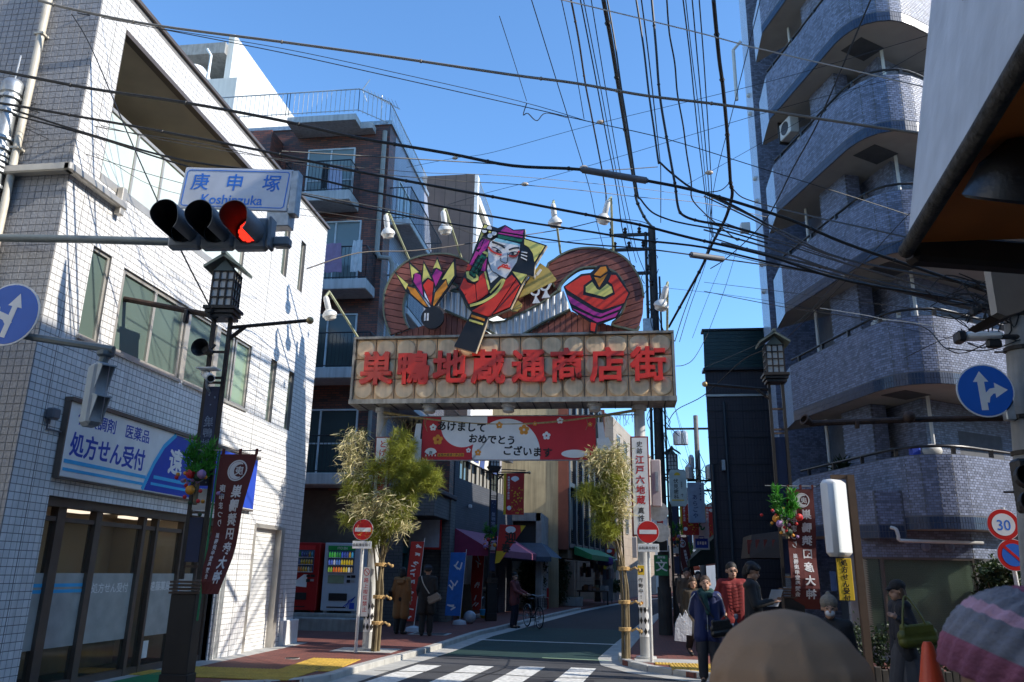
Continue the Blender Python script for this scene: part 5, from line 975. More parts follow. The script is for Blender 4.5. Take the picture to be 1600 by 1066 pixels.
# greenery sprays on the lamp posts
plast=leafmat('bright_plastic_leaf',(.06,.26,.03),.3,.3)
def spray(x,y,z,label,k=1.0,group='new year sprays on the lamp posts'):
 t=thing('flower_spray',label,'decoration',(x,y,z),group=group);P=blobpts([(x-.12,y-.12,z+.35,.1,.1,.25,60*k),(x+.14,y-.12,z+.32,.09,.1,.22,60*k),(x,y-.14,z+.1,.16,.12,.14,50*k)])
 d=unit(rng.normal(size=(len(P)*4,3))*.5+np.array([0,-.1,.8]));v,f=blades(np.repeat(P,4,0),d,.09+.05*rng.random(len(P)*4),.02);npmesh('leaves',v,f,[plast],t,'stuff')
 mb=MB()
 for i in range(26):p=(x+rng.normal(0,.13),y-.17+rng.normal(0,.03),z-.05+rng.normal(0,.13));mb.m=i%4;mb.ball(p,.028 if i%7 else.065,7,5)
 part('ornament',mb,[print_red,print_orange,mat('mauve_petal',(.35,.2,.38),.6),mat('dark_green_leaf',(.02,.05,.02),.6)],t,True)
 mb=MB();mb.tube([(x,y-.1,z+.2),(x+.02,y-.14,z-.3)],.03);part('stem',mb,trunkm,t)
spray(-5.58,10.2,2.75,'bright green spray with orange ornaments on the near left lamp post')
spray(2.86,14.7,2.6,'bright green spray with red and gold ornaments on the right lamp post')
spray(-4.4,27.8,2.7,'green spray on the lamp post before the pink awning',.6);spray(-1.4,50,2.7,'green spray on the lamp post beyond the green awning',.6)
spray(1.95,28.6,2.9,'green spray on the lamp post behind the utility pole',.5);spray(3.6,42.8,2.7,'green spray on the far lamp post before the gabled roof',.5)
# maroon temple banners (seen from the back, writing mirrored)
def temple_banner(x,y,z0,z1,w,lean,sgn,label,nar=0):
 """cloth hung from a short rod at the lamp post, swaying by lean"""
 t=thing('temple_banner',label,'banner',(x,y,z0));n=12
 T=FR((x,y-.06,0));
 def warp(mb):
  mb.v=[(x+(p[0]-x)*(1-nar*max(0,(z1-p[2])/(z1-z0)))+lean*max(0,(z1-p[2])/(z1-z0))**1.2,p[1]+.05*math.sin(p[2]*5+p[0]*3)*(z1-p[2]),p[2])for p in mb.v];return mb
 mb=MB(T)
 for i in range(n):
  for j in range(4):a,b=sgn*w*j/4,sgn*w*(j+1)/4;mb.box(min(a,b),max(a,b),z0+(z1-z0)*i/n,z0+(z1-z0)*(i+1)/n,-.004,0)
 part('cloth',warp(mb),maroon,t);c=sgn*w/2
 mb=MB(T);k=w/.55;cc=c+.03*sgn;zz=z1-.23*k
 for i in range(24):a,b=R(15*i),R(15*i+15);r0,r1=.13*k,.15*k;mb.add([(cc+r0*math.cos(a),zz+r0*math.sin(a),.006),(cc+r1*math.cos(a),zz+r1*math.sin(a),.006),(cc+r1*math.cos(b),zz+r1*math.sin(b),.006),(cc+r0*math.cos(b),zz+r0*math.sin(b),.006)],[(0,1,2,3)])
 mb.prism([(cc+.125*k*math.cos(R(a)),zz+.125*k*math.sin(R(a)))for a in range(60,301,20)]+[(cc+.04*k+.09*k*math.cos(R(a)),zz+.09*k*math.sin(R(a)))for a in range(290,69,-20)],.006,.007)
 mb.text('庚',cc+.035*k,zz,.13*k,.008,.016,mirror=True);ps=(z1-z0-.55*k)/7
 mb.text('巣鴨猿田彦大神',c+.10*k,z1-.52*k,min(.2*k,ps*.92),.006,.03,vert=True,mirror=True,pitch=ps/min(.2*k,ps*.92));ps=ps*.62
 mb.text('庚申まつり',c-.15*k,z1-.48*k,ps*.9,.006,.022,vert=True,mirror=True,pitch=1.1);mb.text('巣鴨庚申堂奉賛会',c-.15*k,z1-.48*k-ps*5.4,ps*.62,.006,.02,vert=True,mirror=True,pitch=1.05)
 part('lettering',warp(mb),mat('pale_print',(.6,.58,.58),.7),t)
 mb=MB();mb.cyl((x-sgn*.35,y-.05,z1+.06),(x+sgn*(w+.05),y-.05,z1+.05),.008,n=6);part('rod',mb,alu,t)
 mb=MB(T)
 for u in(.02,w/2,w-.03):a,b=sgn*u,sgn*(u+.04);mb.box(min(a,b),max(a,b),z1-.005,z1+.075,-.006,.003)
 part('loop',mb,maroon,t)
 return t
temple_banner(-5.30,10.15,1.33,3.12,.52,-.02,1,'maroon banner with mirrored white characters on the left lamp post, swept aside',.5)
temple_banner(2.93,14.7,1.15,3.15,.46,-.06,1,'maroon banner with mirrored white characters hanging straight on the right lamp post')
temple_banner(2.2,34.5,1.7,3.2,.6,.25,1,'distant maroon banner with white characters over the right pavement')
mb=MB();mb.cyl((-5.36,10.12,1.0),(-5.33,10.12,3.2),.014,n=8);solo('green_pole',mb,mat('green_pole',(.02,.2,.08),.4),'thin green banner pole beside the left lamp post','pole',smooth=True)
# red festival flags hung from lamp post arms
def fest_flag(x,y,z0,z1,w,label,s=1):
 t=thing('festival_flag',label,'flag',(x,y,z0),group='red festival flags on lamp post arms');T=FR((x,y,0));mb=MB(T);mb.box(0,w,z0,z1,-.004,0);part('cloth',mb,festred,t)
 mb=MB(T);mb.m=0;mb.box(0,w*.12,z0,z1,.001,.003);c=w*.55;mb.m=1;mb.prism([(c+.2*w*math.cos(R(a)),z1-w*.28+.14*w*math.sin(R(a)))for a in range(0,181,15)]+[(c-.2*w,z1-.3*w),(c,z1-.42*w),(c+.2*w,z1-.3*w)],.002,.004)
 mb.text('巣鴨地蔵通り商店街',w*.24,z1-.12*w-.06,.085*(z1-z0)/1.0*.7,.003,.008,vert=True)
 mb.m=0
 for k in range(46):mb.disc(w*(.38+.55*rng.random()),z0+(z1-z0)*(.04+.62*rng.random()**1.3),w*(.012+.03*rng.random()),.002,.004,7)
 mb.m=1;mb.disc(w*.28,z0+.16*(z1-z0),w*.11,.004,.006,12);part('print',mb,[festyel,print_white],t)
 mb=MB();mb.cyl((x-.75,y,z1+.04),(x+w+.05,y,z1+.04),.02,n=6);mb.cyl((x-.1,y,z1+.14),(x+w+.05,y,z1+.1),.018,n=6);part('rod',mb,post_m,t)
fest_flag(-3.98,27.95,3.6,5.03,.72,'red flag with gold blossom left of the cream wall, below the new year banner')
fest_flag(-1.0,50.3,3.6,5.0,.7,'distant red flag behind the right pine bundle')
fest_flag(2.25,30.5,3.1,4.45,.66,'red flag with gold blossom below the dental sign');fest_flag(3.9,42.5,2.9,4.2,.6,'smaller red flag left of the distant maroon banner');fest_flag(3.75,36.5,2.6,4.6,.55,'red and yellow flag half hidden behind the far lamp post')
def pennant(x,y,z0,z1,w,label):
 t=thing('new_year_pennant',label,'flag',(x,y,z0),group='slanted red new year pennants');T=FR((x,y-.08,0));L=[(0.12,z0),(.0,z0+.18),(.12,z1),(.12+w,z1),(.12+w*.55,(z0+z1)/2),(.25,z0+.05)]
 L=[(0,z0),(.14,z1),(.14+w,z1-.03),(.16,z0+.04)];mb=MB(T);mb.prism(L,-.004,0);part('cloth',mb,festred,t);mb=MB(T);h=z1-z0
 mb.m=0;mb.prism([(0,z0),(.045,z0+h*.32),(.16+w*.3-.03,z0+h*.32),(.16,z0+.04)],.001,.003);mb.prism([(.14+w*.8,z1-.02),(.14+w,z1-.03),(.14+w*.82,z0+h*.8)],.001,.003);mb.m=1;c=.14+w*.42;mb.prism([(c+.2*w*math.cos(R(a)),z1-.17+.08*math.sin(R(a))*w*1.6)for a in range(0,360,24)],.002,.004)
 mb.m=2;mb.text('迎',.14+w*.42,z0+h*.66,.3*h,.005,.03);mb.text('春',.1+w*.3,z0+h*.4,.24*h,.005,.03);part('print',mb,[festyel,print_white,print_black],t)
pennant(-4.2,27.8,1.95,3.25,.9,'slanted red pennant with black characters on the lamp post before the pink awning')
pennant(-1.1,50.1,1.7,3.2,.85,'distant slanted red pennant under the green awning')
# ---- things on the near left lamp post
t=thing('loudspeaker','black round horn loudspeaker facing out from the left lamp post','loudspeaker',(-5.76,10.15,4.55));mb=MB();mb.lathe([(.05,.16),(.06,.05),(.125,-.12),(.13,-.14),(.115,-.13),(.05,.0),(0,.0)],(-5.74,10.12,4.6),20,(0,1,0));part('horn',mb,black,t,True);mb=MB();mb.cyl((-5.74,10.24,4.6),(-5.68,10.28,4.72),.02);part('bracket',mb,black,t)
t=thing('security_camera','white bullet security camera under the loudspeaker on the left lamp post','camera',(-5.72,10.1,4.2));a=V((-5.74,10.2,4.28));b=V((-5.5,9.95,4.14));mb=MB();mb.cyl(a,b,.055,.06,12);mb.box(-5.76,-5.48,9.98,10.18,4.3,4.315);part('housing',mb,white,t,True);mb=MB();mb.cyl(b,b+(b-a)*.02,.045,n=12);part('lens',mb,black,t);mb=MB();mb.tube([(-5.66,10.12,4.2),(-5.68,10.2,4.08),(-5.66,10.3,4.0)],.018);part('bracket',mb,steel,t)
t=thing('detector_arm','rusty horizontal pipe with small detectors reaching the left lamp post','pipe',(-7.5,10.3,5.0));mb=MB();mb.tube([(-10.2,10.3,6.1),(-8.3,10.3,5.68),(-7.0,10.3,5.42),(-5.75,10.3,5.16)],.042,8);part('pipe',mb,rust,t,True);mb=MB();mb.lathe([(.03,-.05),(.05,.02),(.075,.1),(.05,.1)],(-5.72,10.22,5.16),12,(.5,-.75,-.2));mb.bbox(-6.2,-6.14,10.22,10.3,5.05,5.25,.01);part('detector',mb,black,t,True)

# ================================================================ LEFT STEEL POLE, SIGNAL, ROAD SIGNS
t=thing('signal_pole','pale steel signal pole with banded collars at the left edge','pole',(-8.15,8.55,0));PXL=-8.12
mb=MB();mb.cyl((PXL,8.5,0),(PXL,8.5,8.0),.125,.115,16);part('shaft',mb,steel,t,True);mb=MB();mb.lathe([(.115,0),(.14,.02),(.145,.16),(.11,.22),(0,.24)],(PXL,8.5,7.8),14);part('cap',mb,steel,t,True)
for z in(7.72,7.5,7.1,6.95,6.85,6.78,6.70,6.62,6.4,6.0,5.8):part('band',MB().lathe([(.125,0),(.15,.005),(.15,.045),(.125,.05)],(PXL,8.5,z),14),steel,t)
mb=MB();mb.cyl((PXL+.05,8.45,8.0),(PXL+.06,8.45,8.4),.012);part('rod',mb,steel,t)
mb=MB(FR((PXL-.05,8.33,0)));mb.bbox(-.16,.14,6.45,6.95,-.05,.06,.015);part('control_box',mb,print_white,t);mb=MB(FR((PXL-.05,8.33,0)));mb.m=0;mb.text('30',-.06,6.8,.14,.065,.01);mb.text('1',-.06,6.6,.14,.065,.01);part('box_number',mb,print_black,t)
t=thing('traffic_signal','horizontal three lamp traffic signal showing red, in grey housing on its arm','traffic light',(-4.8,8.2,5.2));dg=mat('signal_grey_plastic',(.17,.19,.21),.4,0,.1,5)
mb=MB();mb.tube([(PXL,8.5,5.70),(-6.6,8.42,5.58),(-5.2,8.36,5.46),(-3.82,8.3,5.36)],.05,10);part('arm',mb,greysteel,t,True)
LX=(-5.05,-4.645,-4.24);LZ=(5.49,5.475,5.46)
TQ=Matrix.Translation((LX[1],8.2,0))@Matrix.Rotation(R(3),4,'Z')@Matrix.Translation((-LX[1],-8.2,0));mb=MB(TQ)
for x,z in zip(LX,LZ):mb.bbox(x-.199,x+.199,8.12,8.26,z-.21,z+.19,.03)
mb.bbox(LX[2]+.2,LX[2]+.25,8.1,8.28,LZ[2]-.2,LZ[2]+.2,.02);mb.bbox(-4.0,-3.8,8.2,8.34,5.32,5.44,.02);part('housing',mb,dg,t)
redlit=mat('red_lit_lens',(1,.04,.02),.3,emit=1.2,var=.02,bump=0);rlens=mat('dark_lens',(.012,.012,.012),.2)
for k,(x,z)in enumerate(zip(LX,LZ)):
 mb=MB(TQ);n=28;y1_,y0_=8.12,7.62;vs=[];fs=[]
 for j,(y,r)in enumerate(((y1_,.172),(y0_,.166),(y0_,.160),(y1_,.164))):
  for i in range(n+1):
   a=R(-58+296*i/n);dp=0
   yy=y if y==y1_ else y+.10*max(0,-math.sin(a))*1.0
   vs.append((x+r*math.cos(a),yy,z+r*math.sin(a)))
 for j in range(3):
  for i in range(n):q=j*(n+1)+i;fs.append((q,q+1,q+n+2,q+n+1))
 mb.add(vs,fs);mb.mi=[0 if i<2*n else 1 for i in range(3*n)];part('visor',mb,[dg,mat('visor_black_inside',(.005,.005,.006),.7)],t,True)
 mb=MB(TQ@FR((x,8.115,z)));mb.disc(0,0,.15,0,.008,28);part('lens',mb,rlens if k<2 else mat('red_lens_base',(.2,.01,.01),.3),t)
 if k==2:
  mb=MB(TQ@FR((x,8.105,z)))
  for i in range(-8,9):
   for j in range(-8,9):
    if i*i+j*j<66:mb.disc(i*.0165,j*.0165,.0075,0,.006,6)
  part('led_array',mb,redlit,t)
t=thing('street_name_sign','white street name plate with blue characters above the red signal','road sign',(-4.75,8.62,5.95))
T=Matrix.Translation((-4.75,8.6,6.28))@Matrix.Rotation(R(4.5),4,'Y')@FR((0,0,0));mb=MB(T);mb.bbox(-.74,.74,-.29,.29,-.03,0,.01);part('plate',mb,mat('reflective_sign_white',(.55,.57,.62),.25,.2,.15,2,.02),t)
mb=MB(T);w_=.012;r_=.045;X_,Y_=.70,.255
mb.box(-X_+r_,X_-r_,Y_-w_,Y_,.002,.004);mb.box(-X_+r_,X_-r_,-Y_,-Y_+w_,.002,.004);mb.box(-X_,-X_+w_,-Y_+r_,Y_-r_,.002,.004);mb.box(X_-w_,X_,-Y_+r_,Y_-r_,.002,.004)
for sx in(-1,1):
 for sy in(-1,1):mb.stroke([(sx*(X_-r_)+sx*(r_-w_/2)*math.cos(R(a)),sy*(Y_-r_)+sy*(r_-w_/2)*math.sin(R(a)))for a in range(0,91,15)],w_,.002,.004)
for c,u in zip('庚申塚',(-.49,-.02,.48)):mb.text(c,u,.09,.25,.003,.012)
mb.text('Koshinzuka',-.02,-.145,.185,.003,.012,sx=.98);part('lettering',mb,mat('sign_text_blue',(.02,.17,.66),.45),t)
mb=MB();mb.bbox(-4.02,-3.92,8.6,8.75,5.9,6.5,.01);mb.bbox(-4.3,-4.0,8.62,8.8,5.75,6.0,.01);part('bracket',mb,steel,t)
def arrow_sign(x,y,z,r,left,label):
 t=thing('direction_sign',label,'road sign',(x,y,z-r),group='blue direction signs');T=Matrix.Translation((x,y,z))@Matrix.Rotation(R(0 if left else 3),4,'Y')@FR((0,0,0));mb=MB(T);mb.disc(0,0,r,-.012,0,40);d=part('disc',mb,nowhite,t);mb=MB(T);mb.disc(0,0,r*.95,0,.003,40);part('blue_face',mb,mat('sign_blue',(.008,.12,.52),.5,0,.05),d)
 s_=-1 if left else 1;mb=MB(T);A=R(-14 if left else 4);k=r/.3
 def P(l):c,q=math.cos(A),math.sin(A);return[((u*c-v*q)*k,(u*q+v*c)*k)for u,v in l]
 mb.prism(P([(-.07,-.22),(.0,-.22),(.0,.10),(.045,.10),(-.035,.22),(-.115,.10),(-.07,.10)])if not left else P([(.0,-.22),(.055,-.22),(.055,.08),(.10,.08),(.03,.21),(-.045,.08),(.0,.08)]),.003,.006)
 mb.stroke(P([(-.01,-.13),(.01,-.06),(.06,-.01),(.12,.0)])if not left else[(u*k,v*k)for u,v in((.02,-.10),(-.03,-.03),(-.10,.0),(-.13,-.01))],.065*k,.0032,.0062);mb.prism(P([(.10,-.085),(.23,.0),(.10,.085)])if not left else[(u*k,v*k)for u,v in((-.10,-.085),(-.235,-.02),(-.10,.075))],.0034,.0064);part('white_arrow',mb,nowhite,d);return t
arrow_sign(-6.70,7.62,4.33,.365,True,'blue round sign with white straight and left arrows at the left edge');arrow_sign(4.06,9.2,3.68,.30,False,'blue round sign with white straight and right arrows before the tiled tower')
t=thing('steel_arm','grey horizontal arm carrying the left blue sign and the pedestrian signal','pipe',(-6.3,7.7,4));mb=MB();mb.tube([(PXL,8.5,4.35),(-7.2,7.72,4.22),(-6.4,7.72,4.08),(-5.48,7.78,3.94)],.042,8);part('pipe',mb,greysteel,t,True)
t=thing('pedestrian_signal','grey pedestrian signal seen from behind, hanging from the left arm','traffic light',(-5.62,7.8,3.1));T=FR((-5.62,7.8,3.45),(math.cos(R(-35)),math.sin(R(-35)),0));mb=MB(T);mb.bbox(-.13,.12,-.36,.34,-.09,.09,.04);part('housing',mb,mat('pale_grey_housing',(.30,.34,.37),.4),t)
mb=MB(T)
for v in(.17,-.17):mb.prism([(.12,v-.14),(.12,v+.14),(.25,v+.12),(.25,v+.10)],-.07,-.06);mb.prism([(.12,v+.13),(.26,v+.10),(.26,v+.115),(.12,v+.145)],-.08,.08);mb.prism([(.12,v-.14),(.12,v+.14),(.25,v+.12),(.25,v+.10)],.06,.07)
part('visor',mb,mat('pale_grey_housing',(.30,.34,.37)),t);mb=MB();mb.cyl((-5.6,7.8,3.78),(-5.56,7.8,3.98),.05,n=10);mb.lathe([(.06,0),(.09,.02),(.09,.06),(.05,.08)],(-5.58,7.8,3.86),12);part('hanger',mb,greysteel,t)

# ================================================================ RIGHT CONCRETE POLE, ARMS, SIGNS
t=thing('utility_pole','thick grey concrete pole at the right edge by the blue arrow sign','utility pole',(4.72,9.3,0));mb=MB();mb.cyl((4.28,9.5,0),(5.04,9.5,9.0),.155,.135,18);part('shaft',mb,conc,t,True);mb=MB()
for z in(3.0,3.4,4.2,4.6,4.9):mb.lathe([(.15,0),(.17,.005),(.17,.05),(.15,.055)],(4.28+.085*z,9.5,z),14)
for k in range(7):mb.cyl((4.5,9.5,2.6+k*.4),(4.5+.034*k+(.28 if k%2 else-.28),9.5,2.6+k*.4),.012,n=5)
part('band',mb,darkmetal,t)
mb=MB()
for i in range(46):p=V((4.36+rng.normal(0,.16),9.35+rng.normal(0,.1),4.75+rng.normal(0,.16)));q=p+V((rng.normal(-.15,.3),rng.normal(0,.1),rng.normal(-.05,.2)));mb.tube(spline([p,(p+q)/2+V((rng.normal(0,.1),0,rng.normal(-.08,.1))),q],4),.008,4)
for i in range(9):mb.bbox(4.1+i*.05,4.16+i*.05,9.3,9.4,4.6+.03*(i%4),4.68+.03*(i%4),.01)
part('cable_tangle',mb,cableblack,t,kind='stuff')
t=thing('street_light','white street light head with black cap on the concrete pole','street lamp',(4.3,9.3,4.25));mb=MB();mb.bbox(3.98,4.38,9.25,9.4,4.3,4.39,.03);part('head',mb,white,t,True);mb=MB();mb.bbox(3.88,3.98,9.24,9.41,4.27,4.4,.02);mb.bbox(4.2,4.36,9.28,9.36,4.2,4.3,.02);mb.cyl((4.36,9.32,4.33),(4.75,9.45,4.36),.03);part('cap',mb,black,t)
t=thing('detector_arm','rusty brown pipe with two vehicle detectors before the tiled tower','pipe',(3.2,9.4,3.3));mb=MB();mb.tube([(4.75,9.45,3.42),(3.4,9.4,3.40),(2.2,9.4,3.36)],.034,8);part('pipe',mb,rust,t,True);mb=MB();mb.lathe([(.02,-.06),(.035,0),(.065,.09),(.045,.09)],(2.2,9.38,3.37),12,(-.8,-.5,.35));mb.ball((3.28,9.35,3.42),.07,10,7);mb.bbox(2.7,2.74,9.36,9.42,3.3,3.38,.005);part('detector',mb,rust,t,True);mb=MB();mb.bbox(4.24,4.34,9.2,9.3,3.35,3.62,.01);part('clamp',mb,steel,t)
t=thing('pedestrian_signal','black hooded pedestrian signal cut by the right edge','traffic light',(4.32,9.0,2.3));mb=MB();mb.bbox(4.22,4.5,9.1,9.3,2.35,2.92,.03);part('housing',mb,black,t);mb=MB()
for z in(2.72,2.45):mb.lathe([(.13,0),(.13,-.02),(.12,-.24),(.11,-.24),(.12,0)],(4.3,9.1,z),16,(.35,1,.0))
part('visor',mb,black,t)
t=thing('speed_limit_sign','round thirty sign above a no parking disc on a white post','road sign',(7.2,16.4,PZ));mb=MB();mb.cyl((7.34,16.45,PZ),(7.24,16.45,3.0),.04,n=10);part('pole',mb,mat('white_post',(.66,.65,.62)),t,True)
for k,(x,z)in enumerate(((7.17,2.68),(7.27,2.13))):
 T=FR((x,16.35,z));mb=MB(T);mb.disc(0,0,.29,-.012,0,36);d=part('disc',mb,nowhite,t);mb=MB(T);mb.disc(0,0,.28,0,.003,36);part('red_ring',mb,nored,d);mb=MB(T);mb.m=0 if k==0 else 1;mb.disc(0,0,.205,.003,.006,32);part('face',mb,[nowhite,mat('sign_blue',(.015,.13,.45))],d)
 mb=MB(T);mb.m=k;(mb.text('30',0,0,.27,.008,.008,sx=.95)if k==0 else mb.stroke([(-.15,.15),(.15,-.15)],.05,.006,.008));part('marking',mb,[mat('sign_text_blue',(.02,.17,.66)),nored],d)
# ================================================================ UTILITY POLES ALONG THE STREET
def upole(x,y,h,r,label,m,base=True):
 t=thing('utility_pole',label,'utility pole',(x,y,PZ),group='utility poles in the street');mb=MB();mb.cyl((x,y,PZ),(x,y,h),r,r*.72,14);part('shaft',mb,m,t,True);return t
darkpole=mat('dark_pole',(.045,.04,.036),.75,0,.25,3)
t=upole(1.22,23.4,12.2,.16,'tall dark utility pole crowded with cables behind the gate right post',darkpole);mb=MB()
for z in(11.9,11.4,10.6):part('crossarm',MB().box(-.1,1.25,23.3,23.38,z,z+.09),darkmetal,t);mb=MB()
for i in range(12):x=-.05+.11*i;mb.lathe([(.03,0),(.07,.04),(.04,.1),(.07,.15),(.03,.2)],(x,23.3,(11.98,11.5,10.7,10.2)[i%4]),8)
part('insulator',mb,darkmetal,t);mb=MB()
for i in range(40):z=5.2+6.8*rng.random();s_=rng.choice((-1,1));p=V((1.22+s_*.15,23.2,z));q=p+V((rng.normal(0,.22),rng.normal(-.1,.1),rng.normal(-.5,.5)));mb.tube(spline([p,(p+q)/2+V((rng.normal(0,.14),-.05,0)),q],4),.013,4)
mb.cyl((1.0,23.3,3),(1.02,23.3,12),.045,n=6);mb.cyl((1.42,23.3,3),(1.40,23.3,10.5),.03,n=6);part('riser_cable',mb,cableblack,t,kind='stuff')
mb=MB();mb.cyl((1.22,23.4,PZ),(1.22,23.4,1.35),.19,n=14);part('guard',mb,darkpole,t)
mb=MB();mb.bbox(.85,1.15,23.1,23.3,8.6,9.1,.02);mb.lathe([(.0,0),(.16,.02),(.16,.45),(0,.5)],(1.55,23.2,7.7),10);part('equipment_box',mb,steel,t)
t=thing('school_zone_plate','green plate with white character on the dark utility pole','road sign',(1.1,23.1,1.6));T=FR((1.15,23.17,0));mb=MB(T);mb.box(-.2,.18,1.65,2.2,0,.012);part('plate',mb,mat('plate_green',(.02,.2,.06),.5),t);mb=MB(T);mb.text('文',0,1.92,.32,.015,.02);mb.text('通学路',0,2.14,.075,.015,.008);part('lettering',mb,print_white,t)
t=thing('parking_notice','white coin parking notice on the dark utility pole','notice',(1.15,23.1,2.3));mb=MB(T);mb.box(-.24,.2,2.3,3.3,0,.012);part('plate',mb,print_white,t);mb=MB(T);mb.m=0;mb.box(-.22,.18,2.32,2.6,.012,.015);mb.m=1;mb.disc(0,3.1,.09,.012,.015,16);mb.box(-.16,.12,2.9,2.96,.012,.015);mb.box(-.18,.14,2.76,2.8,.012,.015);part('print',mb,[print_black,print_red],t)
t=thing('dental_sign','pale vertical dental clinic sign with small sun and arrow by the utility pole','sign',(1.95,27,3.8));T=FR((1.95,26.95,0));mb=MB(T);mb.prism([(-.26,3.95),(-.20,3.85),(.24,3.85),(.30,3.95),(.30,4.95),(.24,5.04),(-.20,5.04),(-.26,4.95)],-.15,0);part('box',mb,mat('pale_green_sign',(.5,.56,.5),.5),t)
mb=MB(T);mb.m=0;mb.prism([(.0+.1*math.cos(R(a)),4.85+.1*math.sin(R(a)))for a in range(0,181,20)],.002,.005);mb.box(-.2,.2,4.02,4.06,.002,.005);mb.m=1;mb.text('伏見歯科',-.05,4.66,.16,.004,.014,vert=True);mb.text('地蔵通り',.13,4.62,.06,.004,.006,vert=True);mb.text('↑',.14,4.2,.14,.004,.01);part('lettering',mb,[print_yellow,print_black],t);mb=MB();mb.cyl((1.3,27.1,4.9),(2.2,27.1,4.9),.025);mb.cyl((1.7,27.06,PZ),(1.7,27.06,4.0),.035);part('post',mb,darkmetal,t)
t=thing('shop_sign','pale blue vertical shop sign with hiragana by the purple building','sign',(2.9,30,3.2));T=FR((2.85,29.95,0));mb=MB(T);mb.bbox(-.33,.27,3.5,4.95,-.12,0,.01);part('box',mb,mat('pale_blue_sign',(.4,.46,.56),.5),t);mb=MB(T);mb.text('あらごや',-.08,4.42,.2,.004,.012,vert=True,pitch=1.1);[mb.box(.1+.02*(k%2),.15,4.3+k*.1,4.36+k*.1,.002,.004)for k in range(6)];part('lettering',mb,mat('print_navy',(.02,.03,.14),.5),t)
t=thing('shop_sign','white sign with green hiragana and blue bag mark below the blue sign','sign',(3.0,31,2.7));T=FR((3.02,30.95,0));mb=MB(T);mb.bbox(-.28,.3,2.6,3.7,-.12,0,.01);part('box',mb,print_white,t);mb=MB(T);mb.m=0;mb.text('ん',0,3.45,.34,.004,.03);mb.m=1;mb.box(-.22,.24,2.66,3.0,.002,.005);mb.stroke([(-.08,3.0),(-.08,3.07),(.1,3.07),(.1,3.0)],.03,.002,.005);mb.m=2;[mb.box(-.15+k*.09,-.15+k*.09+.06,2.77+.02*(k%2),2.89,.006,.009)for k in range(4)];part('lettering',mb,[mat('print_green',(.02,.3,.1),.5),print_blue,print_white],t)
t=upole(4.9,50,11.3,.2,'pale distant utility pole with transformers against the sky',mat('pale_concrete_pole',(.25,.22,.19),.8));mb=MB()
for z in(10.4,7.2,6.6):mb.box(3.1 if z>10 else 4.2,5.6,49.9,50,z,z+.12)
part('crossarm',mb,darkmetal,t);mb=MB()
for x,z,r in((3.75,9.4,.3),(4.1,9.4,.28),(4.35,7.3,.26),(5.55,7.3,.26),(4.5,7.9,.18)):mb.lathe([(0,0),(r,.05),(r,.75),(r*.6,.9),(0,.95)],(x,49.85,z),10)
part('transformer',mb,steel,t);mb=MB()
for i in range(30):p=V((4.9+rng.normal(0,.5),49.8,5.5+3*rng.random()));mb.tube(spline([p,p+V((rng.normal(0,.3),0,-.3)),p+V((rng.normal(0,.5),0,rng.normal(0,.5)))],3),.025,4)
part('riser_cable',mb,cableblack,t,kind='stuff')
# ================================================================ OVERHEAD CABLES
acm0=mat('porcelain',(.5,.4,.3),.35)
ORD=[a+b for a,b in[('',q)for q in 'first second third fourth fifth sixth seventh eighth ninth tenth eleventh twelfth thirteenth fourteenth fifteenth sixteenth seventeenth eighteenth nineteenth twentieth'.split()]+[(p,q)for p in('twenty-','thirty-','forty-')for q in 'first second third fourth fifth sixth seventh eighth ninth tenth'.split()]]
CC=dict(k=(cableblack,'black'),g=(cablegrey,'grey'),w=(cablewhite,'pale'),n=(cablebrown,'brown'))
for i,(c,r,pts)in enumerate(WIRES):
 P=spline(pts,5);mb=MB();mb.tube(P,r*.85,6 if r>.012 else 4)
 if r>.018:
  for p in P[3::6]:d=r*1.25;mb.ball(p,d,6,4)
 vert=abs(pts[-1][1]-pts[0][1])>6;rk=1+sum(1 for j,q in enumerate(WIRES)if(abs(q[2][-1][1]-q[2][0][1])>6)==vert and(((q[2][0][0],j)<(pts[0][0],i))if vert else((q[2][len(q[2])//2][2],j)>(pts[len(pts)//2][2],i))));th='very thick' if r>.03 else 'thick' if r>.017 else 'thin' if r>.0085 else 'hair-thin'
 lab='%s %s cable, %s from the %s of those %s'%(th,CC[c][1],ORD[rk-1],'left' if vert else 'top','running up the street' if vert else 'crossing overhead')
 solo('overhead_cable',mb,CC[c][0],lab,'cable','overhead cables',smooth=True)
for p,lab in(((-.228,16,11.508),'pale guy insulator highest above the right swirl'),((-.576,15,9.835),'pale guy insulator above the grey cable sleeve'),((-2.056,17,10.56),'pale guy insulator above the battledore'),((-4.448,20,13.068),'pale guy insulator beyond the brick building roof corner'),((2.113,16,10.109),'pale guy insulator near the tower edge')):
 solo('guy_insulator',MB().ball(p,(.09,.05,.05),10,7),acm0,lab,'insulator','guy insulators on thin stay wires',smooth=True)
W3,W8=WIRES[3][2],WIRES[7][2]
for(a,b,r,lab)in((W3[8],W3[9],.045,'grey cable sleeve on the thick cable against open sky above the gate'),(W8[8],tuple(V(W8[8]).lerp(V(W8[9]),.4)),.055,'dark grey cable sleeve right of the gate, above the purple building')):
 mb=MB();d=(V(b)-V(a)).normalized();mb.cyl(V(a)-d*.02,V(b)+d*.02,r*.7,n=10);mb.cyl(a,b,r,n=12);solo('cable_sleeve',mb,mat('grey_sleeve',(.14,.15,.17),.6),lab,'cable sleeve',smooth=True)
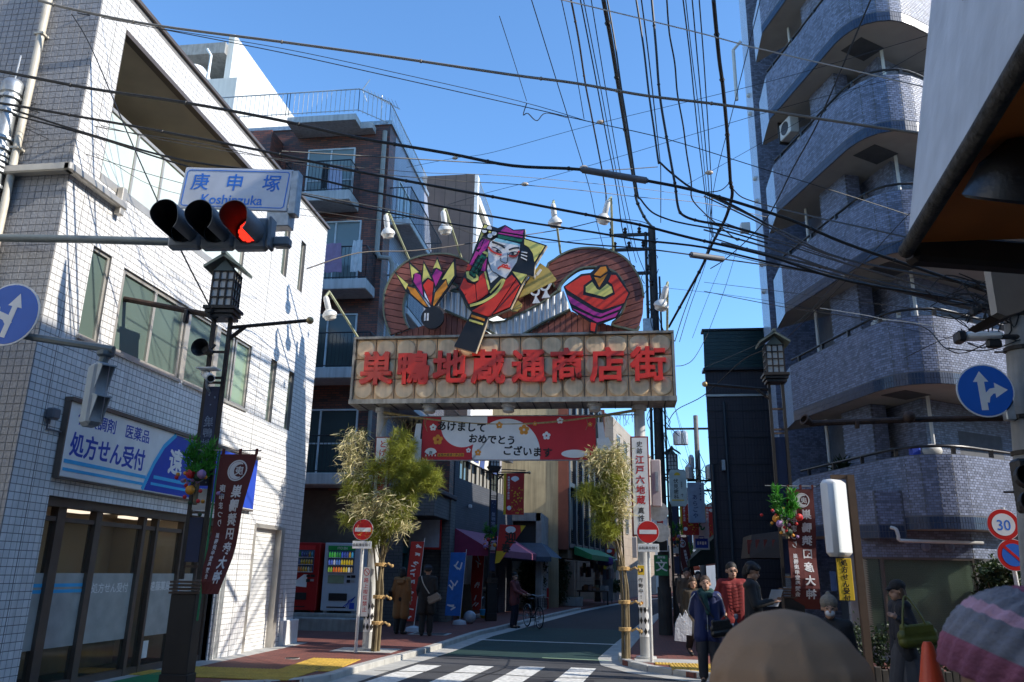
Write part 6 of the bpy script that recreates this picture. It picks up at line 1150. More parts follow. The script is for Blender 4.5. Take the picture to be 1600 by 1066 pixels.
# ================================================================ BLUE TILED TOWER on the right corner
tb=mat('blue_grey_wall_tile',(.19,.215,.30),.5,0,.10,2,.03,50,isl=.32,streak=.22,spec=.3)
tbd=mat('navy_band_tile',(.02,.035,.075),.35,0,.1,3,.03,isl=.15)
groutb=mat('dark_grout',(.11,.115,.13),.9,bump=0);soff=mat('grey_soffit',(.36,.34,.30),.85,0,.08,2)
railb=mat('dark_rail',(.02,.018,.018),.4,.2);acm=mat('appliance_white',(.58,.56,.52),.5,0,.08)
tw=thing('blue_tiled_tower','tall blue grey tiled apartment tower with curved corner balconies','building',(7,20,0))
BAL=[(4.57,21.1)]+[(4.57+.98*k/4,21.1-3.35*k/4)for k in(1,2,3)]+[(5.56,17.72),(5.68,17.45),(5.85,17.2),(6.08,17.03),(6.35,16.95),(6.65,16.95),(6.95,17.05),(7.2,17.2),(8.2,17.93),(11.5,20.3)]
END=[(4.62,22.5),(4.58,21.12)]
def offp(pts,d):
 fn,L=path_fn(pts);P=np.array(pts,float);cum=np.r_[0,np.cumsum(np.hypot(*np.diff(P,axis=0).T))];q=fn(cum,0*cum,np.full(len(cum),d));return[(a,b)for a,b,c in q]
INN=[(5.85,21.3),(6.75,18.35),(8.9,19.85),(12.2,22.2)] # recessed wall line
TWT=26.5
# core walls
def wall_path(parent,pts,z0,z1,holes,m_t,m_g,tw_=.1,th_=.052,bond=.5,name='tile_cladding',d=.005):
 mb=MB();strip_path(mb,pts,z0,z1,0);fn,L=path_fn(pts)
 q=tiles_uv(0,L,z0+.01,z1-.005,holes,tw_,th_,.008,bond);v,f=tile_plates(q,fn,d,.0012);npmesh(name,v,f,m_t,parent,'stuff');return mb
gm=MB()
def addm(a,b):n=len(a.v);a.v+=b.v;a.f+=[tuple(i+n for i in f)for f in b.f];a.mi+=b.mi
Z0S=[2.62]+[5.55+2.95*k for k in range(7)] # underside of each balcony band
for k,z in enumerate(Z0S):
 top=z+1.22+.26
 fn,L=path_fn(BAL);mb=MB();strip_path(mb,BAL,z,top,0);strip_path(mb,offp(BAL,-.14),z,top,0);a=np.array(BAL);b=np.array(offp(BAL,-.14));n=len(a)
 mb.add([(p[0],p[1],top)for p in a]+[(p[0],p[1],top)for p in b],[(i,i+1,n+i+1,n+i)for i in range(n-1)]);strip_path(mb,END,z,top,0);mb.add([(4.62,22.5,z),(4.62,22.5,top),(4.76,22.5,top),(4.76,22.5,z)],[(0,1,2,3)]);par=part('balcony_parapet',mb,groutb,tw)
 q=tiles_uv(0,L,z+.27,top-.005,[],.1,.052,.008,.5);v,f=tile_plates(q,fn,.004,.0012);npmesh('tile_cladding',v,f,tb,par,'stuff')
 q=tiles_uv(0,L,z+.005,z+.26,[],.06,.122,.006,0);v,f=tile_plates(q,fn,.006,.0015);npmesh('band_tiles',v,f,tbd,par,'stuff')
 fe_,Le=path_fn(END);q=tiles_uv(0,Le,z+.005,top-.005,[],.05,.052,.006,0);v,f=tile_plates(q,fe_,.004,.0012);npmesh('end_tiles',v,f,mat('sky_sheen_end_tile',(.48,.55,.66),.18,0,.06,3,.02,isl=.08,spec=.6),par,'stuff')  # sky reflection put into the pale colour of the end tiles
 # floor slab with grey soffit
 mb=MB();poly=offp(BAL,-.02)+INN[::-1]+[(4.64,22.5)]
 mb.add([(x,y,z-.002)for x,y in poly],[tuple(range(len(poly)))[::-1]]);mb.add([(x,y,z+.2)for x,y in poly],[tuple(range(len(poly)))]);part('soffit',mb,soff,tw)
 mb=MB();R_=offp(BAL,-.07);mb.tube([(x,y,top+.17)for x,y in R_],.03,8)
 fr_,Lr=path_fn(R_)
 for u in np.arange(.4,Lr-2,1.15):p=fr_(np.array([u]),np.zeros(1),np.zeros(1))[0];mb.box(p[0]-.035,p[0]+.035,p[1]-.035,p[1]+.035,top,top+.17)
 part('handrail',mb,railb,tw,True)
 if k: # soffit hatch
  mb=MB(FR((6.3,18.0,z-.003),(.8,.58,0),(.58,-.8,0)));mb.box(-.42,.42,-.3,.3,0,.012);part('soffit_hatch',mb,mat('dark_hatch',(.07,.07,.07),.7),tw)
# recessed walls with tiles, a pier, windows
for k in range(len(Z0S)):
 z=Z0S[k]+.2;zt=(Z0S[k+1]if k+1<len(Z0S)else TWT)
 addm(gm,wall_path(tw,INN[:2],z,zt,[(0.1,.95,z,z+1.95)],tb,groutb));addm(gm,wall_path(tw,INN[1:],z,zt,[(1.1,2.7,z+.2,z+2.1)],tb,groutb))
 P=[(5.72,20.05),(5.58,20.0),(6.1,18.6),(6.35,18.7)];addm(gm,wall_path(tw,[(5.78,20.15),(5.46,20.05),(5.83,18.95),(6.2,19.08)],z,zt,[],tb,groutb))
 d=V((INN[1][0]-INN[0][0],INN[1][1]-INN[0][1],0)).normalized();T=FR((INN[0][0],INN[0][1],0),d)
 window(tw,T,.1,.95,z+.05,z+1.95,bronze,dglass,2,.05,.04)
 d2=V((INN[2][0]-INN[1][0],INN[2][1]-INN[1][1],0)).normalized();T2=FR((INN[1][0],INN[1][1],0),d2);window(tw,T2,1.1,2.7,z+.2,z+2.1,alu,glass('beige_curtain_glass',(.3,.26,.18),.12),2,.04,.05)
 mb=MB();mb.cyl((6.78,18.1,z),(6.78,18.1,zt),.04,n=8);mb.cyl((5.3,20.9,z),(5.3,20.9,zt),.04,n=8);part('rain_pipe',mb,acm,tw,True)
 if k in(1,2,3):mb=MB();mb.bbox(6.02,6.4,18.62,18.9,z+.9,z+1.75,.02);ap=part('water_heater',mb,acm,tw);mb=MB();mb.box(6.1,6.3,18.605,18.62,z+1.6,z+1.7);part('heater_vent',mb,darkmetal,ap)
 if k in(1,2):mb=MB();mb.tube([(6.5,18.4,z+.4),(6.5,18.4,z+1.75),(6.47,18.3,z+1.82)],.05,8);part('flue_pipe',mb,acm,tw,True)
mb=MB(T=FR((4.95,20.95,Z0S[4]-.02),(.29,-.95,0)));mb.bbox(-.3,.3,-.62,-.1,-.28,.0,.02);a_=part('air_conditioner',mb,acm,tw);mb=MB(T=FR((4.95,20.95,Z0S[4]-.02),(.29,-.95,0)));mb.disc(0,-.36,.2,0,.01,16);mb.box(-.34,-.3,-.68,.02,-.3,.02);part('fan_grille',mb,darkmetal,a_)
part('wall',gm,groutb,tw)
# end wall facing the street, sky reflection in its tile colour, dark slots between
mb=MB();EW=[(4.75,25.2),(4.62,23.4)];strip_path(mb,EW,0,TWT);strip_path(mb,[(4.62,23.4),(5.9,23.5)],0,TWT);strip_path(mb,[(5.9,23.5),(5.85,21.3)],0,TWT);mb.add([(4.75,25.2,0),(4.75,25.2,TWT),(14,25.2,TWT),(14,25.2,0)],[(0,1,2,3)]);mb.add([(4.75,25.2,TWT),(4.62,23.4,TWT),(5.85,21.3,TWT),(6.75,18.35,TWT),(12.2,22.2,TWT),(14,25.2,TWT)],[(0,1,2,3,4,5)]);mb.add([(12.2,22.2,0),(14,25.2,0),(14,25.2,TWT),(12.2,22.2,TWT)],[(0,1,2,3)]);mb.box(5.3,14,25.21,27.2,0,14);part('side_wall',mb,groutb,tw)  # last box is unseen, added to stop sun leaking past the tower
fe_,Le=path_fn(EW);q=tiles_uv(0,Le,0,TWT,[],.05,.052,.006,0);v,f=tile_plates(q,fe_,.004,.0012);npmesh('end_tiles',v,f,mat('sky_sheen_end_tile',(.30,.36,.46)),tw,'stuff')
fe_,Le=path_fn([(4.62,23.4),(5.9,23.5)]);q=tiles_uv(0,Le,0,TWT,[],.1,.052,.006,.5);v,f=tile_plates(q,fe_,.004,.0012);npmesh('tile_cladding',v,f,tb,tw,'stuff')
mb=MB()
for z in(7.6,8.4,10.2,11.1,13.3,14.1,16.5,17.2):mb.lathe([(.08,0),(.08,.06),(.05,.1),(0,.1)],(4.66,24.1,z),10,(-1,0,0))
mb.tube([(4.55,24.3,19.5),(4.3,24.5,19.3),(4.3,24.5,17.3)],.06);mb.bbox(4.2,4.5,24.8,25.1,12.6,12.9,.02);part('wall_vent',mb,acm,tw,True)
# ground floor: tiled bay, shop window with blinds, pipe
BAY=[(4.75,19.0),(4.9,17.6),(5.2,17.3),(5.75,17.32),(5.78,17.7)]
GL=[(4.95,18.9),(4.86,17.66),(5.28,17.55),(7.05,17.55),(7.05,19.0)]
bm=wall_path(tw,BAY,2.72,3.4,[],tb,groutb,.1,.052);addm(bm,wall_path(tw,BAY,2.45,2.72,[],tbd,groutb,.06,.125,0,'band_tiles'));addm(bm,wall_path(tw,GL[:2]+GL[2:4]+[(7.6,17.95),(11,20.3)],2.08,2.62,[],tb,groutb));bm.add([(x,y,3.4)for x,y in BAY],[tuple(range(5))]);part('ground_bay',bm,groutb,tw)
blind=mat('reflection_bright_blind',(.72,.80,.70),.5,0,.06,2);sg=glass('shop_window_glass',(.05,.09,.08),.04,.75,.9)  # window reflection of the sunlit building put into the slat colour
T=FR((5.28,17.55,0));w_=window(tw,T,0,1.77,.45,2.08,bronze,sg,1,.03,.04,'shop_window');T1=FR((4.86,17.66,0),(.42,-.11,0));window(tw,T1,0,.43,.45,2.08,bronze,sg,1,.03,.03,'shop_window')
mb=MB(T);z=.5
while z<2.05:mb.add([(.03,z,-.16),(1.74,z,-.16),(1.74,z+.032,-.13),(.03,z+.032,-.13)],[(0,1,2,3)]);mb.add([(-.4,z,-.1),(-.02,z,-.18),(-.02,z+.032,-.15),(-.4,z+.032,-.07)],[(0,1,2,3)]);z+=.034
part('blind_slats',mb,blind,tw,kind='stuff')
mb=MB(T);mb.box(-.45,1.8,0,.45,-.25,-.02);mb.box(-.6,1.8,0,2.1,-.5,-.3);mb.box(1.77,3.6,0,2.08,-.3,-.2);part('base_wall',mb,conc,tw)
mb=MB();mb.tube(spline([(5.42,17.22,2.66),(5.5,17.16,2.62),(5.53,17.16,2.5),(5.55,17.18,2.42),(5.75,17.2,2.40),(7.2,17.4,2.38)],4),.035,8);part('white_pipe',mb,acm,tw,True)
mb=MB()
for x in(6.15,6.6):mb.lathe([(.09,0),(.09,.04),(.05,.06),(0,.06)],(x,17.53,2.3),14,(0,-1,0))
part('round_vent',mb,tb,tw)
# things left out on the balconies
mb=MB();mb.bbox(6.0,6.2,17.25,17.4,4.05,4.3,.03);solo('blue_crate',mb,print_blue,'small blue crate behind the rail of the lowest curved balcony','crate')
mb=MB();mb.ball((6.4,17.2,4.2),(.2,.1,.14),12,8);solo('white_sack',mb,acm,'white sack behind the rail of the lowest curved balcony','sack',smooth=True)
P=np.repeat(np.array([[5.35,20.0,4.05]]),60,0);d=unit(rng.normal(size=(60,3))+np.array([0,-.2,1.0]));v,f=blades(P,d,.5+.3*rng.random(60),.04,.8);t=thing('balcony_plant','spiky dark green plant on the lowest tower balcony','plant',(5.35,20.0,4.0));npmesh('leaves',v,f,leafmat('dark_spiky_leaf',(.02,.04,.015)),t,'stuff');mb=MB();mb.lathe([(.1,-.25),(.14,.05),(0,.05)],(5.35,20,4.05),12);part('pot',mb,conc,t)

# ================================================================ PURPLE CLAD BUILDING
clad=brickmat('purple_brown_siding',(.045,.037,.042),(.041,.034,.039),(.025,.021,.025),.9,.45,'XZ',.012,.6,.2,0)
t=thing('purple_clad_building','narrow dark purple clad building with green mansard roof beside the tower','building',(4.2,27,0));X0,X1=3.03,5.6
mb=MB(T=FR((0,0,0),(1,0,0),(0,1,0)));mb.prism([(X0,27),(X1,27),(X1,33),(X0+.75,33)],0,8.4);part('wall',mb,clad,t)
mb=MB()
for i in range(26):x=X0+.02+i*.1;mb.box(x,x+.05,26.985,27,0,8.4)
part('siding_rib',mb,clad,t,kind='stuff')
mb=MB();n=10
for i in range(n):z=8.48+i*.135;mb.T=FR((0,0,0),(1,0,0),(0,1,0));mb.prism([(X0-.02+i*.004,26.9+i*.012),(X1,26.9+i*.012),(X1,33),(X0+.73,33)],z,z+.125)
part('mansard_roof',mb,mat('dark_green_roof',(.012,.035,.035),.35,.2,.1,4),t);mb=MB();mb.box(X0-.06,X1,26.86,27.4,8.4,8.48);mb.box(X0-.03,X1,26.95,27.4,9.83,9.9);part('roof_trim',mb,black,t)
mb=MB();mb.box(X0-.02,X1,26.93,26.98,7.5,7.57);part('white_band',mb,alu,t);mb=MB()
for z in(1.6,2.5,3.4,4.3,5.2,6.1,7.0):mb.box(X0-.01,X1,26.97,26.99,z,z+.03)
part('joint',mb,black,t);mb=MB();mb.cyl((3.6,26.92,.3),(3.6,26.92,7.3),.05);mb.cyl((3.12,26.92,.3),(3.12,26.92,5.2),.05);part('rain_pipe',mb,mat('slate_pipe',(.03,.04,.05),.5),t,True);mb=MB();mb.bbox(3.4,3.52,26.85,26.97,5.0,5.35,.01);mb.bbox(3.3,3.5,26.85,26.97,1.0,1.4,.01);mb.bbox(3.6,3.8,26.85,26.97,1.0,1.4,.01);part('meter',mb,steel,t)
# canopy with square panels on the tower's street side, in front of the purple wall
t=thing('lit_canopy','dark shop canopy with a row of small red panels by the purple wall','canopy',(4.0,23,2.1));mb=MB();mb.add([(3.45,22.6,2.15),(4.7,22.0,2.15),(4.7,24.2,2.15),(3.45,24.2,2.15),(3.55,22.7,2.75),(4.7,22.1,2.9),(4.7,24.2,2.9),(3.55,24.2,2.75)],[(0,3,2,1),(4,5,6,7),(0,1,5,4),(1,2,6,5),(2,3,7,6),(3,0,4,7)]);part('hood',mb,mat('dark_brown_canopy',(.05,.03,.022),.6),t)
for i in range(5):T=FR((3.46+.02,22.75+i*.28,0),(0,-1,0));mb=MB(FR((3.44,22.72+i*.28,0),(-.05,1,0)));mb.box(0,.2,2.3,2.6,-.06,.0);mb2=MB();mb2.box(3.42+i*.2,3.56+i*.2,22.66-i*.1,22.7-i*.1,2.25,2.62);part('panel',mb2,mat('dim_red_panel',(.2,.04,.03),.4),t)
# yellow pharmacy board and white light box on a post
t=thing('light_box_sign','blank white rounded light box sign on a brown post','sign',(3.2,12.6,PZ));mb=MB(FR((3.21,12.6,2.52),(.80,.60,0)));mb.bbox(-.2,.2,-.56,.56,-.12,.12,.06);part('box',mb,mat('white_acrylic',(.80,.79,.77),.3,0,.03,coat=.3),t,True)
mb=MB();mb.box(3.43,3.53,12.6,12.7,PZ,3.16);mb.box(3.2,3.43,12.62,12.68,3.1,3.16);part('post',mb,mat('worn_brown_wood',(.09,.055,.035)),t)
t=thing('prescription_board','yellow vertical board with black characters under the white light box','sign',(3.25,12.6,1.35));T=FR((3.26,12.6,0));mb=MB(T);mb.bbox(-.105,.105,1.35,1.94,-.02,0,.005);part('board',mb,print_yellow,t);mb=MB(T);mb.text('処方せん受付',0,1.88,.094,.006,.03,vert=True,pitch=1.06);part('lettering',mb,print_black,t)
t=thing('door_poster','small blue and white poster beside the tower entrance','poster',(4.85,19.3,1.2));mb=MB(FR((4.6,18.2,0)));mb.box(-.2,-.08,1.4,1.8,0,.01);part('sheet',mb,mat('faded_blue_poster',(.06,.12,.25),.6),t)
# hedges and bush
bushl=leafmat('dark_glossy_leaf',(.028,.05,.016),.5,.2)
def bush(spec,label,name='bush',L=.06,per=6):
 c=spec[0];t=thing(name,label,'bush',(c[0],c[1],PZ));P=blobpts(spec);n=len(P)*per;d=unit(rng.normal(size=(n,3))+np.array([0,-.2,.4]));v,f=blades(np.repeat(P,per,0)+rng.normal(0,.05,(n,3)),d,L*(.7+.6*rng.random(n)),L*.45,.3);npmesh('foliage',v,f,bushl,t,'stuff')
 mb=MB()
 for i in range(14):p=P[rng.integers(len(P))];mb.tube([(p[0]*.4+c[0]*.6,p[1]*.4+c[1]*.6,PZ),tuple(p)],.012,4)
 part('branches',mb,trunkm,t,kind='stuff');return t
bush([(7.6,17.3,1.35,.75,.35,.55,420),(7.3,17.2,1.75,.4,.3,.35,160),(8.1,17.4,1.6,.5,.35,.6,200),(7.7,17.3,.7,.8,.35,.5,260)],'dark glossy bush behind the speed limit post',L=.10)
bush([(3.5,13.9,.58,.5,.25,.45,330),(4.3,13.9,.55,.5,.25,.42,330),(5.2,14.0,.5,.6,.25,.38,300)],'low dark hedge before the shop window, behind the woman with the bag','hedge',.06)
bush([(3.3,25.5,.6,.6,.3,.55,200)],'dark clipped hedge at the foot of the purple building','hedge',.06)
mb=MB()
for i in range(30):mb.bbox(3.0+i*.1,3.09+i*.1,13.52,13.6,PZ,.34+.02*(i%3),.008)
solo('log_edging',mb,mat('grey_log',(.07,.06,.05),.9),'low edging of upright logs in front of the hedge','edging',kind='stuff')
# ================================================================ NEAR SHOP WITH AWNING (right edge) and the block it belongs to
t=thing('near_shop_block','plain tall block just outside the right edge of the street corner','building',(9,4,0));mb=MB();mb.box(6.95,11,-8,11.2,0,13.9);mb.box(11,60,-8,8,0,12);mb.box(3.0,6.39,-8,2.4,0,6.5);part('wall',mb,conc,t)
aw=thing('shop_awning','pale grey angled shop awning with orange underside at the upper right','awning',(2.2,3,3));A_=V((1.335,3.58,3.10));B_=V((1.02,.55,3.10));d=(B_-A_);U_=V((.283,.02,1.362))*1.5
paleaw=mat('pale_grey_awning',(.50,.53,.58),.6,0,.12,4,.12,30,streak=.1);orangeaw=mat('orange_underside',(.70,.19,.025),.75,0,.15,2);dirt=mat('dirty_awning_edge',(.055,.05,.045),.9,0,.5,25,.6,60)
mb=MB();mb.add([A_,B_,B_+U_,A_+U_],[(0,1,2,3)]);mb.add([A_+U_,B_+U_,B_+V((2.5,.3,2.0)),A_+V((2.8,.6,2.0))],[(0,1,2,3)]);part('cover',mb,paleaw,aw);k_=(A_+d*.12+U_*.98,A_+d*.55+U_*.98,A_+d*.62+U_*.6,A_+d*.3+U_*.34,A_+d*.22+U_*.40);nn_=d.cross(U_).normalized()*(-.004 if d.cross(U_).x>0 else.004);mb=MB();mb.add([p+nn_ for p in k_],[(0,1,2,3,4)]);part('patch',mb,conc,aw)
mb=MB();mb.tube([A_+V((0,.01,0)),A_+d*.35+V((0,0,-.006)),A_+d*.7+V((0,0,.004)),B_],.034,10);part('hem',mb,dirt,aw,True)
mb=MB();mb.add([A_+V((.05,-.02,.03)),B_+V((.05,0,.03)),B_+V((2.4,.3,.35)),A_+V((2.6,.75,.35))],[(0,1,2,3)]);part('underside',mb,orangeaw,aw)
mb=MB();q0=A_+V((.02,.03,-.02));q1=A_+V((2.6,.72,-.04));ax=(q1-q0).normalized();mb.T=FR(q0,ax,(0,0,1));mb.bbox(0,2.6,-.03,.11,-.05,.05,.02);part('front_beam',mb,mat('dark_brown_beam',(.03,.02,.015),.7),aw)
mb=MB();mb.tube([A_+V((.4,-.35,.12)),A_+V((2.2,.1,.14))],.02,6)
for k in range(5):p=A_+V((.55+.2*k,-.3+.05*k,.1));mb.tube([p,p+V((.02,0,-.06)),p+V((.05,.01,0))],.008,5);mb.ball(p+V((.02,0,-.08)),.022,8,6)
part('hook_rail',mb,black,aw)
t=thing('awning_lamp','dark round lamp hanging under the orange awning','lamp',(2.05,3.1,3.2));mb=MB();mb.lathe([(.0,.16),(.06,.14),(.13,.05),(.16,-.06),(.145,-.07),(.07,.0),(0,.0)],(1.412,2.730,3.000),18,(.15,-.5,.85));part('shade',mb,mat('black_lamp',(.01,.01,.012),.35),t,True);mb=MB();mb.cyl((1.412,2.730,3.120),(1.432,2.760,3.320),.02);part('stem',mb,black,t)
t=thing('grey_awning_end','beige grey rounded end of a second awning at the right edge','awning',(2.5,4.3,2.8));o=V((1.96,4.2,3.4));mb=MB(FR((1.97,4.2,0),(1,.1,0)));n=8
prof=[(0,2.99),(.04,2.97),(.12,2.995),(.3,3.09),(.6,3.2),(1.4,3.4)];mb.prism([(0,3.42)]+prof+[(1.4,3.9),(0,3.9)],-.06,0);part('end_panel',mb,mat('beige_grey_canvas',(.34,.31,.28),.8),t)
mb=MB(FR((1.97,4.2,0),(1,.1,0)))
for(a,b),(c,d_)in zip(prof,prof[1:]):mb.add([(a,b,0),(c,d_,0),(c,d_,-.3),(a,b,-.3)],[(0,1,2,3)])
part('underside',mb,mat('dark_brown_beam',(.03,.02,.015)),t)
# ================================================================ VENDING MACHINES
def vending(x,y,z,body,label,kind):
 t=thing('vending_machine',label,'vending machine',(x,y,z));w,d,h=1.02,.72,1.86;mb=MB();mb.bbox(x-w/2,x+w/2,y,y+d,z+.06,z+h,.015)
 for sx in(-.4,.4):mb.box(x+sx-.05,x+sx+.05,y+.08,y+d-.08,z,z+.06)
 part('cabinet',mb,body,t);T=FR((x,y,z));iv=mat('machine_inner_white',(.55,.58,.6),.4)
 mb=MB(T);mb.box(-.40,.36,1.05,1.75,.002,.012);dw=part('display_window',mb,mat('display_back',(.05,.09,.16)if kind else(.03,.05,.06),.3),t)
 mb=MB(T);mb.m=0;mb.box(-.41,.37,1.66,1.78,.012,.02);mb.m=1;mb.text('ITO EN',0,1.72,.09,.022,.006)if kind else None
 part('header',mb,[mat('header_green',(.02,.3,.06),.4)if kind else print_red,print_white],t)
 cols=[[(.05,.35,.05),(.1,.4,.08),(.03,.2,.05),(.05,.1,.45),(.05,.08,.3),(.4,.25,.03),(.05,.3,.5)],[(.1,.15,.5),(.5,.5,.55),(.1,.2,.5),(.6,.45,.03),(.55,.4,.02),(.6,.42,.03),(.5,.35,.05)],[(.25,.4,.05),(.65,.12,.03),(.7,.2,.03),(.7,.3,.03),(.65,.45,.05),(.6,.6,.55),(.3,.2,.1)]]
 for r in range(3):
  zb=1.09+.195*(2-r)
  mb=MB(T);mb.box(-.38,.34,zb-.03,zb-.012,.012,.05);part('shelf',mb,iv,t)
  for k in range(10):
   c=cols[r][min(6,int(k*.7))];c=c if kind else tuple(v*.45 for v in c);mb=MB();u=x-.345+k*.072;hh=.135 if r else.15
   mb.lathe([(.02,0),(.026,.008),(.026,hh*.7),(.012,hh*.92),(.012,hh),(0,hh)],(u,y-.035,z+zb-.012),8);part('drink',mb,mat('drink_%d_%d_%d'%(kind,r,min(6,int(k*.7))),c,.3,emit=.28 if kind else.05,bump=0),t,True)
 mb=MB(T);mb.m=0;mb.box(-.36,.1,.78,.99,.002,.01)if kind else mb.box(-.42,-.1,.78,.98,.002,.01);mb.m=1;mb.box(.18,.28,.93,.99,.002,.012);mb.box(.30,.42,.93,1.0,.002,.015);mb.box(.18,.28,.8,.88,.002,.015);mb.m=2;mb.box(.3,.4,.82,.88,.002,.012);part('control_panel',mb,[mat('poster_green',(.25,.3,.18),.5),black,steel],t)
 mb=MB(T);mb.bbox(-.3,.22,.33,.52,.002,.02,.005);part('dispensing_slot',mb,black,t)
 mb=MB(T);mb.m=0;mb.box(-.34,.2,.14,.17,.002,.01);mb.m=1
 if kind:
  for k in range(3):mb.stroke([(.12+.07*k,.16),(.28,.3+.02*k),(.34,.3+.03*k),(.46,.44)],.02,.002,.004);
  mb.box(.3,.44,.12,.28,.004,.006)
 else:mb.m=2;mb.box(-.36,-.18,.42,.54,.002,.006);mb.prism([(-.3,.7),(.1,1.0),(.2,1.0),(.2,.66)],.002,.005)
 part('print',mb,[black,print_blue,print_white],t)
vending(-7.62,22.0,.52,mat('vending_white',(.46,.50,.55),.35,0,.05),'white drinks vending machine with lit display beside the corner of the white building',1)
vending(-8.78,22.0,.52,mat('vending_red',(.36,.012,.012),.35,0,.06),'red drinks vending machine half hidden behind the white building',0)
mb=MB();mb.bbox(-9.5,-6.75,21.9,22.85,.42,.52,.01);solo('machine_stand',mb,conc,'low concrete stand under the two vending machines','stand')

# ================================================================ GREY TILED SHOP with corner pilaster
gtile=brickmat('grey_stone_tile',(.12,.12,.115),(.15,.145,.135),(.07,.07,.065),.3,.1,'S',.008,.8,.4)
t=thing('grey_corner_shop','grey tiled shop with teal door and recessed front beside the vending machines','building',(-6.3,25,0))
mb=MB();mb.box(-5.82,-5.55,26.55,27.3,0,4.0);mb.box(-7.3,-5.6,24.3,27.3,3.3,4.0);mb.box(-7.3,-6.9,24.3,27.3,0,3.3);mb.box(-7.3,-6.3,27.0,27.3,0,3.3);mb.box(-6.5,-5.85,26.9,27.29,0,3.3);mb.box(-6.9,-6.6,24.3,24.6,0,3.3);part('wall',mb,gtile,t)
mb=MB();mb.bbox(-7.3,-5.5,24.25,27.35,4.0,4.16,.03);part('cornice',mb,mat('dark_purple_trim',(.05,.035,.04),.7),t)
mb=MB();mb.box(-7.3,-5.65,26.6,27.3,4.16,6.6);part('upper_wall',mb,brick,t)
teal=mat('teal_shop_front',(.01,.10,.10),.5);mb=MB();mb.box(-6.88,-6.75,24.7,26.9,.0,.5);mb.box(-6.88,-6.72,24.7,24.8,0,2.3);mb.box(-6.88,-6.72,25.7,25.85,0,2.3);mb.box(-6.88,-6.72,26.75,26.9,0,2.3);mb.box(-6.88,-6.72,24.7,26.9,2.2,2.4);sfn=part('shop_front',mb,teal,t)
for a,b in((24.8,25.7),(25.85,26.75)):p=MB();p.box(-6.84,-6.83,a,b,.5,2.2);part('pane',p,glass('dim_shop_glass',(.02,.05,.055),.08),sfn)
t=thing('shop_sign','white shop board with red border above the teal shop front','sign',(-6.4,25.5,2.5));mb=MB(FR((-6.55,26.4,0),(.95,-.1,0)));mb.bbox(-.45,.75,2.35,3.55,-.06,0,.01);part('frame',mb,print_red,t);mb=MB(FR((-6.55,26.4,0),(.95,-.1,0)));mb.box(-.4,.7,2.42,3.48,0,.006);part('face',mb,mat('pale_board',(.5,.54,.6),.5),t)
def nobori(x,y,z1,w,m,label,txt,tm,lean=.12):
 t=thing('nobori_banner',label,'banner',(x,y,PZ));mb=MB();mb.tube([(x,y,PZ),(x+lean,y,z1+.1)],.012,6);mb.tube([(x+lean,y,z1),(x+lean-w,y,z1-.03)],.008,5);part('pole',mb,white,t);T=FR((x,y-.01,0));mb=MB(T);z0=PZ+.25;h=z1-z0;mb.prism([(-w+.03,z0),(lean*.1,z0),(lean,z1),(lean-w,z1)],-.004,0);part('cloth',mb,m,t)
 mb=MB(T);n=txt
 for i in range(n):
  for k in range(4):cu,cv=-w/2+lean*(1-(i+.6)/n)+rng.normal(0,w*.1),z1-h*(i+.6)/n+rng.normal(0,h/n*.16);q=rng.normal(0,1);mb.stroke([(cu-w*.16*abs(math.cos(q)),cv-h/n*.16*math.sin(q)),(cu+w*.16*abs(math.cos(q)),cv+h/n*.16*math.sin(q))],w*.09,.003+.0005*k,.004+.0005*k)
 part('brush_marks',mb,tm,t)
 mb=MB();mb.lathe([(.22,0),(.2,.1),(.05,.14),(0,.14)],(x,y,PZ),14);part('base',mb,mat('white_plastic_base',(.55,.57,.6),.4),t,True);return t
nobori(-5.55,22.2,2.45,.38,festred,'red vertical shop banner with white characters behind the left post',9,print_white,.2)
nobori(-4.95,25.6,2.25,.5,mat('blue_cloth',(.03,.16,.5),.7),'blue vertical shop banner on a white base before the grey pilaster',3,print_white,.15)
nobori(-5.0,29.8,2.35,.45,festred,'red and white vertical banner in front of the pink awning',3,print_white,.1)
t=thing('folding_board','yellow framed leaning board at the shaded shop entrance','board',(-5.5,29.2,PZ))
for k,(y,m_)in enumerate(((29.3,mat('ochre_board',(.3,.18,.03),.6)),(29.0,mat('wood_frame_board',(.12,.08,.05),.6)))):mb=MB(FR((-5.75+.28*k,y,PZ),(1,-.2,0),(-.12,0,1)));mb.bbox(0,.36,0,1.15,-.03,0,.01);part('panel',mb,m_,t)
t=thing('plastic_tub','blue and yellow tub on the pavement before the pink awning shop','tub',(-4.95,29.6,PZ));mb=MB();mb.lathe([(.15,0),(.2,.1)],(-4.75,29.4,PZ),16);part('lower_band',mb,festyel,t);mb=MB();mb.lathe([(.2,.1),(.22,.3),(.2,.3),(.0,.27)],(-4.75,29.4,PZ),16);part('tub',mb,print_cyan,t)
mb=MB();mb.ball((-4.7,26.0,.3),(.2,.15,.2),12,8);solo('wrapped_bundle',mb,glass('clear_plastic_wrap',(.35,.38,.42),.25),'bundle in clear plastic beside the blue banner base','bundle',smooth=True)

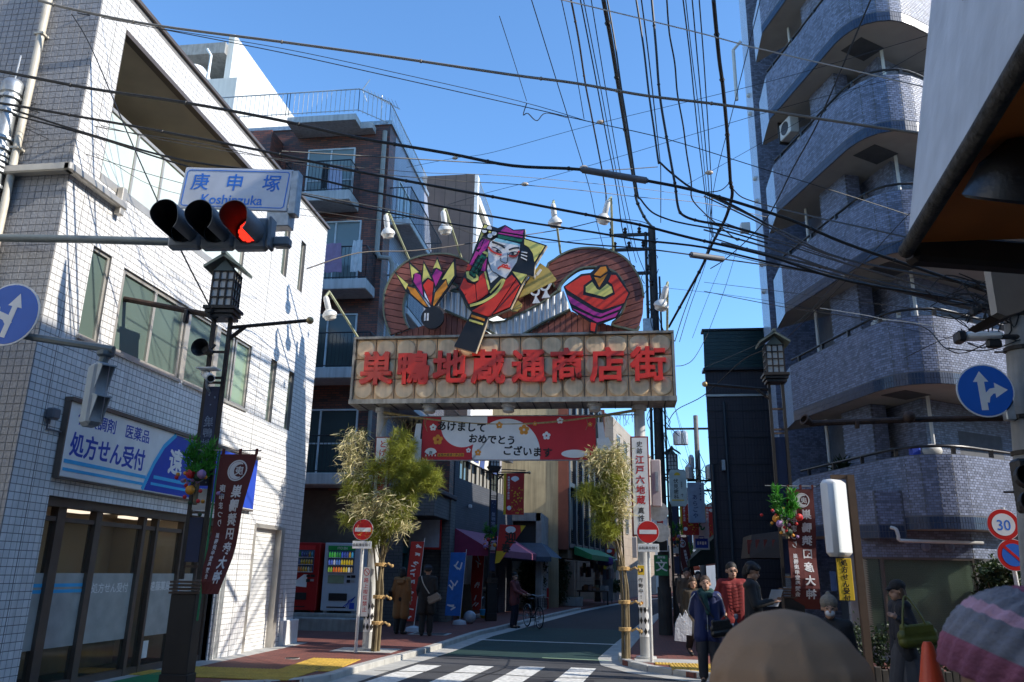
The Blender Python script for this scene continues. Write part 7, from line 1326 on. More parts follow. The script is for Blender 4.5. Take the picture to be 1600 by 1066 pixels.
# ================================================================ PINK AWNING SHOP
slate=brickmat('slate_blue_brick',(.06,.068,.085),(.075,.08,.095),(.035,.038,.045),.35,.08,'S',.006,.7,.3)
t=thing('pink_awning_shop','two storey slate brick shop with pink awning and laundry balcony','building',(-5.5,31,0))
def fx(y):return-5.62+(y-27.3)*.115 # frontage follows the bend of the street
mb=MB();P0,P1=(fx(27.35),27.35),(fx(35.6),35.6)
def fwall(mb,y0,y1,z0,z1,back=.3):a=(fx(y0),y0);b=(fx(y1),y1);mb.add([(a[0],a[1],z0),(b[0],b[1],z0),(b[0],b[1],z1),(a[0],a[1],z1),(a[0]-back,a[1],z0),(b[0]-back,b[1],z0),(b[0]-back,b[1],z1),(a[0]-back,a[1],z1)],[(0,1,2,3),(4,7,6,5),(0,4,5,1),(3,2,6,7),(0,3,7,4),(1,5,6,2)])
fwall(mb,27.35,35.6,2.95,4.85);fwall(mb,27.35,27.7,0,2.95);fwall(mb,33.5,35.6,0,2.95);fwall(mb,27.35,35.6,6.4,6.9);fwall(mb,27.35,27.8,4.85,6.4);part('brick_wall',mb,slate,t)
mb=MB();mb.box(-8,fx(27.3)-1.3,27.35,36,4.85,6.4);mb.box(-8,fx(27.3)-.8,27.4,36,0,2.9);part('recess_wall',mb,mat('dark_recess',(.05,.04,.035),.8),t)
for i in range(7):a=28.0+i*1.08;T=FR((fx(a)-.4,a,0),(.115,1,0));window(t,T,0,1.0,4.85,5.75,darkmetal,(glass('pale_shoji',(.3,.29,.26),.5)if i in(2,3,4,6)else dglass),2,.02,.04)
aw_m=mat('pink_awning_cloth',(.28,.085,.15),.8,0,.08,3);mb=MB()
for k in range(8):
 a,b=27.5+k*1.0,27.5+(k+1)*1.0-.01;xo=1.15;sl0,sl1=(1 if k==0 else 0),0
 mb.add([(fx(a)+.02,a,3.1),(fx(b)+.02,b,3.1),(fx(b)+xo,b,2.45),(fx(a)+xo,a+(.35 if k==0 else 0),2.45),(fx(b)+xo,b,2.2),(fx(a)+xo,a+(.35 if k==0 else 0),2.2)],[(0,3,2,1),(3,5,4,2)])
part('awning',mb,aw_m,t);mb=MB();mb.add([(fx(27.5)+.02,27.5,3.1),(fx(27.5)+1.15,27.85,2.45),(fx(27.5)+1.15,27.85,2.2),(fx(27.5)+.02,27.5,2.2)],[(0,3,2,1)]);part('awning_end',mb,mat('dark_pink_cloth',(.22,.02,.06),.8),t)
mb=MB();mb.bbox(fx(29)+.02,fx(29)+.14,28.9,29.05,3.9,4.02,.02);part('wall_lamp',mb,white,t)
for i,(y,c)in enumerate(((30.2,(.04,.07,.22)),(31.0,(.05,.09,.25)),(32.2,(.12,.13,.18)),(33.0,(.05,.08,.22)),(33.6,(.3,.3,.33)))):cloth('laundry_cloth',fx(y)-.1,y,5.7-.1*(i%2),6.35,.55,mat('laundry_%d'%i,c,.9),['dark blue cloth, first on the laundry line above the pink awning','dark blue cloth, second on the laundry line above the pink awning','grey cloth on the laundry line above the pink awning','navy cloth near the lamp post on the laundry line','pale cloth at the far end of the laundry line'][i],ax=(.115,1,0))
# ================================================================ CONCRETE FRAMED SHOP with blue awning
t=thing('concrete_frame_shop','low concrete framed shop with blue grey awning before the cream wall','building',(-4.2,37.5,0))
mb=MB();a=fx(35.65);mb.box(-8,-3.45,36,36.3,3.9,4.25);mb.box(-3.65,-3.4,36,39.6,0,4.25);mb.box(-8,-3.66,36.3,39.6,4.0,4.25);mb.box(-4.9,-4.7,35.8,36.2,0,3.9);mb.box(-8,-4.3,38,39.6,0,4.0);part('frame',mb,conc,t)
mb=MB();mb.add([(-4.8,36.0,2.95),(-3.4,36.0,2.95),(-2.9,35.3,2.35),(-4.6,35.2,2.35),(-2.9,35.3,2.15),(-4.6,35.2,2.15)],[(0,3,2,1),(3,5,4,2)]);mb.add([(-3.4,36.0,2.95),(-3.4,39,2.95),(-2.7,39,2.35),(-2.9,35.3,2.35)],[(0,3,2,1)]);part('awning',mb,mat('slate_blue_awning',(.05,.075,.11),.8),t)
mb=MB();mb.box(-4.7,-3.66,36.5,36.55,2.95,3.9);part('dark_opening',mb,black,t)
# ================================================================ CREAM WALL BUILDING with louvred street face
cream=mat('stained_cream_wall',(.40,.34,.22),.85,0,.25,.7,.2,20,streak=.35);redbr=mat('red_brown_frame_wall',(.17,.05,.03),.7,0,.12,3)
t=thing('cream_louvre_building','stained cream walled building with red brown framed louvres over the street','building',(-3,42,0))
mb=MB();mb.box(-9,-2.95,40,40.3,0,11.6);part('side_wall',mb,cream,t);mb=MB();mb.box(-2.95,-2.45,39.9,40.35,2.8,11.7);mb.box(-9,-2.72,40.3,52,2.8,11.5)
mb.add([(-2.45,40.3,2.8),(-.95,50.3,2.8),(-.95,50.3,11.5),(-2.45,40.3,11.5)],[(0,1,2,3)])if False else None
mb.box(-1.2,-.75,49.9,50.5,2.8,11.7);part('frame_wall',mb,redbr,t)
D=V((1.55,9.7,0)).normalized();TL=FR((-2.5,40.3,0),D);LW=9.75;mb=MB(TL);nb=6
for i in range(nb+1):u=LW*i/nb;mb.box(u-.14,u+.14,2.9,11.4,-.5,.12)
for z in(2.9,5.9,8.7,11.3):mb.box(0,LW,z,z+.22,-.5,.08)
part('dark_frame',mb,mat('blue_black_frame',(.03,.04,.055),.5),t)
for i in range(nb):
 for z in(3.12,6.12,8.92):
  u=LW*i/nb+.14;w_=LW/nb-.28;k=(i+int(z))%3
  if k==0:window(t,TL,u,u+w_,z+.7,z+2.3,alu,glass('pale_lit_glass',(.3,.28,.22),.3),2,.1,.05)
  mb=MB(TL);zz=z
  while zz<z+(2.5 if k else.7):mb.add([(u,zz,-.15),(u+w_,zz,-.15),(u+w_,zz+.09,-.06),(u,zz+.09,-.06)],[(0,1,2,3)]);zz+=.1
  part('louvre',mb,mat('grey_louvre',(.33,.34,.35),.5),t,kind='stuff')
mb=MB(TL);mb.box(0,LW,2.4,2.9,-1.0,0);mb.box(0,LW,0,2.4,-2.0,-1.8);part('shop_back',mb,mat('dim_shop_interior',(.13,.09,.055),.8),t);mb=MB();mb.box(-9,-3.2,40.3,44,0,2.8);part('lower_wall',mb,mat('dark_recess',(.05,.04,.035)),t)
mb=MB(TL);mb.add([(1.0,3.0,.1),(LW-1.5,3.0,.1),(LW-1.5,2.6,1.0),(1.0,2.6,1.0),(LW-1.5,2.35,1.0),(1.0,2.35,1.0)],[(0,3,2,1),(3,5,4,2)]);mb.add([(1.0,3.0,.1),(1.0,2.6,1.0),(1.0,2.35,1.0),(1.0,2.6,.1)],[(0,1,2,3)]);part('awning',mb,mat('green_awning_cloth',(.03,.2,.06),.7),t)
# ================================================================ BEIGE TOWER further down and closing blocks
beigew=brickmat('beige_panel_wall',(.32,.26,.20),(.30,.245,.19),(.2,.16,.13),1.2,.6,'S',.012,.75,.3,0)
t=thing('beige_apartment_block','tall beige panelled block with sunlit street face behind the right pine','building',(-2,58,0));mb=MB();mb.add([(-10,55,0),(-.24,55,0),(-.24,55,12.2),(-1.4,55,12.9),(-10,55,12.9)],[(0,1,2,3,4)]);mb.add([(-.24,55,0),(3.2,75,0),(3.2,75,12.2),(-.24,55,12.2)],[(0,1,2,3)]);mb.add([(-10,55,12.9),(-1.4,55,12.9),(-.24,55,12.2),(3.2,75,12.2),(-10,75,12.9)],[(0,1,2,3,4)]);part('wall',mb,beigew,t)
Tb=FR((0,55,0))
for x,z in((-1.5,11.6),(-1.2,11.6),(-1.45,8.6),(-1.1,8.6),(-1.4,5.6),(-1.05,5.6)):window(t,Tb,x,x+.2,z,z+.22,white,curt,1,-.03,.03)
D2=V((3.44,20,0)).normalized();Tb2=FR((-.24,55,0),D2)
for i in range(6):
 for z in(4.5,7.2,9.9):window(t,Tb2,1.2+i*3,2.4+i*3,z,z+1.3,alu,dglass,2,-.03,.05)
def far_block(x0,x1,y,d,h,m,label,side=1,rows=3):
 t=thing('shop_house',label,'building',((x0+x1)/2,y,0));mb=MB();mb.box(x0,x1,y,y+d,0,h);part('wall',mb,m,t);mb=MB();mb.box(x0-.1,x1+.1,y-.1,y+d+.1,h,h+.25);part('roof',mb,darkmetal,t)
 T=FR((x1,y,0),(0,1,0))if side>0 else FR((x0,y+d,0),(0,-1,0));n=max(1,int(d/3));k=0
 for i in range(n):
  for z in np.arange(3.4,h-1.5,2.8):window(t,T,i*3+.6,i*3+2.3,z,z+1.4,alu,dglass,2,-.03,.06)
 Tf=FR((x0,y,0));wd=x1-x0
 for z in np.arange(3.4,h-1.5,2.8):window(t,Tf,wd*.3,wd*.7,z,z+1.4,alu,dglass,2,-.03,.06)
 mb=MB(T);mb.add([(0,3.0,.05),(d,3.0,.05),(d,2.5,1.0),(0,2.5,1.0),(d,2.3,1.0),(0,2.3,1.0)],[(0,3,2,1),(3,5,4,2)]);part('awning',mb,mat('awning_%d'%(int(y)%3),((.04,.08,.15),(.2,.03,.03),(.1,.09,.06))[int(y)%3],.8),t)
far_block(-3,3.6,76,10,8.5,whitep,'white shop house on the left beyond the beige block');far_block(0,7.6,88,12,7.5,beigew,'low beige shop house where the street bends away')
far_block(5.05,10,33.2,10,10.4,mat('brown_render',(.12,.09,.07)),'brown shop house on the right behind the purple building',-1);far_block(6.5,12,43.3,11,9.8,mat('grey_render',(.2,.2,.2),.8),'grey shop house on the right by the far utility pole',-1);far_block(8.6,14,55,10,7.2,whitep,'white shop house on the right in the far street',-1);far_block(11.5,18,67,12,7,brick,'red brick shop house on the right in the far street',-1)
t=thing('gabled_house','far grey roofed house closing the end of the street','building',(12,108,0));mb=MB();mb.box(5,24,106,116,0,7);part('wall',mb,whitep,t);mb=MB();mb.add([(5,105.5,7),(24,105.5,7),(24,116,7),(5,116,7),(14,105.5,12),(14,116,12)],[(0,1,4),(3,5,2),(0,4,5,3),(1,2,5,4)]);part('roof',mb,mat('grey_tile_roof',(.16,.17,.18),.7),t)
mb=MB()
for x,y,w,h in((-60,140,50,12),(-8,150,30,14),(40,130,40,13),(70,90,30,12),(-50,60,25,14),(34,50,14,10),(25,20,16,9),(-34,-30,40,17),(10,-28,46,19),(-26,-9,22,14),(40,22,44,14)):mb.box(x-w/2,x+w/2,y,y+16,0,h)
struct('distant_buildings',mb,whitep)
t=thing('dark_shop_awning','dark green drooping shop awning low on the right of the far street','awning',(3.3,34,2));mb=MB();mb.add([(4.05,33.2,3.4),(4.05,36.5,3.4),(2.75,36.5,2.25),(2.75,33.2,2.25),(2.75,33.2,2.0),(2.75,36.5,2.0),(4.05,33.2,2.2)],[(0,1,2,3),(3,2,5,4),(0,3,4,6)]);part('cover',mb,mat('dark_green_cloth',(.012,.025,.018),.85),t);mb=MB();mb.cyl((2.85,33.3,PZ),(2.85,33.3,2.2),.03);mb.cyl((4.0,33.2,PZ),(4.0,33.2,3.4),.03);part('post',mb,darkmetal,t)
# ================================================================ STREET CLUTTER
def cone(x,y,z,label,h=.7):
 t=thing('traffic_cone',label,'traffic cone',(x,y,z));om=mat('cone_orange',(.6,.06,.015),.45,0,.08);mb=MB();k=h/.7;mb.lathe([(.15*k,.03),(.145*k,.05),(.03*k,.68*k),(.02*k,.7*k),(0,.7*k)],(x,y,z),18);part('body',mb,om,t,True);mb=MB();mb.bbox(x-.19*k,x+.19*k,y-.19*k,y+.19*k,z,z+.03,.01);part('base',mb,om,t)
cone(-3.75,43.0,PZ,'orange cone by the dark hedge before the green awning',1.3);cone(-4.35,38.6,PZ,'orange cone beside the red chairs, left of the other far cone',.9);cone(1.70,5.0,.6,'large orange cone between the two heads in the foreground',.72)
mb=MB();mb.bbox(1.5,1.95,4.8,5.25,0,.6,.02);solo('barrier_block',mb,conc,'concrete block that carries the foreground orange cone','block')
def conifer(x,y,h,r,label):bush([(x,y,h*.55,r,r,h*.42,700),(x,y,h*.25,r*.9,r*.9,h*.2,200)],label,'potted_tree',.13,5)
conifer(-3.9,37.2,3.0,.6,'dark round evergreen before the blue grey awning');conifer(-3.2,41.2,3.1,.75,'dark evergreen between concrete shop and green awning')
t=thing('planter_box','low concrete planter under the dark evergreen by the green awning','planter',(-2.7,42.4,PZ));mb=MB();mb.bbox(-3.7,-1.9,42,43,PZ,.55,.02);part('trough',mb,conc,t);mb=MB();mb.box(-3.6,-2.0,42.1,42.9,.54,.56);part('soil',mb,trunkm,t)
for k in(0,1):t=thing('red_chair',['red chair by the concrete pillar, nearer one','red chair by the concrete pillar, farther one'][k],'chair',(-4.0+.5*k,38.2+.4*k,PZ));x,y=-4.0+.5*k,38.2+.4*k;mb=MB();mb.bbox(x-.2,x+.2,y-.2,y+.2,.52,.57,.01);part('seat',mb,print_red,t);mb=MB();mb.bbox(x-.2,x+.2,y+.17,y+.21,.6,1.0,.01);part('backrest',mb,print_red,t);[part('leg',MB().cyl((x+a,y+b,PZ),(x+a,y+b,.52),.018),print_red,t)for a in(-.17,.17)for b in(-.17,.17)]
t=thing('goods_stand','street stall with hanging clothes and small goods under the green awning','stall',(-1.5,45,PZ));gm_=[mat('goods_%d'%i,c,.8)for i,c in enumerate(((.3,.22,.2),(.35,.33,.32),(.12,.06,.06),(.1,.1,.14),(.3,.15,.08),(.2,.2,.12)))]
mb=MB();mb.bbox(-2.3,-.6,44.6,45.8,.75,.82,.01);part('table',mb,mat('worn_brown_wood',(.09,.055,.035)),t)
for a in(-2.2,-.7):part('leg',MB().box(a,a+.08,44.7,44.78,PZ,.75),darkmetal,t)
for i in range(26):x,y=-2.2+1.5*rng.random(),44.7+rng.random();h=.08+.25*rng.random();mb=MB();mb.bbox(x,x+.1+.15*rng.random(),y,y+.15,.822,.822+h,.01);part('goods',mb,gm_[i%6],t)
for i in range(16):x,y=-2.2+.14*i,46.2+.25*(i%3);z=1.3+.7*rng.random();mb=MB();mb.bbox(x,x+.2,y,y+.06,z,z+.55,.02);part('hanging_cloth',mb,gm_[(i*5)%6],t)
mb=MB();mb.cyl((-2.4,46.4,2.45),(.3,46.4,2.45),.02);mb.cyl((-2.4,46.4,PZ),(-2.4,46.4,2.45),.02);mb.cyl((.2,46.4,PZ),(.2,46.4,2.45),.02);part('hanging_rail',mb,steel,t)
mb=MB();mb.bbox(-1.2,-.35,45.9,46.5,2.15,2.6,.1);solo('purple_canopy',mb,mat('purple_cloth',(.1,.06,.22),.8),'small purple cloth canopy over the clothes stall','canopy')
t=thing('menu_board','standing pale menu board by the far lamp post','board',(-.8,48,PZ));mb=MB(FR((-1.0,48,0)));mb.bbox(0,.6,PZ+.1,1.5,-.04,0,.01);part('panel',mb,mat('dim_menu',(.22,.23,.24),.6),t);part('leg',MB().box(-.95,-.9,48,48.3,PZ,.3),darkmetal,t);part('leg',MB().box(-.5,-.45,48,48.3,PZ,.3),darkmetal,t)
t=thing('street_sign_board','grey projecting board near the seated people down the street','sign',(.2,62,2));mb=MB();mb.bbox(-.2,1.3,62,62.15,2.9,4.4,.02);part('board',mb,mat('grey_board',(.2,.21,.24),.6),t);part('post',MB().cyl((-.3,62.1,PZ),(-.3,62.1,4.4),.05),darkmetal,t)
nobori(1.5,66,3.3,.8,mat('blue_cloth',(.03,.16,.5)),'distant blue banner in the sun beyond the right pine bundle',3,print_white,.1)
t=thing('planter_pot','round pot with small shrub on the far left pavement','plant pot',(-.3,55,PZ));mb=MB();mb.lathe([(.22,0),(.3,.45),(.26,.45),(0,.4)],(-.3,54,PZ),14);part('pot',mb,conc,t);P=blobpts([(-.3,54,.95,.5,.4,.45,200)]);d=unit(rng.normal(size=(1000,3)));v,f=blades(np.repeat(P,5,0),d,.1+.1*rng.random(1000),.05);npmesh('foliage',v,f,bushl,t,'stuff')
# bicycle
def bicycle(x,y,rz,label,s=1.0):
 t=thing('bicycle',label,'bicycle',(x,y,0.01),rz,local=True);fm_=mat('bike_dark_frame',(.05,.055,.06),.35,.5);rub=mat('rubber',(.012,.012,.012),.8)
 for wx in(-.52,.52):
  mb=MB();mb.tube([(wx+.32*math.cos(R(a)),0,.33+.32*math.sin(R(a)))for a in range(0,361,12)],.018,6);w_=part('wheel',mb,rub,t,True);mb=MB();mb.tube([(wx+.295*math.cos(R(a)),0,.33+.295*math.sin(R(a)))for a in range(0,361,12)],.008,4)
  for a in range(0,360,20):mb.cyl((wx,.015 if a%40 else-.015,.33),(wx+.29*math.cos(R(a)),0,.33+.29*math.sin(R(a))),.002,n=3)
  mb.cyl((wx,-.04,.33),(wx,.04,.33),.022);part('rim',mb,steel,w_)
 mb=MB();mb.tube([(.40,0,.80),(.44,0,.62),(-.08,0,.30),(-.20,0,.78)],.018);mb.tube([(-.08,0,.3),(-.52,.05,.33),(-.17,.02,.66)],.011);mb.tube([(.38,0,.92),(.44,0,.62),(.52,.05,.33)],.015);mb.tube([(-.1,.08,.25),(-.15,.1,.02)],.01);part('frame',mb,fm_,t,True)
 mb=MB();mb.bbox(-.34,-.08,-.08,.08,.83,.89,.03);part('saddle',mb,black,t);mb=MB();mb.tube([(.26,-.29,.97),(.38,-.2,1.0),(.39,0,.95),(.38,.2,1.0),(.26,.29,.97)],.013);part('handlebar',mb,steel,t,True)
 mb=MB()
 for i in range(7):
  u=i/6;mb.box(.46+.3*u-.004,.46+.3*u+.004,-.17,-.165,.62,.9);mb.box(.46+.3*u-.004,.46+.3*u+.004,.165,.17,.62,.9);mb.box(.46,.464,-.17+.34*u-.004,-.17+.34*u+.004,.62,.9);mb.box(.756,.76,-.17+.34*u-.004,-.17+.34*u+.004,.62,.9);z=.62+.28*u;mb.box(.46,.76,-.172,-.168,z-.004,z+.004);mb.box(.46,.76,.168,.172,z-.004,z+.004);mb.box(.757,.761,-.17,.17,z-.004,z+.004)
 mb.box(.46,.76,-.17,.17,.615,.62);part('basket',mb,black,t);mb=MB();mb.tube([(-.2+-.32-.36*math.cos(R(a)),0,.33+.36*math.sin(R(a)))for a in range(20,150,12)],.02,5);part('mudguard',mb,steel,t);mb=MB();mb.cyl((-.08,-.08,.3),(-.08,.08,.3),.03);mb.bbox(-.04,.06,.1,.18,.16,.18,.004);mb.bbox(-.22,-.12,-.18,-.1,.42,.44,.004);part('pedal',mb,black,t);return t
bicycle(-2.75,26.5,R(-62),'dark bicycle with front basket held by the man in the red jacket at the kerb');b2=bicycle(-4.9,30.8,R(80),'dark bicycle parked in the shade under the pink awning');b2.location.z=PZ
# ================================================================ PEOPLE
skin=mat('skin',(.42,.24,.16),.55,0,.06,8,.05);hairb=mat('black_hair',(.010,.008,.007),.6,0,.2,30,.4,90);hairbr=mat('brown_hair',(.07,.04,.022),.65,0,.2,30,.4,90);shoe=mat('dark_shoe',(.018,.015,.013),.6)
def caps(cs,voxel,it=4):
 """tapered capsules fused into one smooth continuous surface"""
 mb=MB()
 for c in cs:
  p0,p1,r0=V(c[0]),V(c[1]),c[2];r1=c[3]if len(c)>3 else r0;sc=c[4]if len(c)>4 else None
  if(p1-p0).length>1e-4:mb.cyl(p0,p1,r0,r1,12)
  mb.ball(p0,r0 if not sc else(r0*sc[0],r0*sc[1],r0*sc[2]),12,8);mb.ball(p1,r1 if not sc else(r1*sc[0],r1*sc[1],r1*sc[2]),12,8)
 me=mb.mesh('tmp');o=bpy.data.objects.new('tmp',me);COL.objects.link(o);md=o.modifiers.new('r','REMESH');md.mode='VOXEL';md.voxel_size=voxel;s_=o.modifiers.new('s','SMOOTH');s_.factor=.5;s_.iterations=it
 dg=bpy.context.evaluated_depsgraph_get();out=bpy.data.meshes.new_from_object(o.evaluated_get(dg));bpy.data.objects.remove(o);bpy.data.meshes.remove(me);out.polygons.foreach_set('use_smooth',[True]*len(out.polygons));return out
def mpart(name,me,m,parent,label=None):
 me.materials.clear();mats_on(me,m);me.name=name;o=bpy.data.objects.new(name,me);COL.objects.link(o);o.parent=parent;OFF[o.name]=OFF[parent.name];_tag(o,label,None,None,None);return o
def lerp(a,b,t):return tuple(V(a).lerp(V(b),t))
def person(label,x,y,rz,h,jm,tm,hair=hairb,z=PZ,pose=None,coat=.78,hairstyle='short',head_turn=(0,0),collar=None,face=True,slim=1.0,skirt=None,hood=None,legs=True):
 t=thing('person',label,'person',(x,y,z),rz,local=True);k=h/1.7
 J=dict(hipL=(.09,0,.9),hipR=(-.09,0,.9),kneeL=(.1,-.02,.49),kneeR=(-.1,-.02,.49),ankL=(.1,.03,.09),ankR=(-.1,.03,.09),toeL=(.115,-.13,.04),toeR=(-.115,-.13,.04),shL=(.175,.01,1.4),shR=(-.175,.01,1.4),elL=(.235,.04,1.13),elR=(-.235,.04,1.13),wrL=(.23,-.04,.89),wrR=(-.23,-.04,.89),neck=(0,.02,1.45),head=(0,-.01,1.59),chest=(0,.0,1.25),waist=(0,.0,1.03))
 J.update(pose or{});J={a:tuple(c*k for c in b)for a,b in J.items()};s=k
 hd=V(J['head']);yaw,tilt=head_turn;Rh=Matrix.Rotation(R(yaw),3,'Z')@Matrix.Rotation(R(tilt),3,'X')
 def H(u,v,w):return tuple(hd+Rh@V((u,v,w))*s)
 body=[(J['neck'],H(0,.01,-.06),.052*s,.05*s),(J['shL'],J['shR'],.06*s),(lerp(J['chest'],J['shL'],.35),lerp(J['waist'],J['hipL'],.3),.07*s),(lerp(J['chest'],J['shR'],.35),lerp(J['waist'],J['hipR'],.3),.07*s),(J['chest'],J['neck'],.06*s,.05*s)]
 for q in 'LR':body+=[(J['sh'+q],J['el'+q],.047*s,.038*s),(J['el'+q],J['wr'+q],.037*s,.026*s)]+([(J['hip'+q],J['knee'+q],.08*s,.055*s),(J['knee'+q],J['ank'+q],.052*s,.036*s),(J['ank'+q],J['toe'+q],.036*s,.03*s)]if legs else[])
 body+=[(H(0,.015,.03),H(0,.01,.035),.088*s,.088*s,(.88,1.02,1.08)),(H(0,-.03,-.045),H(0,-.045,-.07),.062*s,.045*s),(H(0,-.085,.0),H(0,-.10,-.022),.013*s,.017*s),(H(.085,.015,-.01),H(.085,.02,.02),.014*s),(H(-.085,.015,-.01),H(-.085,.02,.02),.014*s),(H(0,-.085,-.05),H(0,-.087,-.052),.018*s,.018*s,(1.5,.7,.6)),(H(.03,-.075,.02),H(-.03,-.075,.02),.02*s)]
 for q,sg in(('L',1),('R',-1)):
  w=V(J['wr'+q]);d=(w-V(J['el'+q])).normalized();sd_=d.cross(V((0,1,0)));sd_=V((1,0,0))if sd_.length<.3 else sd_.normalized();nn=d.cross(sd_)
  body.append((w,w+d*.07*s,.026*s,.034*s,(1,1,1)))
  for i,L in enumerate((.058,.07,.066,.05)):b0=w+d*.08*s+nn*(i-1.5)*.018*s;b1=b0+d*L*.55*s+sd_*.006*s*sg;body+=[(b0,b1,.0105*s,.0095*s),(b1,b1+(d*.8-V((0,.5,0))).normalized()*L*.45*s,.0095*s,.008*s)]
  b0=w+d*.03*s-nn*.028*s;body.append((b0,b0+(d*.75-nn*.65).normalized()*.055*s,.013*s,.010*s))
 mpart('body',caps(body,.0085,3),skin,t)
 fr=.13*slim;tor=[]
 for sx in(-1,1):tor+=[((sx*.10*slim*s+J['shL'][0]*0+J['chest'][0],J['chest'][1],1.36*s if not pose or 'chest' not in pose else J['chest'][2]+.1*s),(sx*.095*slim*s+J['waist'][0],J['waist'][1]+.0,J['waist'][2]),.105*s,.12*s),((sx*.095*slim*s+J['waist'][0],J['waist'][1],J['waist'][2]),(sx*.105*slim*s+(J['hipL'][0]+J['hipR'][0])/2,(J['hipL'][1]+J['hipR'][1])/2,(coat)*s if coat<J['hipL'][2]/s else J['hipL'][2]),.12*s,.135*s)]
 tor+=[(lerp(J['chest'],J['neck'],.3),J['waist'],.115*s,.125*s),(J['shL'],J['shR'],.085*s),(J['neck'],lerp(J['neck'],J['chest'],.4),.075*s,.10*s)]
 for q in 'LR':tor+=[(J['sh'+q],J['el'+q],.072*s,.06*s),(J['el'+q],J['wr'+q],.058*s,.044*s)]
 me=caps(tor,.012,3);top=J['neck'][2]+.045*s;me2=me
 mpart('jacket',me2,jm,t)
 if skirt:mb=MB();mb.lathe([(.14*s,.95*s),(.2*s,.8*s),(.25*s,.55*s),(.32*s,.24*s),(.29*s,.22*s)],(0,.02,0),32);mb.v=[(p[0]*(1+.05*math.sin(9*math.atan2(p[1],p[0]))),p[1]*(.8+.05*math.sin(9*math.atan2(p[1],p[0]))),p[2])for p in mb.v];part('skirt',mb,skirt,t,True)
 if legs:
  tr=[]
  for q in 'LR':tr+=[(J['hip'+q],J['knee'+q],.115*s,.092*s),(J['knee'+q],lerp(J['knee'+q],J['ank'+q],.9),.092*s,.08*s)]
  tr.append((J['hipL'],J['hipR'],.11*s));mpart('trousers',caps(tr,.012,3),tm,t)
  for q in 'LR':a_=V(J['ank'+q]);b_=V(J['toe'+q]);mpart('shoe',caps([(tuple(a_+V((0,.02,-.03))*s),tuple(a_+V((0,-.03,-.02))*s),.05*s,.05*s),(tuple(a_+V((0,0,-.045))*s),tuple(b_),.042*s,.04*s)],.01,3),shoe,t)
 if hairstyle:
  hc=[(H(0,.03,.06),H(0,.022,.066),.095*s,.094*s,(.94,1.02,.98))]
  if hairstyle in('bob','long'):hc+=[(H(.07,.04,.03),H(.075,.045,-.07),.04*s),(H(-.07,.04,.03),H(-.075,.045,-.07),.04*s),(H(0,.08,0),H(0,.08,-.08),.06*s)]
  if hairstyle=='shaggy':hc+=[(H(.05,-.04,.09),H(.06,-.07,.06),.035*s),(H(-.05,-.04,.09),H(-.06,-.07,.06),.035*s),(H(0,-.05,.1),H(0,-.08,.075),.035*s),(H(.08,.04,.03),H(.08,.045,-.02),.03*s),(H(-.08,.04,.03),H(-.08,.045,-.02),.03*s),(H(0,.09,.02),H(0,.09,-.05),.05*s)]
  mpart('hair',caps(hc,.011,2),hair,t)
 if face:
  for sx in(-1,1):mb=MB();mb.ball(H(sx*.033,-.089,.012),(.013*s,.007*s,.006*s),8,5);part('eye',mb,black,t,True);mb=MB();mb.tube([H(sx*.015,-.094,.034),H(sx*.035,-.094,.04),H(sx*.055,-.085,.033)],.0045*s,4);part('eyebrow',mb,hair,t)
  mb=MB();mb.tube([H(-.024,-.093,-.052),H(0,-.101,-.05),H(.024,-.093,-.052)],.005*s,5);part('mouth',mb,mat('lips',(.25,.09,.07),.5),t)
 t['_h']=0;del t['_h'];P=lambda q:V(J[q]);return t,J,H,s
def wpt(t,p):return Matrix.Translation(t.location)@Matrix.Rotation(t.rotation_euler.z,4,'Z')@V(p)
def bag(name,label,cat,T,w,h,d,m,strap=None,sm=None):
 """soft bag as its own thing; T local frame at its centre, strap as world points"""
 b=thing(name,label,cat,tuple(T.to_translation()));me=caps([((-w*.36,-h*.3,0),(w*.36,-h*.3,0),d*.62),((-w*.38,-h*.05,0),(w*.38,-h*.02,0),d*.55),((-w*.36,h*.28,0),(w*.33,h*.3,0),d*.26),((-w*.3,-h*.3,0),(-w*.32,h*.3,0),d*.4),((w*.3,-h*.3,0),(w*.32,h*.3,0),d*.4),((-w*.25,h*.1,d*.3),(w*.2,-h*.25,d*.42),d*.16)],.011,3);me.transform(Matrix.Translation(-T.to_translation())@T);mpart('pouch',me,m,b)
 mb=MB(T);mb.prism([(-w*.4,h*.02),(w*.4,h*.04),(w*.38,h*.34),(-w*.38,h*.34)],d*.5,d*.5+.012);part('flap',mb,m,b)
 if strap:mb=MB();mb.tube(spline(strap,4),.014,5);part('strap',mb,sm or m,b,True)
 return b
blueJ=mat('navy_track_jacket',(.015,.025,.10),.7,0,.12,6,.25,25);greyT=mat('charcoal_trousers',(.035,.035,.042),.8,bump=.2,bscale=20);brownC=mat('dark_brown_coat',(.045,.033,.02),.85,0,.15,5,.3,25);tanC=mat('camel_coat',(.24,.12,.045),.85,0,.1,5,.25,25);blackC=mat('black_coat',(.016,.016,.017),.8,0,.2,5,.3,25);redJ=mat('red_quilted_jacket',(.19,.012,.012),.8,0,.1,6);jean=mat('blue_jeans',(.04,.06,.11),.8,0,.2,6,.2,30);taup=mat('taupe_jacket',(.10,.065,.04),.8,0,.12,5,.2,25);duskyred=mat('dusky_red_jacket',(.17,.045,.045),.8,0,.12,5,.2,25)
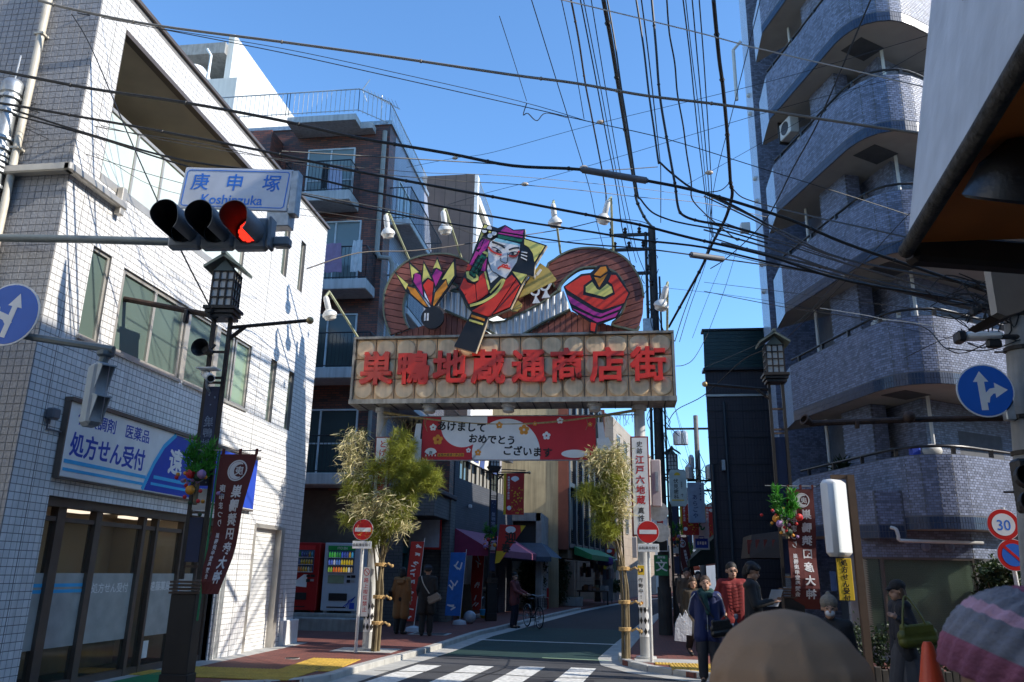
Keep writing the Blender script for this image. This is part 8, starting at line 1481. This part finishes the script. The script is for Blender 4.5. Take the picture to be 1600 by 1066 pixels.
# woman in navy jacket with scarf, foreground of the right pavement
t,J,H,s=person('person in navy track jacket with green scarf, hands behind back, black shoulder bag',1.32,13.2,R(-5),1.53,blueJ,greyT,hairbr,pose=dict(wrL=(.12,.16,.95),wrR=(-.12,.16,.95),elL=(.25,.1,1.13),elR=(-.25,.1,1.13)),hairstyle='short',head_turn=(4,-8),coat=.74)
sc=mat('green_scarf',(.018,.06,.055),.9,0,.3,12,.4,40);mpart('scarf',caps([((-.07,.0,1.32),(.07,.0,1.32),.06),((-.06,-.09,1.28),(.06,-.09,1.28),.045),((-.03,-.12,1.27),(.02,-.15,1.02),.042,.04),((.05,.04,1.3),(-.05,.04,1.3),.06)],.011,3),sc,t)
mb=MB()
for sx in(-1,1):mb.tube([(sx*.17,-.085,1.30),(sx*.235,-.06,1.22),(sx*.28,.02,1.05),(sx*.27,.06,.98)],.009,4)
part('white_piping',mb,print_white,t)
mb=MB();mb.tube([(0,-.125,1.1),(0,-.15,.75)],.006,4);part('zip',mb,steel,t)
bag('shoulder_bag','black shoulder bag on the person in the navy jacket','bag',Matrix.Translation(wpt(t,(.2,-.17,.82)))@Matrix.Rotation(R(-8),4,'Y')@FR((0,0,0)),.32,.27,.1,mat('black_leather',(.012,.012,.013),.35,bump=.4,bscale=25),[tuple(wpt(t,q))for q in((.1,-.17,.95),(-.02,-.17,1.1),(-.12,-.1,1.3),(-.1,.08,1.3),(.25,.1,1.0),(.33,-.12,.9))])
# coat and carrier bags behind
t,J,H,s=person('stooping person in dark brown coat carrying white plastic bags, mostly behind the navy jacket',1.5,17.6,R(10),1.5,brownC,mat('black_trousers',(.012,.012,.014),.8),hairbr,pose=dict(ankR=(-.1,.2,.16),kneeR=(-.1,-.06,.5),wrR=(-.26,-.1,.85)),hairstyle='bob',coat=.62,head_turn=(0,8))
mb=MB();
for k,(dx,z0,z1)in enumerate(((-.02,.3,.72),(.1,.42,.78))):
 b=thing('carrier_bag',['larger white plastic carrier bag, lower of the two in the hand','smaller white plastic carrier bag, upper of the two in the hand'][k],'bag',(1.24+dx,17.4,z0+PZ));mb=MB(FR((1.22+dx,17.38+.08*k,PZ)))
 mb.prism([(-.13,z0),(.1,z0-.02),(.12,z1-.12),(.05,z1),(.0,z1+.04),(-.06,z1),(-.1,z1-.1)],-.06,.06);part('sack',mb,mat('white_plastic_film',(.55,.57,.6),.35,0,.1,12,.8,18),b);mb=MB(FR((1.22+dx,17.38+.08*k,PZ)));mb.tube([(-.04,z1,0),(.0,z1+.1,0),(.04,z1,0)],.012,5);part('handle',mb,mat('white_plastic_film',(.55,.57,.6)),b)
t,J,H,s=person('person in taupe jacket walking up the right pavement behind the brown coat',1.72,21.8,R(5),1.72,taup,greyT,hairb,pose=dict(kneeL=(.1,-.12,.5),ankL=(.1,-.1,.1)),hairstyle='short',coat=.75)
t,J,H,s=person('person in dark jacket whose head shows behind the taupe jacket',2.25,24.5,R(0),1.66,blackC,greyT,hairb,hairstyle='short')
# red jacket
t,J,H,s=person('person in red quilted jacket, dark glasses and jeans, hands in pockets',1.86,14.2,R(8),1.75,redJ,jean,hairb,pose=dict(wrL=(.2,-.08,.98),wrR=(-.2,-.08,.98),elL=(.27,.08,1.16),elR=(-.27,.08,1.16)),hairstyle='short',coat=.86)
mb=MB()
for i in range(9):z=(.95+.055*i)*s;mb.tube([(.2*math.sin(R(a)),-.139*math.cos(R(a))+.0,z)for a in range(-60,61,15)],.004,4)
part('quilt_seam',mb,mat('dark_red_seam',(.10,.006,.006),.8),t);mb=MB();mb.tube([H(-.06,-.1,.012),H(0,-.11,.02),H(.06,-.1,.012)],.005,4);[mb.ball(H(sx*.034,-.098,.008),(.022,.006,.016),10,6)for sx in(-1,1)];part('glasses',mb,black,t)
# man with paper
t,J,H,s=person('person in black patterned hooded coat reading a sheet of paper, in profile',1.98,12.9,R(74),1.74,blackC,mat('black_trousers',(.012,.012,.014)),hairb,pose=dict(elL=(.23,-.06,1.13),elR=(-.23,-.06,1.13),wrL=(.1,-.27,1.2),wrR=(-.1,-.27,1.18)),hairstyle='shaggy',head_turn=(0,14),coat=.72)
mpart('hood',caps([((-.1,.07,1.43),(.1,.07,1.43),.055),((-.11,.0,1.44),(-.07,-.07,1.4),.04),((.11,.0,1.44),(.07,-.07,1.4),.04)],.012,3),mat('olive_black_cloth',(.05,.045,.022),.85,0,.4,14),t)
mb=MB(T=Matrix.Translation(wpt(t,(0.0,-.31,1.25)))@Matrix.Rotation(R(28),4,'Z')@FR((0,0,0),(1,0,0),(0,-.5,.85)));mb.box(-.105,.105,-.13,.15,-.002,.002);solo('paper_sheet',mb,mat('white_sheet',(.68,.72,.8),.6),'white sheet of paper in the hands of the person in black','paper')
mb=MB(T=Matrix.Translation(wpt(t,(-.2,-.06,1.0)))@Matrix.Rotation(R(78),4,'Z'));
for i in range(40):mb.ball((rng.normal(0,.02),rng.normal(0,.09),rng.normal(-.05,.12)),(.012,.03*rng.random()+.01,.012),5,4)
mb.v=[(p[0]-.0,p[1]-.045,p[2])for p in mb.v];
# woman with green bag
t,J,H,s=person('person in dark jacket and long grey skirt walking left with an olive bag',3.45,11.0,R(-82),1.5,mat('dark_navy_jacket',(.018,.02,.028),.8,0,.2,6,.3,25),greyT,hairbr,pose=dict(elL=(.26,.07,1.12),wrL=(.22,-.13,1.24),elR=(-.24,.04,1.13),wrR=(-.23,-.02,.9),kneeL=(.1,-.12,.5),ankL=(.1,-.18,.1),toeL=(.1,-.34,.05),ankR=(-.1,.2,.14),toeR=(-.1,.08,.05)),hairstyle='bob',head_turn=(0,6),coat=.76,skirt=mat('long_grey_skirt',(.06,.06,.066),.85,bump=.3,bscale=15))
mpart('cap',caps([(H(0,.03,.075),H(0,.035,.085),.106*s,.106*s,(1,1.08,.85)),(H(0,-.075,.055),H(0,-.115,.045),.04*s,.035*s,(1.5,1,.35))],.01,3),mat('charcoal_cap',(.028,.026,.026),.9,bump=.4),t)
bag('shoulder_bag','olive green shoulder bag under the arm of the person in the long skirt','bag',Matrix.Translation(wpt(t,(.27,.06,.93)))@Matrix.Rotation(R(8),4,'Z')@Matrix.Rotation(R(-6),4,'Y')@FR((0,0,0)),.46,.27,.13,mat('olive_nylon',(.09,.10,.012),.5,0,.2,8,.5,14),[tuple(wpt(t,q))for q in((.3,-.12,1.0),(.27,-.08,1.2),(.2,.0,1.36),(.26,.1,1.2),(.3,.18,1.0))])
# masked head behind the foreground hood
t,J,H,s=person('person in pale knit cap and white face mask behind the tan hood',2.14,9.0,R(-10),1.44,blackC,greyT,hairb,hairstyle='short',z=0)
mpart('knit_cap',caps([(H(0,.02,.075),H(0,.025,.085),.105*s,.105*s,(1,1.05,.9)),(H(0,.02,.18),H(0,.02,.185),.03*s)],.01,3),mat('oatmeal_knit',(.28,.24,.19),.95,0,.15,30,.9,120),t)
mb=MB();mb.ball(H(0,-.065,-.045),(.055*s,.04*s,.042*s),12,8);part('face_mask',mb,mat('mask_white',(.6,.62,.64),.8),t,True)
# couple walking away
t,J,H,s=person('person in camel hooded coat walking away with a dark shoulder bag',-5.6,21.0,R(172),1.62,tanC,mat('black_trousers',(.012,.012,.014)),hairb,pose=dict(ankR=(-.07,.05,.1)),hairstyle='bob',coat=.5,face=False)
mpart('hood',caps([((-.09,.11,1.33),(.09,.11,1.33),.05),((-.05,.13,1.27),(.05,.13,1.27),.05)],.012,3),tanC,t)
bag('shoulder_bag','black shoulder bag at the side of the person in the camel coat','bag',Matrix.Translation(wpt(t,(.3,.05,.95)))@FR((0,0,0),(.3,1,0)),.3,.28,.1,black,[tuple(wpt(t,q))for q in((.3,-.08,1.05),(.2,.02,1.4),(.3,.16,1.05))])
t,J,H,s=person('person in black coat and flat cap walking away with a grey messenger bag',-4.86,20.7,R(185),1.66,blackC,mat('black_trousers',(.012,.012,.014)),hairb,pose=dict(wrL=(.24,-.1,1.0),wrR=(-.24,-.1,1.0)),hairstyle='short',coat=.62,face=False,slim=1.12)
mpart('flat_cap',caps([(H(0,.0,.09),H(0,.02,.09),.105*s,.105*s,(1,1.1,.55)),(H(0,-.1,.07),H(0,-.12,.065),.04*s,.04*s,(1.4,1,.4))],.01,3),mat('dark_blue_cap',(.02,.025,.035),.9),t)
bag('messenger_bag','grey beige messenger bag slung across the black coat','bag',Matrix.Translation(wpt(t,(-.2,.19,.92)))@Matrix.Rotation(R(-25),4,'Y')@FR((0,0,0)),.36,.22,.08,mat('grey_beige_canvas',(.22,.19,.16),.8),[tuple(wpt(t,q))for q in((-.08,.17,1.02),(.08,.16,1.25),(.15,.06,1.43),(.1,-.1,1.4))],mat('pale_strap',(.4,.37,.33),.7))
# man with bicycle
t,J,H,s=person('person in dusky red jacket standing with a bicycle at the kerb',-3.3,26.05,R(75),1.64,duskyred,mat('dark_blue_trousers',(.012,.014,.028),.8),hairb,pose=dict(elL=(.22,-.1,1.18),wrL=(.2,-.34,1.08),elR=(-.22,-.1,1.18),wrR=(-.2,-.34,1.08)),hairstyle='short',coat=.8,head_turn=(-25,0),z=0)
# seated people far down the street
for i,(x,y,c,lab)in enumerate(((-.55,66,taup,'seated person in pale brown clothes on the far left pavement'),(.35,66.5,jean,'seated person in blue clothes, right of the one in brown'))):
 t,J,H,s=person(lab,x,y,R(30),1.6,mat('pale_brown_jacket',(.25,.19,.13),.8)if i==0 else c,greyT,hairb,pose=dict(hipL=(.1,0,.5),hipR=(-.1,0,.5),kneeL=(.14,-.42,.52),kneeR=(-.14,-.42,.52),ankL=(.14,-.45,.1),ankR=(-.14,-.45,.1),toeL=(.14,-.6,.05),toeR=(-.14,-.6,.05),waist=(0,-.02,.66),chest=(0,-.06,.9),shL=(.175,-.06,1.02),shR=(-.175,-.06,1.02),elL=(.22,-.15,.78),elR=(-.22,-.15,.78),wrL=(.14,-.35,.62),wrR=(-.14,-.35,.62),neck=(0,-.07,1.06),head=(0,-.1,1.2)),coat=.5)
mb=MB();mb.bbox(-1.2,1.0,65.8,66.4,PZ+.42,PZ+.5,.01);t=thing('bench','low bench under the two seated people in the far street','bench',(0,66,PZ));part('seat',mb,trunkm,t)
for x in(-1.1,.85):part('leg',MB().box(x,x+.06,65.9,66.3,PZ,PZ+.42),trunkm,t)
# more walkers far down the right pavement
for i,(x,y,jm_,lab)in enumerate(((3.1,40,redJ,'small distant walker in red on the right pavement'),(4.2,47,blackC,'small distant walker in black on the right pavement'),(3.6,52,taup,'small distant walker in brown in the sunlit street'),(5.0,60,blueJ,'small distant walker in navy in the sunlit street'))):person(lab,x,y,R(10*i),1.66,jm_,greyT,hairb,hairstyle='short',pose=dict(kneeL=(.1,-.1,.5),ankL=(.1,-.12,.1)))
# ================================================================ FOREGROUND HEADS
cord=mat('tan_hood_cloth',(.30,.19,.115),.95,0,.07,4,.08,140);knit=mat('wool_knit',(.17,.175,.21),.95,0,.22,26,.3,150)
t=thing('person','person in tan hood seen from behind, large in the foreground','person',(.238,1.27,0),R(182),local=True)
sk=caps([((0,0,1.50),(0,-.0,1.50),.085),((0,0,1.3),(0,.0,1.45),.06),((-.17,0,1.24),(.17,0,1.24),.07),((0,0,.95),(0,0,1.2),.13),((-.09,0,.1),(-.09,0,.9),.06,.09),((.09,0,.1),(.09,0,.9),.06,.09),((-.18,0,1.22),(-.2,-.02,.8),.05),((.18,0,1.22),(.2,-.02,.8),.05)],.014);mpart('body',sk,skin,t)
hd_=caps([((0,.0,1.493),(0,.012,1.483),0.117,.121,(.99,1.02,.98)),((0,.03,1.44),(0,.05,1.34),.125,.12),((-.1,.03,1.32),(.1,.03,1.32),.11)]+[(p,q_,.0045)for x_ in(.0,.05,-.046)for L_ in[[(x_*1.1,.012+.1185*math.sin(R(a))*(1-abs(x_)*1.6),1.483+.1175*math.cos(R(a))*(1-abs(x_)*1.6))for a in range(22 if x_==0 else 62,100,8)]]for p,q_ in zip(L_,L_[1:])],.006,5);mpart('hood',hd_,cord,t)
mpart('coat',caps([((-.17,.01,1.25),(.17,.01,1.25),.11),((-.1,0,1.2),(-.1,0,.6),.16,.18),((.1,0,1.2),(.1,0,.6),.16,.18),((-.2,0,1.24),(-.24,0,.8),.08,.065),((.2,0,1.24),(.24,0,.8),.08,.065)],.016),cord,t);mpart('trousers',caps([((-.09,0,.7),(-.09,0,.08),.1,.08),((.09,0,.7),(.09,0,.08),.1,.08)],.016),greyT,t)
t=thing('person','person in striped mauve and grey knit hat, cut by the lower right corner','person',(.585,1.33,0),R(190),local=True)
mpart('body',caps([((0,0,1.50),(0,.0,1.51),.09),((0,0,1.3),(0,.0,1.45),.06),((-.17,0,1.24),(.17,0,1.24),.07),((0,0,.95),(0,0,1.2),.13),((-.09,0,.1),(-.09,0,.9),.06,.09),((.09,0,.1),(.09,0,.9),.06,.09)],.014),skin,t)
def knit_mesh():
 mb=MB();n,m_=120,48;vs=[];fs=[];ax=Matrix.Rotation(R(-22),3,'Y')@Matrix.Rotation(R(-10),3,'X')
 for j in range(m_+1):
  ph=math.pi*.62*j/m_
  for i in range(n):
   th=2*math.pi*i/n;rib=1+.026*math.cos(24*th+j*.25)*math.sin(ph)**.5+.008*math.sin(ph*60);r=.118*rib
   vs.append(tuple(ax@V((r*math.sin(ph)*math.cos(th),r*1.04*math.sin(ph)*math.sin(th),r*1.0*math.cos(ph)))+V((-.006,0,1.525))))
 for j in range(m_):
  for i in range(n):fs.append((j*n+i,(j+1)*n+i,(j+1)*n+(i+1)%n,j*n+(i+1)%n))
 mb.add(vs,fs);band=lambda j:1 if j<13 else 0 if j<24 else 2 if j<28 else 0 if j<38 else 1;mb.mi=[band(k//n)for k in range(len(fs))];return mb
part('knit_hat',knit_mesh(),[knit,mat('mauve_wool',(.27,.09,.14),.95,0,.22,30,.3,150),mat('pale_mauve_wool',(.40,.24,.31),.95,0,.2,30,.3,150)],t,True)
mpart('pompom',caps([((-.005,.095,1.595),(-.01,.10,1.60),.042)],.008,1),mat('mauve_wool',(.27,.09,.14)),t)
mpart('coat',caps([((-.17,.01,1.25),(.17,.01,1.25),.1),((-.1,0,1.2),(-.1,0,.6),.15,.17),((.1,0,1.2),(.1,0,.6),.15,.17)],.016),blackC,t);mpart('trousers',caps([((-.09,0,.7),(-.09,0,.08),.1,.08),((.09,0,.7),(.09,0,.08),.1,.08)],.016),greyT,t)
